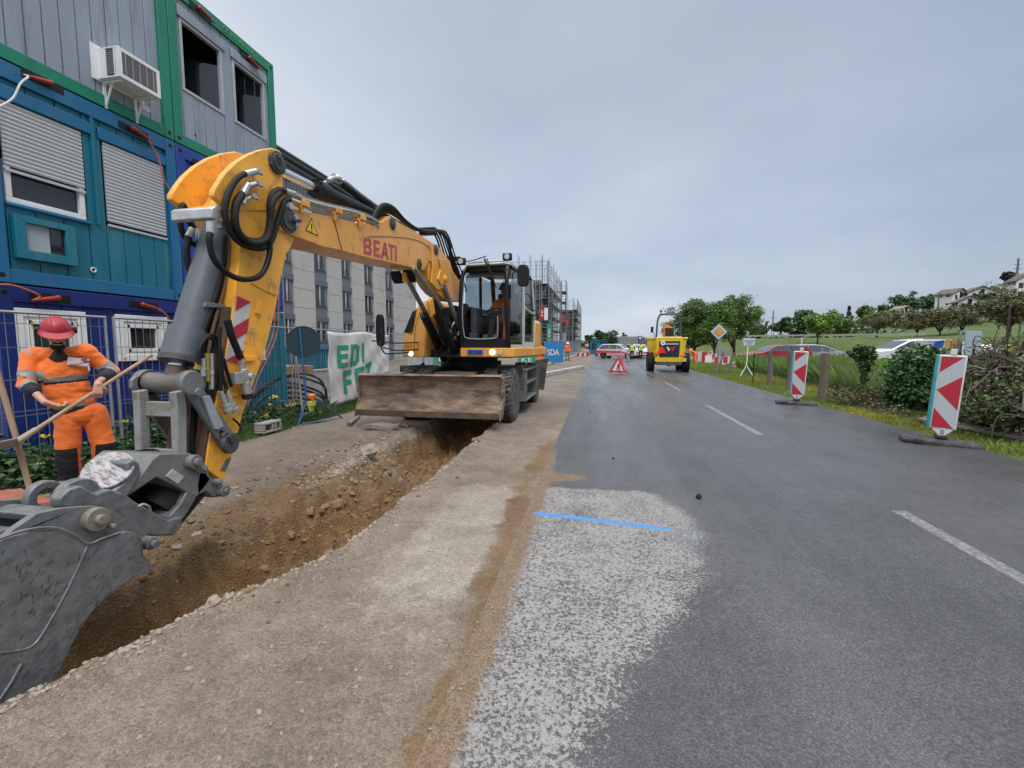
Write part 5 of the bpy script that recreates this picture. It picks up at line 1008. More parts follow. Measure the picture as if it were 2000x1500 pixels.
pr([(440,600),(450,600),(412,820),(406,890),(398,890),(404,800)],XC+.08,.16,'guard_plate',mat('rusty_plate',(.13,.075,.045),.7,.2,var=.4,dirt=(.25,.13,.06),damt=.3),bevel=.004)
hz([(392,718),(392,690),(398,668),(410,655),(424,662),(428,690),(430,720),(428,760)],.018,XA-.02); hz([(388,712),(390,680),(404,660),(418,665),(424,690)],.014,XA+.01)
hz([(444,625),(452,655),(462,680),(470,700)],.026,XH+.02); hz([(432,690),(434,730),(442,760),(432,768)],.014,XH); hz([(436,700),(446,735),(452,755)],.013,XH); hz([(430,640),(428,700),(432,765)],.012,XH)
hz([(455,818),(466,828),(470,840),(462,848),(445,848),(432,842)],.008,XH)
for i,(x,y0_,y1_) in enumerate(((386,708,722),(396,700,735),(404,690,745),(412,690,760),(388,735,752))):
    b=MB(); b.cyl(PX(x,y0_,XA),PX(x+1,y1_,XA),.018,n=8); b.cyl(PX(x,(y0_+y1_)/2,XA),PX(x,(y0_+y1_)/2+6,XA),.024,n=6); b.build('fitting',silver if i%2 else mat('brass_fitting',(.45,.33,.08),.4,.7),EX)
for a_,c_ in (((430,764),(441,790)),((443,762),(452,788))):
    b=MB(); b.cyl(PX(*a_,XH),PX(*c_,XH),.02,n=10); q=PX(c_[0],c_[1],XH); b.cyl(q,PX(c_[0]+6,c_[1]+16,XH),.03,n=14); b.cyl(PX(c_[0]+3,c_[1]+8,XH),PX(c_[0]+5,c_[1]+12,XH),.036,n=14); b.build('quick_coupling',silver,EX)
b=MB(); b.cyl(PX(471,706,XH),PX(476,724,XH),.026,n=14); b.cyl(PX(475,720,XH),PX(482,748,XH),.034,n=14); b.cyl(PX(478,746,XH),PX(484,772,XH),.037,n=16); b.cyl(PX(483,768,XH),PX(485,778,XH),.042,n=16,mi=1); b.box(PX(466,738,XH),(.06,.12,.09)); q=PX(484,735,XH); b.cyl(q+V((-.04,0,0)),q+V((.05,0,0)),.028,n=12); b.build('shutoff_valve',[silver,m_rub()],EX,bevel=.003)
# cross pin at the rod eye, rocker arms and H link
b=MB(); q=PX(338,748,XC); b.cyl((q.x-.23,q.y,q.z),(q.x+.21,q.y,q.z),.075,n=24); b.cyl((q.x-.26,q.y,q.z),(q.x-.2,q.y,q.z),.095,n=24); b.cyl((q.x+.12,q.y,q.z),(q.x+.17,q.y,q.z),.095,n=24); b.build('link_pin',mat('worn_pin',(.16,.15,.14),.5,.4,var=.3,dirt=(.2,.16,.12),damt=.4),EX,bevel=.006)
ro=[(362,733),(375,731),(388,742),(395,765),(392,775),(410,785),(446,850),(456,862),(452,878),(440,880),(430,868),(385,792),(366,770),(358,750)]
p=P3([(370,735),(384,738),(392,752),(460,850),(456,872),(444,878),(432,868),(376,780),(362,760),(362,744)],XA+.03)
for dx in (0,-.44): b=MB(); b.prism([q+V((dx,0,0)) for q in p],(-.035,0,0)); b.build('rocker_arm',gry,EX,bevel=.006)
p=P3([(363,738),(376,738),(390,758),(396,772),(386,778),(370,765)],XA+.07); b=MB(); b.prism(p,(-.04,0,0)); q=PX(385,766,XA+.08); b.cyl(q,q+V((.02,0,0)),.03,n=12); q=PX(371,748,XA+.06); b.cyl(q,q+V((.03,0,0)),.085,n=24); b.build('pin_keeper',gry,EX,bevel=.006)
pr([(396,775),(410,772),(438,832),(426,840),(420,838)],XA+.05,.02,'hydraulic_block',mat('zinc_plate',(.36,.41,.45),.45,.3,var=.1,dirt=(.3,.3,.28),damt=.2),bevel=.004)
q=PX(444,866,XA+.04); b=MB(); b.cyl(q,q+V((.04,0,0)),.075,n=24); q2=PX(436,850,XA+.04); b.cyl(q2,q2+V((.03,0,0)),.025,n=12); b.beam(q+V((.01,0,0)),q2+V((.01,0,0)),.02,.10,up=(1,0,0)); b.build('pin_cap',dgry,EX,bevel=.006)
b=MB(); HL=[(300,768),(318,765),(350,768),(366,770),(367,890),(350,890),(348,815),(318,815),(318,890),(298,890),(300,800)]
LG=P3([(343,766),(362,762),(366,800),(366,892),(349,892),(346,800)],XC+.19)
for dx in (0,-.31): b.prism([q+V((dx,0,0)) for q in LG],(-.06,0,0))
b.prism(P3([(345,785),(364,785),(364,815),(345,815)],XC+.14),(-.27,0,0)); b.prism(P3([(348,815),(356,815),(356,890),(350,890)],XC+.03),(-.03,0,0)); b.prism(P3([(348,878),(364,878),(364,893),(348,893)],XC+.14),(-.27,0,0)); b.build('h_link',mat('h_link_grey',(.27,.275,.27),.6,.15,var=.15,dirt=(.16,.13,.10),damt=.35,dsc=6),EX,bevel=.008)
# --- swivelling coupler
XCp=-2.72
hP=[(297,898),(312,886),(372,885),(384,892),(392,903),(403,915),(412,935),(402,950),(384,972),(345,951),(306,932),(255,966),(247,970),(268,938)]
cp=pr(hP,XCp,.45,'swivel_coupler',gry,bevel=.01)
q=PX(372,902,XCp); b=MB(); b.cyl(q,q+V((.05,0,0)),.05,n=24); b.cyl(q,q+V((.075,0,0)),.028,n=8); q2=PX(390,916,XCp); b.cyl(q2,q2+V((.04,0,0)),.030,n=20); b.cyl(q2,q2+V((.055,0,0)),.017,n=6); b.beam(q+V((.015,0,0)),q2+V((.015,0,0)),.07,.03,up=(1,0,0)); b.build('coupler_pin',gry,cp,bevel=.004)
pr([(338,916),(360,931),(348,946),(325,930)],XCp+.008,.008,'type_plate',mat('plate_silver',(.50,.51,.50),.4,.4,var=.1,sc_=30),cp,.001)
pr([(392,903),(408,930),(430,945),(437,958),(433,970),(418,972),(402,960),(386,968),(384,950)],XCp+.0,.40,'coupler_lug',gry,bevel=.01)
for (x,y,r) in ((430,958,.042),(419,941,.024)):
    q=PX(x,y,XCp); b=MB(); b.cyl(q,q+V((.05,0,0)),r,n=20); b.cyl(q,q+V((.065,0,0)),r*.55,n=6); b.build('coupler_pin',gry,cp,bevel=.004)
b=MB(); q=PX(345,944,XCp-.23); e_=PX(292,1003,XCp-.23); b.cyl(q,e_,.20,n=36); b.build('rotor_drum',m_black(),EX)
pr([(368,955),(384,972),(360,1012),(334,1020),(330,1010),(352,985)],XCp-.0,.42,'gear_rim',worn,bevel=.008)
fP=[(188,965),(215,955),(248,966),(262,978),(330,1016),(358,1008),(355,1030),(338,1046),(300,1047),(262,1040),(205,1010),(150,1000),(120,990),(115,975),(135,955),(160,948)]
pr(fP,XCp+.03,.07,'coupler_frame',worn,bevel=.01); pr(fP,XCp-.38,.07,'coupler_frame',worn,bevel=.01); pr([(262,985),(330,1020),(350,1018),(335,1040),(280,1038)],XCp-.03,.35,'cross_member',worn,bevel=.01); pr([(60,1005),(110,990),(120,1000),(70,1020)],XCp-.03,.35,'cross_member',worn,bevel=.01)
def ringhook(cx_,cy_,rx,X,w_,name='coupler_hook',ox=0,tr=.45):
    c=PX(cx_,cy_,X); r=abs(PX(cx_+rx,cy_,X).y-c.y); rz=abs(PX(cx_,cy_-rx*.88,X).z-c.z); b=MB(); n=28; P=[];Q=[]
    for i in range(n+1):
        a=-.4+i*(2*PI-.9)/n; P.append(c+V((0,math.cos(a)*r,math.sin(a)*rz))); Q.append(c+V((0,math.cos(a)*r*tr,math.sin(a)*rz*tr)))
    b.prism(P+Q[::-1],(-w_,0,0)); return b.build(name,worn,EX,bevel=.008)
ringhook(93,972,38,-2.95,.05,tr=.48); ringhook(158,972,42,-2.74,.06,tr=.45)
# tilted round plate and its yoke
b=MB(); q=PX(210,917,-2.80); ax=V((.35,-.60,.72)).normalized(); b.cyl(q-ax*.02,q,.125,n=48,mi=0); b.cyl(q-ax*.07,q-ax*.02,.10,n=32,mi=1); b.build('round_plate',[mat('scraped_plate',(.36,.35,.36),.5,.3,var=.25,sc_=6,dirt=(.15,.12,.13),damt=.5,dsc=22,stretch=(1,3,1)),worn],EX,bevel=.004)
pr([(246,905),(262,896),(273,905),(276,925),(262,950),(252,968),(240,975),(215,972),(222,958),(240,945),(252,925)],-2.70,.13,'coupler_yoke',worn,bevel=.012)
b=MB(); b.tube([PX(250,905,-2.9),PX(255,890,-3.0),PX(275,884,-3.05),PX(300,882,-3.05),PX(312,888,-3.0)],.02); b.tube([PX(252,912,-2.85),PX(262,898,-2.9),PX(282,892,-2.95),PX(300,892,-2.9)],.016); b.build('hose',hose,EX)
b=MB(); b.tube([PX(270,989,XCp+.05),PX(280,985,XCp+.06),PX(291,990,XCp+.06),PX(293,1000,XCp+.05)],.008); b.build('grease_line',silver,EX)
# --- bucket
XBk=-2.50
sideP=[(-60,1085),(0,1057),(20,1050),(60,1040),(110,1038),(140,1048),(172,1063),(205,1055),(232,1044),(245,1037),(265,1040),(274,1047),(277,1086),(296,1105),(294,1112),(255,1134),(215,1160),(185,1190),(162,1222),(145,1250),(130,1285),(112,1320),(103,1334),(60,1350),(20,1372),(-60,1400)]
WB=.95
b=MB(); b.prism(P3(sideP,XBk),(-.028,0,0)); bu=b.build('bucket',worn,EX,bevel=.005)
b=MB(); b.prism([q+V((-WB,0,0)) for q in P3(sideP,XBk)],(-.028,0,0)); b.build('side_plate',worn,bu)
# shell between the plates: runs along the top / back of the outline
back=[(296,1105),(280,1084),(276,1048),(245,1037),(205,1055),(172,1063),(140,1048),(110,1038),(60,1040),(20,1050),(-60,1085)]
b=MB(); bp=P3(back,XBk-.03)
for a_,c_ in zip(bp,bp[1:]): b.prism([a_,c_,c_+V((0,-.004,-.03)),a_+V((0,-.004,-.03))],(-WB+.06,0,0))
b.build('shell_plate',worn,bu)
b=MB(); b.tube(P3([(172,1063),(152,1108),(128,1158),(98,1212),(74,1250),(55,1266),(30,1272),(0,1275)],XBk-.001),.006,n=5); b.tube(P3([(42,1296),(20,1335),(0,1365)],XBk+.004),.006,n=5); b.tube(P3([(0,1052),(40,1038),(80,1031),(115,1033),(150,1047),(172,1062),(200,1052),(235,1040)],XBk+.002),.007,n=5); b.build('weld_seam',worn,bu)
topP=[(-60,1075),(0,1056),(30,1032),(72,1004),(118,993),(160,990),(190,988),(215,996),(262,1020),(290,1045),(276,1050),(250,1040),(205,1052),(172,1062),(140,1050),(100,1036),(60,1038),(20,1048)]
p=P3(topP,XBk-.04)
for dx in (0,-.5): b=MB(); b.prism([q+V((dx,0,0)) for q in p],(-.04,0,0)); b.build('bucket_ear',worn,bu,bevel=.006)
q=PX(188,1014,XBk-.02); b=MB(); b.cyl(q+V((-.05,0,0)),q+V((.02,0,0)),.060,n=32); b.cyl(q,q+V((.045,0,0)),.026,n=20); q2=PX(213,1027,XBk-.02); b.cyl(q2,q2+V((.04,0,0)),.014,n=10); b.build('bucket_pin',mat('pin_boss',(.22,.20,.17),.55,.3,var=.2,dirt=(.2,.17,.14),damt=.4,dsc=12),bu,bevel=.005)
q=PX(298,1062,XBk-.06); b=MB(); b.cyl(q+V((-.5,0,0)),q+V((0,0,0)),.036,n=24); b.cyl(q,q+V((.03,0,0)),.024,n=16); b.build('bucket_pin',worn,bu,bevel=.004)
b=MB(); b.beam(PX(100,1336,XBk-.03),PX(-60,1402,XBk-.03),.06,.03,up=(0,1,0)); bb_a=PX(103,1334,XBk-.03); b.prism([PX(112,1318,XBk-.03),PX(60,1350,XBk-.03),PX(-60,1400,XBk-.03),PX(-60,1394,XBk-.03),PX(60,1342,XBk-.03)],(-WB+.06,0,0)); b.build('cutting_edge',worn,bu)
b=MB(); rg=random.Random(12)
for i in range(150):
    x_,y_=rg.uniform(-10,285),rg.uniform(1045,1330)
    if y_>1330-(x_-100)*1.15 or y_<1075 and x_<170: continue
    p=PX(x_,y_,XBk); a_=rg.gauss(.9,.35); l=rg.uniform(.004,.016); d_=V((0,math.cos(a_),math.sin(a_)))*l; b.beam(p-d_,p+d_,.0016,.0035*rg.uniform(.6,1.4),up=(1,0,0))
b.build('scratch_marks',mat('scratch_dark',(.03,.03,.034),.6),bu,smooth=0)
# second grey beam and red-brown lump at far left behind bucket
pr([(-40,1000),(0,985),(50,975),(85,985),(75,1003),(30,1032),(-40,1060)],XBk-.75,.12,'bucket_ear',worn,bu,bevel=.01)
b=MB(); q=PX(10,985,-3.9); rockmesh(b,q+V((0,0,-.15)),.42,8,.6); tag(b.build('brick_heap',mat('red_soil',(.27,.09,.06),.9,var=.3,sc_=6,bump=.4,bsc=20),smooth=40),'reddish heap behind the bucket at the left edge','rubble')
# ------------------------------------------------------------ people
def blob(mb,vox,smooth=6,name='x'):
    me=bpy.data.meshes.new(name); me.from_pydata(mb.v,[],mb.f); o=bpy.data.objects.new(name,me); COL.objects.link(o)
    m=o.modifiers.new('r','REMESH'); m.mode='VOXEL'; m.voxel_size=vox; m.adaptivity=0
    s=o.modifiers.new('s','SMOOTH'); s.iterations=smooth; s.factor=.5
    r=bpy.data.meshes.new_from_object(o.evaluated_get(bpy.context.evaluated_depsgraph_get())); bpy.data.objects.remove(o); bpy.data.meshes.remove(me); return r
def cap(mb,a,b_,ra,rb,n=14):
    a=V(a);b_=V(b_); mb.sph(a,ra,n=n); mb.sph(b_,rb,n=n); mb.cyl(a,b_,ra,rb,n=n)
def chain(mb,pts,rs,n=14):
    for i in range(len(pts)-1): cap(mb,pts[i],pts[i+1],rs[i],rs[i+1],n)
def ell(mb,c,rx,ry,rz,X,Y,Z,n=16):
    mb.sph(c,1,(rx,ry,rz),n,rot=M((X,Y,Z)).transposed())
SKIN=mat('skin',(.50,.27,.19),.5,var=.1,sc_=12); ORG=mat('hivis_orange',(.80,.16,.018),.75,var=.12,sc_=5,bump=.35,bsc=9,dirt=(.35,.09,.03),damt=.05,dsc=6); ORG.node_tree.nodes['Principled BSDF'].inputs['Sheen Weight'].default_value=.2
REF=mat('reflective_grey',(.26,.25,.23),.5,var=.1,sc_=20); NVY=mat('dark_navy_cloth',(.018,.018,.032),.85,var=.3,bump=.3,bsc=15); BLKC=mat('black_cloth',(.014,.014,.015),.85,var=.3,bump=.3,bsc=15)
REDH=mat('red_helmet',(.36,.02,.035),.4,var=.08); BEARD=mat('dark_hair',(.012,.01,.009),.9); WHC=mat('worn_white',(.42,.42,.42),.7); YVEST=mat('yellow_vest',(.42,.62,.04),.7,var=.1)
def wrinkle(me,amp,fr,seed):
    n=len(me.vertices); co=np.empty(n*3,np.float32); me.vertices.foreach_get('co',co); co=co.reshape(-1,3); no=np.empty(n*3,np.float32); me.vertex_normals.foreach_get('vector',no); no=no.reshape(-1,3)
    u=co[:,0]+co[:,1]*.6; d=1-2*np.abs(fbm(u*fr+co[:,2]*fr*.6,co[:,2]*fr*1.7-co[:,1]*fr*.4,3,seed)); d=d+.5*fbm(u*fr*2.3,co[:,2]*fr*3,2,seed+9)
    me.vertices.foreach_set('co',(co+no*(d[:,None]*amp)).astype(np.float32).ravel()); me.update(); return me
def assign(me,mats,fn):
    for m in mats: me.materials.append(m)
    for p in me.polygons: p.material_index=fn(p.center)
    me.shade_smooth()
def seg_t(p,a,b_): d=b_-a; t=(p-a).dot(d)/d.length_squared; tt=min(max(t,0),1); return t,(p-(a+d*tt)).length
def addmesh(name,me,par):
    o=bpy.data.objects.new(name,me); COL.objects.link(o); o.parent=par; OFF[o.name]=OFF.get(par.name,V())
    f=OFF.get(par.name,V())
    if f.length: me.transform(M.Translation(-f))
    me.name=name; return o
def hand(mb,wr,dr,palm_n,s=1.,curl=.6,side=1,rs=1.):
    """palm + five fingers from wrist wr along dr; palm_n = direction palm faces (fingers curl towards it)"""
    wr=V(wr); d=V(dr).normalized(); n=V(palm_n); n=(n-d*n.dot(d)).normalized(); u=d.cross(n)*side
    c=wr+d*.05*s; 
    for k in (-1.2,-.4,.4,1.2): cap(mb,wr+u*.012*k*s,wr+d*.085*s+u*.02*k*s,.017*s*rs,.013*s*rs,8)
    L=((.036,.026,.02),(.042,.03,.022),(.040,.028,.021),(.032,.021,.018))
    for k in range(4):
        p=wr+d*.088*s+u*(.03-.02*k)*s; a=.25+curl*.5
        for j,l in enumerate(L[k]):
            q=p+(d*math.cos(a)+n*math.sin(a))*l*s; cap(mb,p,q,(.0098-.0008*j)*s*rs,(.0092-.0009*j)*s*rs,8); p=q; a+=curl*(1.0+.1*k)
    p=wr+u*.025*s+d*.02*s; q=p+(u*.8+d*.5+n*.35).normalized()*.042*s; r_=q+(u*.15+d*.75+n*.6).normalized()*.034*s; r2=r_+(d*.5+n*.85-u*.3).normalized()*.025*s
    cap(mb,p,q,.014*s*rs,.0115*s*rs,8); cap(mb,q,r_,.0115*s*rs,.010*s*rs,8); cap(mb,r_,r2,.010*s*rs,.0085*s*rs,8)
def head(mb,c,fwd,up,s=1.):
    f=V(fwd).normalized(); u=V(up); u=(u-f*u.dot(f)).normalized(); x=f.cross(u); c=V(c)
    ell(mb,c,.076*s,.098*s,.105*s,x,f,u); ell(mb,c+f*.028*s-u*.075*s,.056*s,.062*s,.062*s,x,f,u)
    ell(mb,c+f*.085*s-u*.04*s,.030*s,.022*s,.035*s,x,f,u); mb.sph(c+f*.112*s-u*.038*s,.014*s); cap(mb,c+f*.094*s,c+f*.116*s-u*.035*s,.009*s,.014*s,8)
    cap(mb,c+f*.083*s+x*.035*s+u*.008*s,c+f*.09*s-x*.035*s+u*.008*s,.013*s,.013*s,8)
    for k in (-1,1): ell(mb,c+x*.078*s*k-u*.022*s,.008*s,.02*s,.032*s,x,f,u); mb.sph(c+f*.07*s+x*.04*s*k-u*.03*s,.022*s)
    cap(mb,c+f*.092*s-u*.075*s+x*.02*s,c+f*.092*s-u*.075*s-x*.02*s,.010*s,.010*s,8); mb.sph(c+f*.078*s-u*.115*s,.026*s)
    return f,u,x
def helmet(par,c,f,u,x,m_,s=1.,name='helmet',brim=True,muffs=None):
    c=V(c)+u*.045*s; b=MB(); k0=len(b.v); n=32; rows=10; vs=[]
    for j in range(rows+1):
        a=PI/2*j/rows
        for i in range(n):
            th=2*PI*i/n; r=math.cos(a); vs.append(c+(x*math.cos(th)*.112+f*math.sin(th)*.134)*r*s+u*math.sin(a)*.125*s)
    fs=[(j*n+i,j*n+(i+1)%n,(j+1)*n+(i+1)%n,(j+1)*n+i) for j in range(rows) for i in range(n)]; b.add(vs,fs)
    if brim:
        vs=[];
        for i in range(n):
            th=2*PI*i/n; d=x*math.cos(th)*.112+f*math.sin(th)*.134; e_=.018+.05*max(0,math.sin(th))**2
            for (k,h) in ((1,.012),(1+e_/.12,-.008),(1+e_/.12,-.014),(.97,0)): vs.append(c+d*k*s+u*(h-(.012 if k>1 else 0)*max(0,math.sin(th)))*s)
        b.add(vs,[(i*4+j,((i+1)%n)*4+j,((i+1)%n)*4+(j+1)%4,i*4+(j+1)%4) for i in range(n) for j in range(4)])
    for k in (-.35,0,.35): b.tube([c+(f*math.cos(a)*.12+x*k*.08)*s+u*(math.sin(a)*.122+.004)*s for a in np.linspace(.35,PI-.35,9)],.006*s,n=6)
    o=b.build(name,m_,par,smooth=50)
    if muffs:
        b=MB(); g=MB()
        for k in (-1,1):
            q=c+x*k*.128*s-u*.01*s-f*.01*s; b.cyl(q-x*k*.012,q+x*k*.02,.036*s,.03*s,n=18); g.tube([q+x*k*.02+u*.0*s-f*.03*s,q+x*k*.03+u*.055*s-f*.035*s,q+x*k*.01+u*.085*s-f*.0*s],.006*s,n=6)
        b.build('ear_muff',m_black(),o); g.build('muff_arm',mat('yellow_plastic',(.6,.42,.04),.5),o)
    return o
# ---- near worker
WD=PX(112,800,-5.42); D0=(WD-CC).dot(FW)
B0=PD(150,950,D0); TW=CC-B0; TW.z=0; TW.normalize()
def Wp(px,py,dd=0): r=ray(px,py); return CC+r*(((B0-CC).dot(TW)-dd)/r.dot(TW))
base=Wp(150,950); ww=thing('person','worker in orange work clothes and red helmet, looking down, shovel in his hands','person',(base.x,base.y,-.03),None,True)
tow=TW.copy(); sd_=V((-tow.y,tow.x,0))          # towards camera ; image right
J=dict(neck=Wp(116,692,.02),chest=Wp(122,735,.0),belly=Wp(140,785,.0),pel=Wp(158,812,0),shL=Wp(64,690,.05),shR=Wp(168,684,-.0),elL=Wp(50,750,-.06),elR=Wp(219,727,.0),wrL=Wp(88,786,-.33),wrR=Wp(191,747,-.26),
 hpL=Wp(134,812,0),hpR=Wp(184,808,0),knL=Wp(132,880,-.06),knR=Wp(203,868,-.04),anL=Wp(137,945,.02),anR=Wp(200,940,.05),head=Wp(110,652,-.06))
hf=(tow*.9+V((0,0,-.36))+sd_*.05).normalized(); hu=(V((0,0,1))+tow*.40).normalized()
b=MB(); f_,u_,x_=head(b,J['head'],hf,hu); cap(b,J['head']-u_*.06-f_*.02,J['neck'],.055,.062); chain(b,[J['neck'],J['chest'],J['belly'],J['pel']],[.06,.085,.085,.10]); chain(b,[J['neck'],J['shL'],J['elL'],J['wrL']],[.05,.05,.040,.026]); chain(b,[J['neck'],J['shR'],J['elR'],J['wrR']],[.05,.05,.042,.028])
for s_ in 'LR': chain(b,[J['pel'],J['hp'+s_],J['kn'+s_],J['an'+s_]],[.09,.08,.055,.04])
shA,shB=Wp(296,693,-.02),Wp(24,869,-.60); sh_t=lambda px:(px-296)/(24-296)
def shp(t): return shA.lerp(shB,t)
hR=Wp(168,772,-.15); hL=Wp(112,806,-.23)
# put the hands on the shaft
tR=.455; tL=.63; gR=shp(tR); gL=shp(tL); sdir=(shB-shA).normalized()
gw=gR+tow*.035+V((0,0,.05))-sdir*.02; cap(b,J['wrR'],gw,.028,.027); hand(b,gw,(gR-J['wrR']).normalized()+V((0,0,-.5)),-tow,1.05,.95,1,1.15)
wl=J['wrL']; hand(b,wl,(Wp(134,803,-.34)-wl),V((0,0,1))-tow*.5,1.1,.75,-1,1.15)
me=blob(b,.0045,3); 
def skinf(c): return 0
assign(me,[SKIN],skinf); addmesh('body',me,ww)
# beard, hair
b=MB(); c=J['head']; ell(b,c+f_*.062-u_*.108,.060,.052,.036,x_,f_,u_); ell(b,c-f_*.045+u_*.03,.072,.075,.08,x_,f_,u_); cap(b,c+f_*.098-u_*.058+x_*.03,c+f_*.098-u_*.058-x_*.03,.012,.012,8); me=blob(b,.006,3); assign(me,[BEARD],lambda c:0); addmesh('hair',me,ww)
helmet(ww,J['head'],f_,u_,x_,REDH,1.0,muffs=True)
# jacket
UZ=V((0,0,1)); b=MB(); X0,Y0=sd_,tow
ell(b,J['chest']+V((0,0,.03)),.19,.125,.19,X0,Y0,UZ); ell(b,J['belly']+V((0,0,-.0)),.17,.125,.20,X0,Y0,UZ); ell(b,J['chest']*.5+J['belly']*.5,.175,.125,.17,X0,Y0,UZ)
chain(b,[J['neck']-V((0,0,.03)),J['shL']-V((0,0,.02)),J['elL'],J['elL'].lerp(wl,.42)],[.085,.078,.060,.058]); chain(b,[J['neck']-V((0,0,.03)),J['shR']-V((0,0,.02)),J['elR'],J['elR'].lerp(J['wrR'],.55)],[.085,.078,.062,.058]); 
rg=random.Random(3)
me=wrinkle(blob(b,.008,4),.011,5.5,1)
SEG=[('T',J['neck'],J['pel']),('AL',J['shL'],J['elL']),('FL',J['elL'],wl),('AR',J['shR'],J['elR']),('FR',J['elR'],J['wrR'])]
def jf(c):
    ds={n_:seg_t(c,a,e_) for n_,a,e_ in SEG}; n_='T'
    for k in ('FL','FR'):
        if ds[k][1]<.082 and -.3<ds[k][0]: n_=k
    if n_=='T':
        for k in ('AL','AR'):
            if ds[k][1]<.115 and ds[k][0]>.12 and ds['T'][1]>.15: n_=k
    t=ds[n_][0]
    if n_=='T':
        q=proj(c); x,y=q[0],q[1]; yb=746-.10*(x-80)
        if yb-7<y<yb+3: return 1
        if yb+3<=y<yb+7: return 2
        if y>787-.05*(x-80)+4 : return 2 if y>800-.1*(x-80) or y<793-.1*(x-80) else 1
        l=(x-53)*.0+ (y-683)*.62+51; 
        if abs(x-l)<6.5 and y<740: return 1
        return 0
    if n_ in('AL','AR'): return 1 if .62<t<.86 else (2 if .86<=t<.93 else 0)
    if n_=='FL': return 1 if .10<t<.24 else (2 if t>=.24 else 0)
    return 1 if .10<t<.24 else (2 if t>=.24 else 0)
assign(me,[ORG,REF,NVY],jf); addmesh('jacket',me,ww)
b=MB(); q=Wp(153,707,-.128); nrm=(tow+V((0,0,.15))).normalized(); b.box(q,(.155,.012,.075),M((sd_,nrm,sd_.cross(nrm))).transposed()@M.Rotation(R(9),3,'Y').transposed()); 
bd=b.build('chest_badge',mat('badge_grey',(.52,.50,.52),.6),ww,bevel=.003); g=MB(); xd=(sd_*math.cos(R(9))+UZ*math.sin(R(9))); yd=UZ*math.cos(R(9))-sd_*math.sin(R(9)); g.text('BEATI',.03,q+tow*.013-yd*.018-xd*.015,xd,yd,.001,0,fit=(.09,.018)); 
for k in range(2): g.box(q+tow*.013+xd*(.045+.012*k)+yd*(.016-.022*k),(.042,.003,.015),M((sd_,tow,UZ)).transposed(),1-0)
g.build('badge_print',[mat('grey_ink',(.15,.14,.17),.6),mat('purple_ink',(.14,.03,.12),.6)],bd)
b=MB(); b.tube([J['neck'].lerp(J['chest'],t_)+tow*(.088+.05*t_) for t_ in (.35,.6,.85)],.004,n=5); b.build('zip',BLKC,ww)
# undershirt collar
b=MB(); cap(b,J['neck']+V((0,0,.005)),J['neck']-V((0,0,.055))+tow*.045,.078,.084); me=blob(b,.008,3); assign(me,[BLKC],lambda c:0); addmesh('collar',me,ww)
# trousers
b=MB(); ell(b,J['pel']+V((0,0,.02)),.175,.13,.13,X0,Y0,UZ)
for s_,r0 in (('L',.105),('R',.105)): chain(b,[J['pel'].lerp(J['hp'+s_],.6),J['hp'+s_],J['kn'+s_]],[.108,.105,.09]); chain(b,[J['kn'+s_],J['an'+s_]],[.088,.072])
me=wrinkle(blob(b,.008,4),.010,5,2)
def tf(c):
    s_='L' if (c-J['hpL']).length+(c-J['knL']).length<(c-J['hpR']).length+(c-J['knR']).length else 'R'
    if c.z<J['kn'+s_].z+(.03 if s_=='L' else .02): 
        q=proj(c)
        ankl=J['an'+s_]; 
        if c.z<ankl.z+.06: return 2
        t,_=seg_t(c,J['kn'+s_],ankl); ax=(c-(J['kn'+s_].lerp(ankl,min(max(t,0),1)))).dot(sd_)
        return 0 if (ax>.070 and s_=='L') or (ax<-.068 and s_=='R') else 1
    return 0
assign(me,[ORG,BLKC,WHC],tf); addmesh('trousers',me,ww)
b=MB()
for s_,d_ in (('L',-.1),('R',.25)):
    a=J['an'+s_]; fl=V((a.x,a.y,.03)); fd=(tow+sd_*d_).normalized(); cap(b,a,fl-fd*.02+V((0,0,.04)),.06,.055); cap(b,fl-fd*.03,fl+fd*.16,.05,.045)
me=blob(b,.01,3); assign(me,[mat('boot_brown',(.06,.045,.035),.7)],lambda c:0); addmesh('boots',me,ww)
# shovel he holds
woodm=mat('shovel_wood',(.34,.235,.15),.6,var=.2,sc_=5,stretch=(1,1,.2),dirt=(.2,.15,.1),damt=.3)
t=thing('shovel','dusty shovel with a pale wooden handle held across by the worker','shovel',shB,None,True); b=MB(); b.tube([shA,shp(.5),shp(.93),shB+V((0,0,-.0))],.018,n=12); b.build('handle',woodm,t)
b=MB(); L0=shB+sdir*.0; bd_=(sd_*-.98+V((0,0,-.08))).normalized(); wd=(tow*.9+V((0,0,.12))).normalized(); n_=bd_.cross(wd)
vs=[];fs=[]; nu,nv=14,10
for i in range(nu+1):
    for j in range(nv+1):
        u=i/nu;v=j/nv*2-1; hw=.125*(1-(u**3)*.75)*(.55+.45*min(1,u*5)); p=L0+bd_*(u*.30-.04)+wd*v*hw+V((0,0,-.02+.05*(v*v)-.03*u*(1-v*v)+.02*(1-u)))
        vs.append(p)
for i in range(nu):
    for j in range(nv): a=i*(nv+1)+j; fs.append((a,a+1,a+nv+2,a+nv+1))
b.add(vs,fs); bl_=b.build('blade',mat('dusty_blade',(.30,.26,.22),.7,.2,var=.2,sc_=8,dirt=(.36,.3,.24),damt=.5,dsc=12),t,smooth=60); md=bl_.modifiers.new('s','SOLIDIFY'); md.thickness=.006
g=MB(); 
for k in range(12): rockmesh(g,L0+bd_*random.uniform(.05,.2)+wd*random.uniform(-.06,.06)+V((0,0,.01)),random.uniform(.02,.045),k)
g.build('soil',mat('pale_soil',(.36,.31,.26),.95,var=.2,sc_=15),t,smooth=0)
g=MB(); g.cyl(shp(.86),shp(1.0),.024,.03,n=12); g.cyl(shp(.55),shp(.565),.0205,n=12); g.build('socket',mat('dusty_blade',(.3,.26,.22)),t)
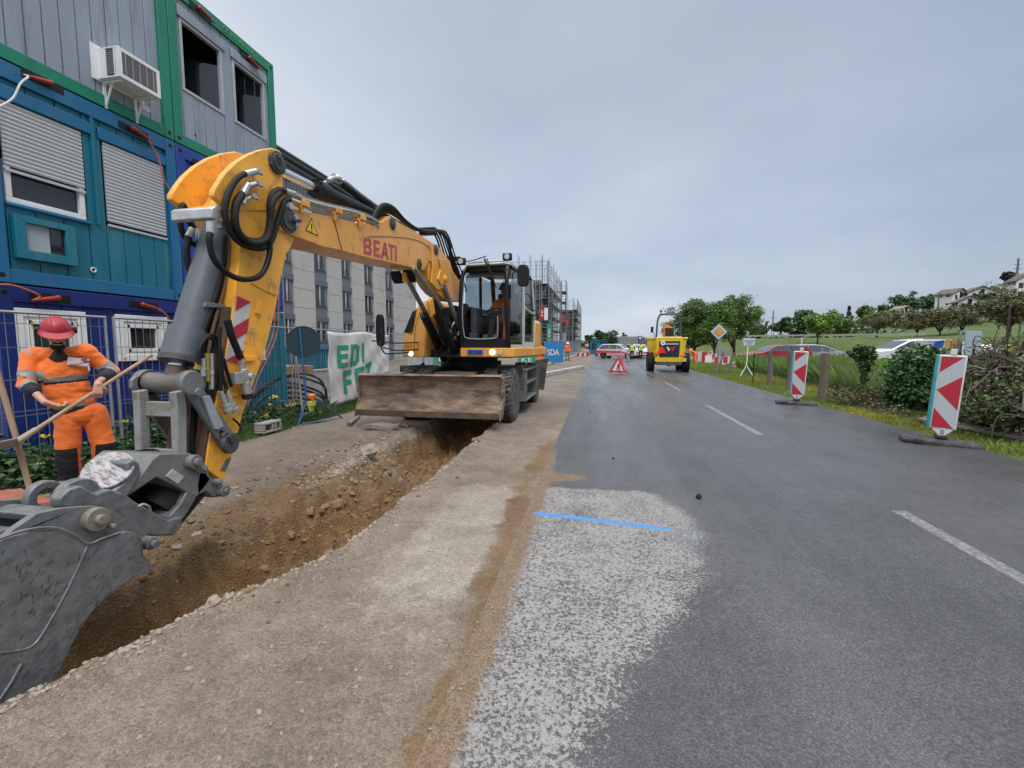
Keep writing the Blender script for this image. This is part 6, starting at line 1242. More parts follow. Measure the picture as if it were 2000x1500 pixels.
t=thing('wooden_pole','bare wooden tool pole standing against the bucket at the left edge','pole',Wp(62,965,-.6),None,True); b=MB(); a_,c_=Wp(-12,705,-.30),Wp(66,985,-.55); b.tube([a_,a_.lerp(c_,.5)+V((.01,0,0)),c_],.022,n=12); b.build('shaft',woodm,t)
# ---- simple figures
def figure(root,J,fwd,top,legs,headm,helm=None,bands=True,s=1.,vox=.018,hs=None,vest=None,hair=None):
    """J local coords: neck,chest,pel,shL/R,elL/R,wrL/R,hpL/R,knL/R,anL/R,head ; one continuous body, jacket + trousers as children"""
    J={k:V(v)*s for k,v in J.items()}; f=V(fwd).normalized(); b=MB(); hfw=(f+V((0,0,-.15))).normalized(); hd=J['head']; f2,u2,x2=head(b,hd,hfw,(0,0,1)); x=f.cross(V((0,0,1)))
    cap(b,hd-V((0,0,.08)),J['neck'],.055,.06,8); chain(b,[J['neck'],J['chest'],J['pel']],[.07,.12,.12],8)
    for k in 'LR':
        chain(b,[J['neck'],J['sh'+k],J['el'+k],J['wr'+k]],[.05,.05,.04,.028],8); chain(b,[J['pel'],J['hp'+k],J['kn'+k],J['an'+k]],[.09,.08,.055,.04],8)
        hand(b,J['wr'+k],(J['wr'+k]-J['el'+k]),f*-1 if hs is None else V(hs),1,.45,1 if k=='L' else -1); fo=J.get('to'+k,V((J['an'+k].x,J['an'+k].y,max(J['an'+k].z-.05,.03)))+f*.17); cap(b,J['an'+k],fo,.05,.04,8)
    me=blob(b,vox*.7,2); assign(me,[headm,mat('dark_boot',(.03,.027,.025),.7)],lambda c: 1 if min((c-J['anL']).length,(c-J['anR']).length)<.28 and c.z<J['knL'].z+.1 else 0); addmesh('body',me,root)
    b=MB(); mid=J['chest'].lerp(J['pel'],.5); T=(J['neck']-J['pel']).normalized(); Yn=(f-T*f.dot(T)).normalized(); Xn=Yn.cross(T)
    ell(b,J['chest'],.20,.13,.20,Xn,Yn,T); ell(b,mid,.18,.13,.2,Xn,Yn,T); ell(b,J['pel']+T*.05,.18,.14,.12,Xn,Yn,T)
    for k in 'LR': chain(b,[J['neck']-T*.04,J['sh'+k]-T*.02,J['el'+k],J['el'+k].lerp(J['wr'+k],.85)],[.085,.08,.062,.05],8)
    me=blob(b,vox,2); S=[(J['neck'],J['pel'])]+[(J['sh'+k],J['el'+k]) for k in 'LR']+[(J['el'+k],J['wr'+k]) for k in 'LR']
    def fn(c):
        r=min((seg_t(c,a,e_)[1]*(.5 if i==0 else 1),i) for i,(a,e_) in enumerate(S)); t=seg_t(c,*S[r[1]])[0]; i=r[1]
        if vest is not None and (i>0 and not(t<.12 and i<3)): return 2
        if not bands: return 0
        return 1 if (i==0 and (.42<t<.54 or .76<t<.88)) or (i in(1,2) and .6<t<.82) else 0
    assign(me,[top,REF,vest or top],fn); addmesh('jacket' if vest is None else 'vest',me,root)
    b=MB(); ell(b,J['pel'],.17,.13,.12,Xn,Yn,T)
    for k in 'LR': chain(b,[J['pel'].lerp(J['hp'+k],.6),J['hp'+k],J['kn'+k],J['kn'+k].lerp(J['an'+k],.92)],[.11,.105,.085,.07],8)
    me=blob(b,vox,2); S2=[(J['hp'+k],J['kn'+k]) for k in 'LR']+[(J['kn'+k],J['an'+k]) for k in 'LR']
    def fn2(c):
        r=min((seg_t(c,a,e_)[1],i) for i,(a,e_) in enumerate(S2)); t=seg_t(c,*S2[r[1]])[0]; return 1 if bands and legs==ORG and r[1]>=2 and (.1<t<.3 or .5<t<.7) else 0
    assign(me,[legs,REF],fn2); addmesh('trousers',me,root)
    if helm: helmet(root,hd,f2,u2,x2,helm,1.)
    else:
        b=MB(); ell(b,hd+u2*.03-f2*.015,.085,.10,.10,x2,f2,u2,12); b.build('hair' if hair is None else 'cap',hair or BEARD,root,smooth=60)
ST=dict(neck=(0,0,1.5),chest=(0,0,1.3),pel=(0,0,.95),shL=(-.19,0,1.43),shR=(.19,0,1.43),elL=(-.27,.03,1.15),elR=(.27,.03,1.15),wrL=(-.24,-.14,.95),wrR=(.24,-.14,.95),hpL=(-.1,0,.92),hpR=(.1,0,.92),knL=(-.12,-.02,.5),knR=(.12,-.02,.5),anL=(-.13,.02,.09),anR=(.13,.02,.09),head=(0,-.01,1.67))
# operator in the cab
q=V(UPt(-1.95,9.55,1.95)); op=thing('person','machine operator in orange sitting at the wheel inside the digger cab','person',q,None)
SJ=dict(neck=(0,.02,.55),chest=(0,0,.34),pel=(0,.05,.05),shL=(-.19,.02,.47),shR=(.19,.02,.47),elL=(-.30,-.12,.22),elR=(.32,-.08,.20),wrL=(-.17,-.36,.24),wrR=(.20,-.34,.22),hpL=(-.1,.0,.02),hpR=(.1,.0,.02),knL=(-.14,-.46,.10),knR=(.14,-.46,.08),anL=(-.13,-.55,-.33),anR=(.13,-.55,-.33),toL=(-.13,-.7,-.38),toR=(.13,-.7,-.38),head=(0,-.02,.72))
figure(op,SJ,(0,-1,0),ORG,ORG,SKIN,mat('green_cap',(.02,.07,.05),.6),True,vox=.012)
# ------------------------------------------------------------ vegetation
def leafmat(name,c,var=.35,rough=.6):
    m=mat(name,c,rough,var=.15,sc_=1.5,attr='lv'); b=m.node_tree.nodes['Principled BSDF']; b.inputs['Subsurface Weight'].default_value=0
    b.inputs['Transmission Weight'].default_value=0; return m
def leaves(P,size,rng,up=.3,asp=1.6):
    """P (n,3) centres -> verts, faces of kite-shaped leaves"""
    n=len(P); a=rng.normal(size=(n,3)); a[:,2]*=.6; a/=np.linalg.norm(a,axis=1,keepdims=True)
    b_=rng.normal(size=(n,3)); b_-=a*(a*b_).sum(1,keepdims=True); b_/=np.linalg.norm(b_,axis=1,keepdims=True)
    s=(size*rng.uniform(.6,1.3,n))[:,None]; v=np.stack([P-a*s*asp*.5,P+b_*s*.45,P+a*s*asp*.5,P-b_*s*.45],1).reshape(-1,3)
    return v,np.arange(n*4).reshape(n,4)
def cloud(clumps,n,rng,shell=.75):
    """points on/in ellipsoidal clumps [(c,(rx,ry,rz))]"""
    w_=np.array([np.prod(c[1])**(2/3) for c in clumps]); k=rng.choice(len(clumps),n,p=w_/w_.sum()); C_=np.array([c[0] for c in clumps])[k]; Rr=np.array([c[1] for c in clumps])[k]
    d=rng.normal(size=(n,3)); d/=np.linalg.norm(d,axis=1,keepdims=True); r=shell+(1-shell)*rng.random(n)**.7; r=r*rng.choice([1,.6],n,p=[.75,.25])*np.clip(1+.22*rng.normal(size=n),.4,1.7); return C_+d*Rr*r[:,None],d
def tree(x,y,h,w_,label,col,leaf=.22,n=2600,th=.18,seed=1,ncl=26,clr=.30,trunkh=.28,name='tree',cat='tree',group=None,shape='round',bark=None,zb=None,lump=.9,limbs=7):
    rng=np.random.default_rng(seed); z0=gz_at(x,y) if zb is None else zb; t=thing(name,label,cat,(x,y,z0),group,False); rg=random.Random(seed)
    cl=[]; H0=h*trunkh; cz=(h+H0)/2; hh=(h-H0)/2
    for i in range(ncl):
        u=rng.normal(size=3); u/=np.linalg.norm(u); r=rng.uniform(.25,.88)
        if shape=='cone':
            zz_=rng.uniform(0,1)**1.3; a=rng.uniform(0,6.28); rr=(1-zz_)*w_/2*rng.uniform(.5,.95); c=(math.cos(a)*rr,math.sin(a)*rr,H0+(h-H0)*zz_*.95); cr=w_*.10*(1.2-zz_)+.1; cl.append((c,(cr*1.3,cr*1.3,cr*.7)))
        else:
            c=(u[0]*r*w_/2*lump,u[1]*r*w_/2*lump,cz+u[2]*r*hh*(.95 if u[2]>0 else .8)); cr=clr*w_/2*rng.uniform(.55,1.45); cl.append((c,(cr,cr,cr*rng.uniform(.6,.85))))
    P,d=cloud(cl,n,rng); v,F=leaves(P,leaf,rng)
    lv=rng.uniform(.55,1.35,n); k_=fbm(P[:,0]*1.2/max(w_*.12,.3),P[:,2]*1.2/max(w_*.12,.3),2,seed); lv=lv*(1+.45*k_); lv=np.repeat(lv,4)
    c3=np.stack([lv*(1+.12*np.repeat(rng.normal(size=n),4)),lv,lv*.9],1)
    fastmesh('crown',v,F,leafmat('leaf_'+'%d_%d_%d'%tuple(int(q*1000) for q in col),col),{'lv':np.clip(c3,0,2.5)},t)
    b=MB(); bk=bark or mat('bark',(.075,.062,.05),.95,var=.3,sc_=6,bump=.5,bsc=10,stretch=(1,1,.3))
    top=(rg.uniform(-.04,.04)*w_,rg.uniform(-.04,.04)*w_,H0+(h-H0)*(.45 if shape!='cone' else .9)); b.tube([(0,0,-.15),(rg.uniform(-.02,.02)*h,rg.uniform(-.02,.02)*h,H0),top],[th,th*.8,th*.62,th*.5,th*.4],n=8)
    b.build('trunk',bk,t)
    for i in range(limbs if shape!='cone' else 0):
        c=cl[i%len(cl)][0]; b=MB(); s_=(top[0]*.3,top[1]*.3,H0*rg.uniform(.7,1.15)); b.tube([s_,((s_[0]+c[0])/2,(s_[1]+c[1])/2,(s_[2]*.45+c[2]*.55)),c],[th*.42,th*.3,th*.16],n=5); b.build('limb',bk,t)
    return t
def atp(px,Y,py=660): q=PY(px,py,Y); return q.x,Y
def zat(px,py,Y): return PY(px,py,Y).z
def trpx(px,ptop,wpx,Y,label,col,**k):
    x,y=atp(px,Y); d=(V((x,y,0))-CC).dot(FW); gz_=gz_at(x,y); zt=PY(px,ptop,Y).z; return tree(x,y,zt-gz_,wpx*d/FPX,label,col,**k)
GR=(.09,.17,.035); GD=(.055,.115,.038); GB=(.13,.24,.04); BR=(.105,.085,.05); BR2=(.12,.11,.045)
trpx(1358,572,130,72,'big dark green tree right behind the yellow dumper, left of the pair',(.078,.155,.034),n=26000,leaf=.17,ncl=80,clr=.20,seed=3,trunkh=.10,th=.26,lump=1.1)
trpx(1434,568,122,74,'big airy tree behind the priority sign, right of the pair',(.092,.18,.042),n=22000,leaf=.17,ncl=80,clr=.165,seed=5,trunkh=.13,th=.26,lump=1.1)
trpx(1398,592,110,70,'bright lower tree between the two big ones',(.088,.185,.032),n=17000,leaf=.17,ncl=50,clr=.22,seed=8,trunkh=.12,th=.2)
trpx(1497,622,22,120,'thin pale tree on the bank left of the dark trees',(.12,.15,.09),n=500,leaf=.3,seed=9,ncl=14,clr=.16,th=.12)
trpx(1524,613,46,112,'dark rounded tree on the bank right of the pale thin one',GD,n=2600,leaf=.4,seed=11,trunkh=.1,ncl=22)
trpx(1570,604,58,124,'dark broad tree behind the bright orchard tree',(.04,.085,.035),n=3000,leaf=.45,seed=12,trunkh=.1,ncl=26)
trpx(1597,610,72,80,'bright green orchard tree with two trunks on the field edge',GB,n=6500,leaf=.22,seed=14,trunkh=.34,ncl=34,clr=.24,th=.16)
trpx(1640,618,50,96,'mid green tree right behind the orchard tree',GR,n=2800,leaf=.3,seed=15,trunkh=.15,ncl=20)
trpx(1712,602,78,84,'sparse brownish tree with a leaning dark trunk on the bank',(.13,.13,.062),n=5500,leaf=.17,seed=16,trunkh=.26,ncl=30,clr=.26,th=.2,limbs=14)
for i,(px,pt,w_,lab) in enumerate(((1790,598,66,'brown thicket tree, leftmost of the row of three on the slope'),(1835,592,72,'brown thicket tree, middle of the row of three on the slope'),(1876,602,60,'brown thicket tree, rightmost of the row of three on the slope'))):
    trpx(px,pt,w_,96,lab,(.125,.12,.065),n=6000,leaf=.2,seed=20+i,trunkh=.12,ncl=30,clr=.26,th=.15,limbs=12)
trpx(1968,566,112,76,'large brown tree with a forked trunk near the right edge',(.12,.115,.06),n=11000,leaf=.2,seed=27,trunkh=.2,ncl=44,clr=.22,th=.22,limbs=16)
trpx(1905,585,50,110,'dull green tree beside the large brown one on the slope',(.075,.09,.04),n=2600,leaf=.3,seed=28,trunkh=.12,ncl=22)
for i,(px,pt,w_,Y,lab,c) in enumerate(((1765,568,58,165,'broad round tree on the hilltop left of the white houses',(.05,.10,.045)),(1812,570,40,170,'pale green round tree on the hilltop next to the broad one',(.08,.13,.07)),(1728,588,44,160,'dark green tree lower on the hill left of the broad one',GD),(1688,597,36,160,'small green tree on the hill above the brown tree',GR),(1618,606,50,165,'green tree on the far hill left of the conifer',GR),(1962,533,26,150,'dark umbrella-shaped pine on the ridge left of the pylon',(.035,.04,.04)),(1865,578,34,152,'purple-leaved tree in front of the white houses',(.075,.022,.03)),(1932,580,50,140,'green garden tree below the right-hand white house',(.07,.10,.04)),(1985,560,40,135,'olive garden tree on the ridge at the right edge',(.08,.09,.04)))):
    trpx(px,pt,w_,Y,lab,c,n=2200,leaf=.55,seed=40+i,trunkh=.15 if i!=5 else .5,ncl=18,clr=.34,th=.2,limbs=3)
trpx(1655,594,18,175,'dark pointed conifer standing above the hill trees',(.03,.055,.04),n=1500,leaf=.5,seed=60,shape='cone',trunkh=.05,ncl=40)
for i,(px,pt,w_,Y,lab) in enumerate(((1170,641,28,190,'dark green tree at the end of the road, left of the police cars'),(1192,645,36,240,'long grey-green treetop on the horizon beyond the road'),(1219,648,18,260,'small distant tree above the police cars'),(1152,650,20,150,'green tree by the far scaffolding'),(1480,640,30,130,'small tree behind the info board'))):
    trpx(px,pt,w_,Y,lab,GD if i!=1 else (.05,.085,.05),n=1500,leaf=.7,seed=70+i,trunkh=.08,ncl=18,clr=.36,th=.3,limbs=2)
# far wood: one mass on the hill
rng=np.random.default_rng(5); cl=[]
for i in range(760):
    a=rng.uniform(.40,1.1); r=rng.uniform(118,290); 
    th_=math.atan(a); x,y=r*math.sin(th_),r*math.cos(th_)
    if r<140 and rng.random()<.5: continue
    h=rng.uniform(2.5,5.5)
    if a>.56 and r<205: h*=.42
    cl.append(((x,y,gz_at(x,y)+h*.35),(h*rng.uniform(.6,1.2),h*rng.uniform(.6,1.2),h*.62)))
for i in range(300):
    a=rng.uniform(-1.2,1.5); r=rng.uniform(330,900); th_=math.atan(a); x,y=r*math.sin(th_),r*math.cos(th_); h=rng.uniform(4,8); cl.append(((x,y,gz_at(x,y)+h*.3),(h*2,h*2,h*.7)))
P,d=cloud(cl,85000,rng); v,F=leaves(P,1.0,rng); sc_=np.hypot(P[:,0],P[:,1])>320; v=v.reshape(-1,4,3); c=v.mean(1,keepdims=True); v=np.where(sc_[:,None,None],c+(v-c)*3.2,c+(v-c)*.8).reshape(-1,3)
lv=rng.uniform(.5,1.4,len(P))*(1+.5*fbm(P[:,0]*.05,P[:,1]*.05,3,7)); lv=np.repeat(lv,4); tag(fastmesh('wood',v,F,leafmat('leaf_far',(.095,.145,.06)),{'lv':np.clip(np.stack([lv*1.05,lv,lv],1),0,2)}),'far wooded slope of mixed trees behind the houses','wood',kind='stuff')
# grass
def grassfield(name,label,cat,n,region,hf,col,wd,seed,lean=.35,dens=None,clump=None,kind='stuff'):
    rng=np.random.default_rng(seed); x0,x1,y0,y1=region; X=rng.uniform(x0,x1,n*3); Y=y0+(y1-y0)*rng.random(n*3)**1.6
    if dens is not None: k=rng.random(len(X))<dens(X,Y); X=X[k];Y=Y[k]
    X=X[:n];Y=Y[:n]; n=len(X); Z=(terr_z(X,Y) if x0>0 else left_z(X,Y)); h=hf(X,Y)*rng.uniform(.5,1.25,n); a=rng.uniform(0,2*PI,n); w_=wd*rng.uniform(.6,1.4,n)*(1+Y*.035)
    dx=np.cos(a);dy=np.sin(a); l=rng.normal(0,lean,n)*h; l2=rng.normal(0,lean,n)*h
    v=np.stack([np.stack([X-dx*w_,Y-dy*w_,Z-.02],1),np.stack([X+dx*w_,Y+dy*w_,Z-.02],1),np.stack([X+dx*w_*.6+l*.4,Y+dy*w_*.6+l2*.4,Z+h*.6],1),np.stack([X+l,Y+l2,Z+h],1)],1).reshape(-1,3)
    lv=rng.uniform(.6,1.35,n)*(1+.35*fbm(X*.9,Y*.9,3,seed)); yl=np.clip(fbm(X*.6+9,Y*.6,3,seed+1)*1.2,0,1); c3=np.stack([lv*(1+yl*1.3),lv*(1+yl*.35),lv],1); c3=np.repeat(c3,4,0)
    return tag(fastmesh(name,v,np.arange(n*4).reshape(n,4),leafmat('grass_%d_%d'%(int(col[0]*1000),int(col[1]*1000)),col),{'lv':np.clip(c3,0,3)}),label,cat,kind=kind)
GX=lambda Y: np.interp(Y,[0,6,9,12,16,20,26,40],[6.9,6.9,7.0,7.2,7.6,8.0,8.4,9.5])      # wire fence line
redge=lambda Y: 5.45+np.where(Y>19,.02*(Y-19),0)
grassfield('verge_grass','short yellow-green grass on the verge between road and wire fence','grass',110000,(5.5,10,3,46),lambda X,Y:.075+.05*sstep(6.4,7.4,X),(.19,.25,.05),.0028,1,dens=lambda X,Y:sstep(.03,.35,X-redge(Y))*np.clip(sstep(0,.4,GX(Y)+.2-X),0,1)*(.35+.65*(fbm(X*2,Y*2,3,90)>-.12)))
grassfield('meadow_grass','tall green meadow grass behind the wire fence','grass',190000,(6.9,30,6,42),lambda X,Y:.62+.28*fbm(X*.5,Y*.5,2,3)+.15,(.125,.225,.04),.0032,2,lean=.3,dens=lambda X,Y:sstep(-.05,.35,X-GX(Y))*np.exp(-(X-GX(Y))*.12)*(Y<32))
grassfield('fence_weeds','mixed green weeds along the foot of the mesh fence','weeds',42000,(-6.9,-5.45,2.6,15),lambda X,Y:.06+.26*sstep(-5.6,-6.4,X)*(.3+.8*np.clip(.5+fbm(X*1.4,Y*1.4,3,5),0,1)),(.055,.11,.03),.0022,3,lean=.45,dens=lambda X,Y:sstep(-5.45,-5.9,X+.25*fbm(Y*1.3,X*0,3,7))*(.4+.6*(Y<9)))
# leafy weeds and flowers at the fence
rng=np.random.default_rng(11); cl=[]
for i in range(95):
    y=rng.uniform(3.0,8.6); x=-6.35+rng.uniform(-.35,.45); h=rng.uniform(.15,.65)*(1.0 if y<6.2 else .75); cl.append(((x,y,-.1+h*.55),(.16,.2,h*.55)))
P,d=cloud(cl,15000,rng,.3); v,F=leaves(P,.045,rng); lv=np.repeat(rng.uniform(.5,1.5,len(P)),4); tag(fastmesh('leafy_weeds',v,F,leafmat('leaf_weed',(.035,.085,.03)),{'lv':np.stack([lv,lv,lv],1)}),'bushy dark green weeds growing through the mesh fence','weeds',kind='stuff')
FLL=['yellow flower right of the orange trouser leg','yellow flower left of the worker at knee height','yellow flower low right of the worker, below the higher one','small yellow flower low behind the round scraped plate','small yellow flower beside the leaning wooden pole','large yellow flower head above the pipe coil','yellow flower between the two large heads at the coil','yellow flower cluster nearest the blue tripod','yellow flower just above the hollow concrete block','yellow flower right above the concrete block corner','tiny yellow bloom high on the mesh by the white window']
fl=mat('yellow_petal',(.7,.5,.02),.6); stm=mat('green_stem',(.05,.09,.02),.7)
for i,(px,py,r,X_) in enumerate(((243,822,.03,-6.2),(85,852,.03,-6.2),(258,858,.025,-6.1),(190,930,.02,-5.9),(80,905,.02,-5.9),(538,775,.05,-6.1),(528,790,.03,-6.1),(570,790,.05,-6.15),(520,812,.04,-6.0),(546,820,.04,-5.95),(245,700,.02,-6.3))):
    q=PX(px,py,X_); t=thing('yellow_flower',FLL[i],'flower',(q.x,q.y,lz(q.x,q.y)),'yellow flowers along the fence',True); b=MB()
    for k in range(14): b.sph(q+V((random.gauss(0,r*.5),random.gauss(0,r),random.gauss(0,r*.35))),r*.32,n=6)
    b.build('blossom',fl,t,smooth=0); b=MB(); b.tube([(q.x,q.y,lz(q.x,q.y)),(q.x+.02,q.y,q.z*.5),q],.004,n=4); b.build('stem',stm,t)
# tall reddish weed stalks etc at the meadow fence, ivy posts, bush, brush
def bushy(name,label,cat,cl,n,leaf,col,seed,trunk=None,shell=.8,group=None):
    rng=np.random.default_rng(seed); c0=np.mean([c[0] for c in cl],0); t=thing(name,label,cat,(c0[0],c0[1],gz_at(c0[0],c0[1])),group,True); P,d=cloud(cl,n,rng,shell); v,F=leaves(P,leaf,rng); lv=rng.uniform(.45,1.5,n); lv=np.repeat(lv,4); v=v-np.array(OFF[t.name])
    fastmesh('foliage',v,F,leafmat('leaf_%d_%d'%(int(col[0]*1000),int(col[1]*1000)),col),{'lv':np.stack([lv,lv,lv],1)},t)
    if trunk: b=MB(); b.tube(trunk[0],trunk[1],n=8); b.build('trunk',mat('bark',(.075,.062,.05)),t)
    return t
def pg(px,py,Y): return PY(px,py,Y)
Yi=11.6; bc_=[(tuple(pg(x,y,Yi+dz)),(rx,rx*1.1,rx*.8)) for x,y,dz,rx in ((1790,715,0,.42),(1765,735,0,.33),(1820,725,0,.38),(1780,760,-.1,.42),(1825,770,-.2,.38),(1755,775,.1,.28),(1810,795,-.2,.34),(1790,700,.2,.36),(1830,705,.3,.3),(1770,800,0,.25))]
bushy('ivy_bush','dense glossy dark green ivy bush swallowing the wire fence behind the nearest marker board','bush',bc_,9000,.062,(.042,.115,.028),3,([pg(1800,810,Yi),pg(1798,760,Yi),pg(1795,710,Yi)],.06))
Yi=13.2; bc_=[(tuple(pg(x,y,Yi)),(rx,rx,rx*.8)) for x,y,rx in ((1684,688,.17),(1700,694,.14),(1670,694,.10),(1690,706,.16),(1690,722,.12),(1688,740,.10),(1684,758,.09),(1681,776,.07),(1700,682,.09),(1658,688,.06),(1677,680,.10))]
bushy('ivy_post','old fence post wrapped in ivy with a bushy top in the meadow edge','bush',bc_,3000,.05,(.038,.10,.022),4,([pg(1683,790,Yi),pg(1686,750,Yi),pg(1688,700,Yi)],.07))
bc_=[(tuple(pg(x,y,Y)),(rx,rx,rz)) for x,y,Y,rx,rz in ((1640,770,12.8,.28,.16),(1665,782,12.4,.30,.15),(1720,795,11.6,.35,.16),(1755,808,11.0,.3,.15),(1700,772,12.2,.25,.2))]
bushy('bramble','low brown-green bramble tangle at the foot of the wire fence','bush',bc_,3600,.035,(.10,.10,.045),6)
# brush pile of vines and branches
t=thing('brush_pile','high tangled pile of dead vines and branches at the right edge','brush pile',tuple(pg(1950,830,9.6))[:2]+(0,),None,True); rg=random.Random(9)
core=[(tuple(pg(x,y,Y)),(rx,rx,rz)) for x,y,Y,rx,rz in ((1925,765,9.4,.32,.45),(1950,740,9.2,.4,.5),(2010,730,9.0,.7,.6),(1930,805,9.0,.25,.25),(1940,795,8.6,.45,.4),(2010,790,8.2,.6,.5),(2080,740,8.6,.8,.6),(1935,712,9.7,.2,.2),(1925,745,9.8,.22,.35))]
rng=np.random.default_rng(14); P,d=cloud(core,9000,rng,.5); v,F=leaves(P,.045,rng); v=v-np.array(OFF[t.name]); lv=np.repeat(rng.uniform(.4,1.5,len(P)),4); g_=np.repeat((rng.random(len(P))<.5)*.6,4)
fastmesh('dead_leaves',v,F,leafmat('leaf_dead',(.10,.085,.055)),{'lv':np.stack([lv*(1-g_*.6),lv*(1+g_),lv*(1-g_)],1)},t)
vm=[mat('vine_bark',(.075,.052,.046),.9,var=.35,sc_=12),mat('pale_vine',(.17,.14,.12),.9,var=.2)]
b=MB()
for i in range(520):
    c,r=core[rg.randrange(len(core))]; a=V(c)+V((rg.gauss(0,r[0]*.7),rg.gauss(0,r[0]*.6),rg.gauss(.1,r[2]*.7))); l=rg.uniform(.2,.65); d_=V((rg.uniform(-1,1),rg.uniform(-.6,.6),rg.uniform(-1.2,.6))).normalized(); e_=a+d_*l; m_=(a+e_)/2+V((rg.uniform(-.2,.2),rg.uniform(-.2,.2),rg.uniform(-.1,.25)))
    a.z=min(max(a.z,.03),1.25);e_.z=min(max(e_.z,.03),1.5);m_.z=max(m_.z,.05)
    if min(proj(a)[0],proj(e_)[0],proj(m_)[0])<1878: continue
    b.tube([a,m_,e_],rg.uniform(.004,.012),n=4,mi=1 if rg.random()<.25 else 0)
b.build('branches',vm,t,fix=False)
bc_=[(tuple(pg(x,y,Y)),(rx,rx,rz)) for x,y,Y,rx,rz in ((1885,790,9.7,.35,.35),(1915,800,9.2,.35,.3),(1880,750,10.2,.35,.35),(1900,770,9.8,.3,.3))]
bushy('privet_bush','small-leaved grey-green bush between the marker board and the brush pile','bush',bc_,5500,.035,(.085,.11,.045),16)
# ------------------------------------------------------------ marker boards
rbase=mat('recycled_rubber',(.040,.038,.041),.85,var=.35,sc_=14,dirt=(.13,.12,.11),damt=.25,dsc=9,bump=.3,bsc=30); tealp=mat('teal_plastic',(.04,.30,.36),.45); rfw=mat('reflective_white',(.47,.50,.53),.35,var=.03,sc_=60); rfr=mat('reflective_red',(.45,.02,.04),.35,var=.06,sc_=60); frw=mat('frame_white',(.62,.64,.63),.5,dirt=(.35,.34,.3),damt=.15,dsc=9)
def board(label,W=.32,H=1.16):
    t=thing('marker_board',label,'marker board',(0,0,0),'red and white marker boards')
    b=MB(); P=[(-.46,-.12,0),(-.38,-.2,0),(.38,-.2,0),(.46,-.12,0),(.46,.12,0),(.38,.2,0),(-.38,.2,0),(-.46,.12,0)]
    n=8; top=[(x*.90,y*.82,.085) for x,y,z in P]; b.add([(x,y,.0) for x,y,z in P]+[(x,y,.05) for x,y,z in P]+top,[tuple(range(8))[::-1]]+[(i,(i+1)%8,8+(i+1)%8,8+i) for i in range(8)]+[(8+i,8+(i+1)%8,16+(i+1)%8,16+i) for i in range(8)]+[tuple(range(16,24))]); 
    b.box((-.28,-.19,.045),(.10,.06,.06)); b.box((0,0,.12),(.14,.12,.05)); b.build('base_plate',rbase,t,bevel=.01)
    b=MB(); b.box((0,0,.2),(.06,.05,.2)); b.box((0,0,.24+H+.045),(.07,.05,.09)); b.prism([(-.12,-.025,.24),(.12,-.025,.24),(.035,-.025,.14),(-.035,-.025,.14)],(0,.05,0)); b.build('post',frw,t,bevel=.006)
    b=MB(); z0=.24; b.box((0,0,z0+H/2),(W,.045,H)); b.build('panel',frw,t,bevel=.015)
    b=MB(); b.box((-W/2-.012,.01,z0+H/2),(.03,.09,H*.985)); b.build('edge_strip',tealp,t,bevel=.008)
    w_=W-.05; hh=H-.05; a=lambda u,v:(w_*(u-.5),-.0245,z0+.025+hh*v); b=MB(); b.prism([a(0,0),a(1,0),a(1,1),a(0,1)],(0,-.003,0)); s=b.build('reflective_face',rfw,t)
    for P in ([(0,1),(.95,1),(0,.775)],[(1,.735),(1,.26),(0,.53)],[(0,.27),(.93,0),(0,0)]):
        b=MB(); b.prism([(lambda q:(q[0],q[1]-.0035,q[2]))(a(u,v)) for u,v in P],(0,-.002,0)); b.build('red_triangle',rfr,s)
    return t
b1=board('nearest red and white marker board on a rubber base, leaning slightly',.31,1.12); p=G(1835,868); b1.location=(p.x,p.y,.0); b1.rotation_euler=(0,R(3.0),R(-22))
b2=dup(b1,G(1555,790),R(-14),'second marker board farther back on the right road edge, beside a wooden post'); b2.rotation_euler=(0,R(2.2),R(-14))
b3=dup(b1,G(1226,707),R(-40),'marker board on the road in front of the police cars, behind the folding triangle',(.85,.85,.8)); b4=dup(b1,G(1387,712),R(5),'small marker board by the red and white barriers right of the dumper',(.75,.75,.75))
# ------------------------------------------------------------ folding triangle
tri_r=mat('sign_red',(.45,.015,.03),.4); 
t=thing('folding_sign','three-sided folding warning triangle with red borders standing on the wet road','road sign',G(1208,732),None)
def tripanel(t,ang,off):
    Q=M.Rotation(ang,3,'Z'); 
    def T(p,d=0): q=Q@V((p[0],-off+d+ (p[1]-.9)*.12*0,p[1])); q=Q@V((p[0],-off*(1-(p[1]-.15)/1.05)-.02+d,p[1])); return q
    b=MB(); O=[(-.5,.15),(.5,.15),(0,1.12)]; I=[(-.32,.26),(.32,.26),(0,.87)]
    fO=[T(p) for p in O]; fI=[T(p,-.004) for p in I]; nrm=(fO[1]-fO[0]).cross(fO[2]-fO[0]).normalized()*-.012
    b.prism(fO,nrm); pa=b.build('panel',tri_r,t,bevel=.003); b=MB(); b.prism([p-nrm*.0 for p in fI],-nrm*.3); b.build('white_field',rfw,pa); b=MB()
    if abs(ang)<.6:
        for P in ([(-.03,.42),(.05,.42),(.02,.66),(-.05,.62)],[(.05,.34),(.22,.34),(.14,.46)],[(-.12,.3),(-.06,.3),(.02,.46),(-.03,.5)]): b.prism([T(p,-.010) for p in P],-nrm*.2)
    else: b.prism([T(p,-.010) for p in ((-.03,.5),(.03,.5),(.02,.72),(-.02,.72))],-nrm*.2); b.prism([T(p,-.010) for p in ((-.12,.3),(.12,.3),(.1,.4),(-.1,.4))],-nrm*.2)
    b.build('pictogram',blki,pa)
for a in (R(-12),R(55),R(180+20)): tripanel(t,a,.30)
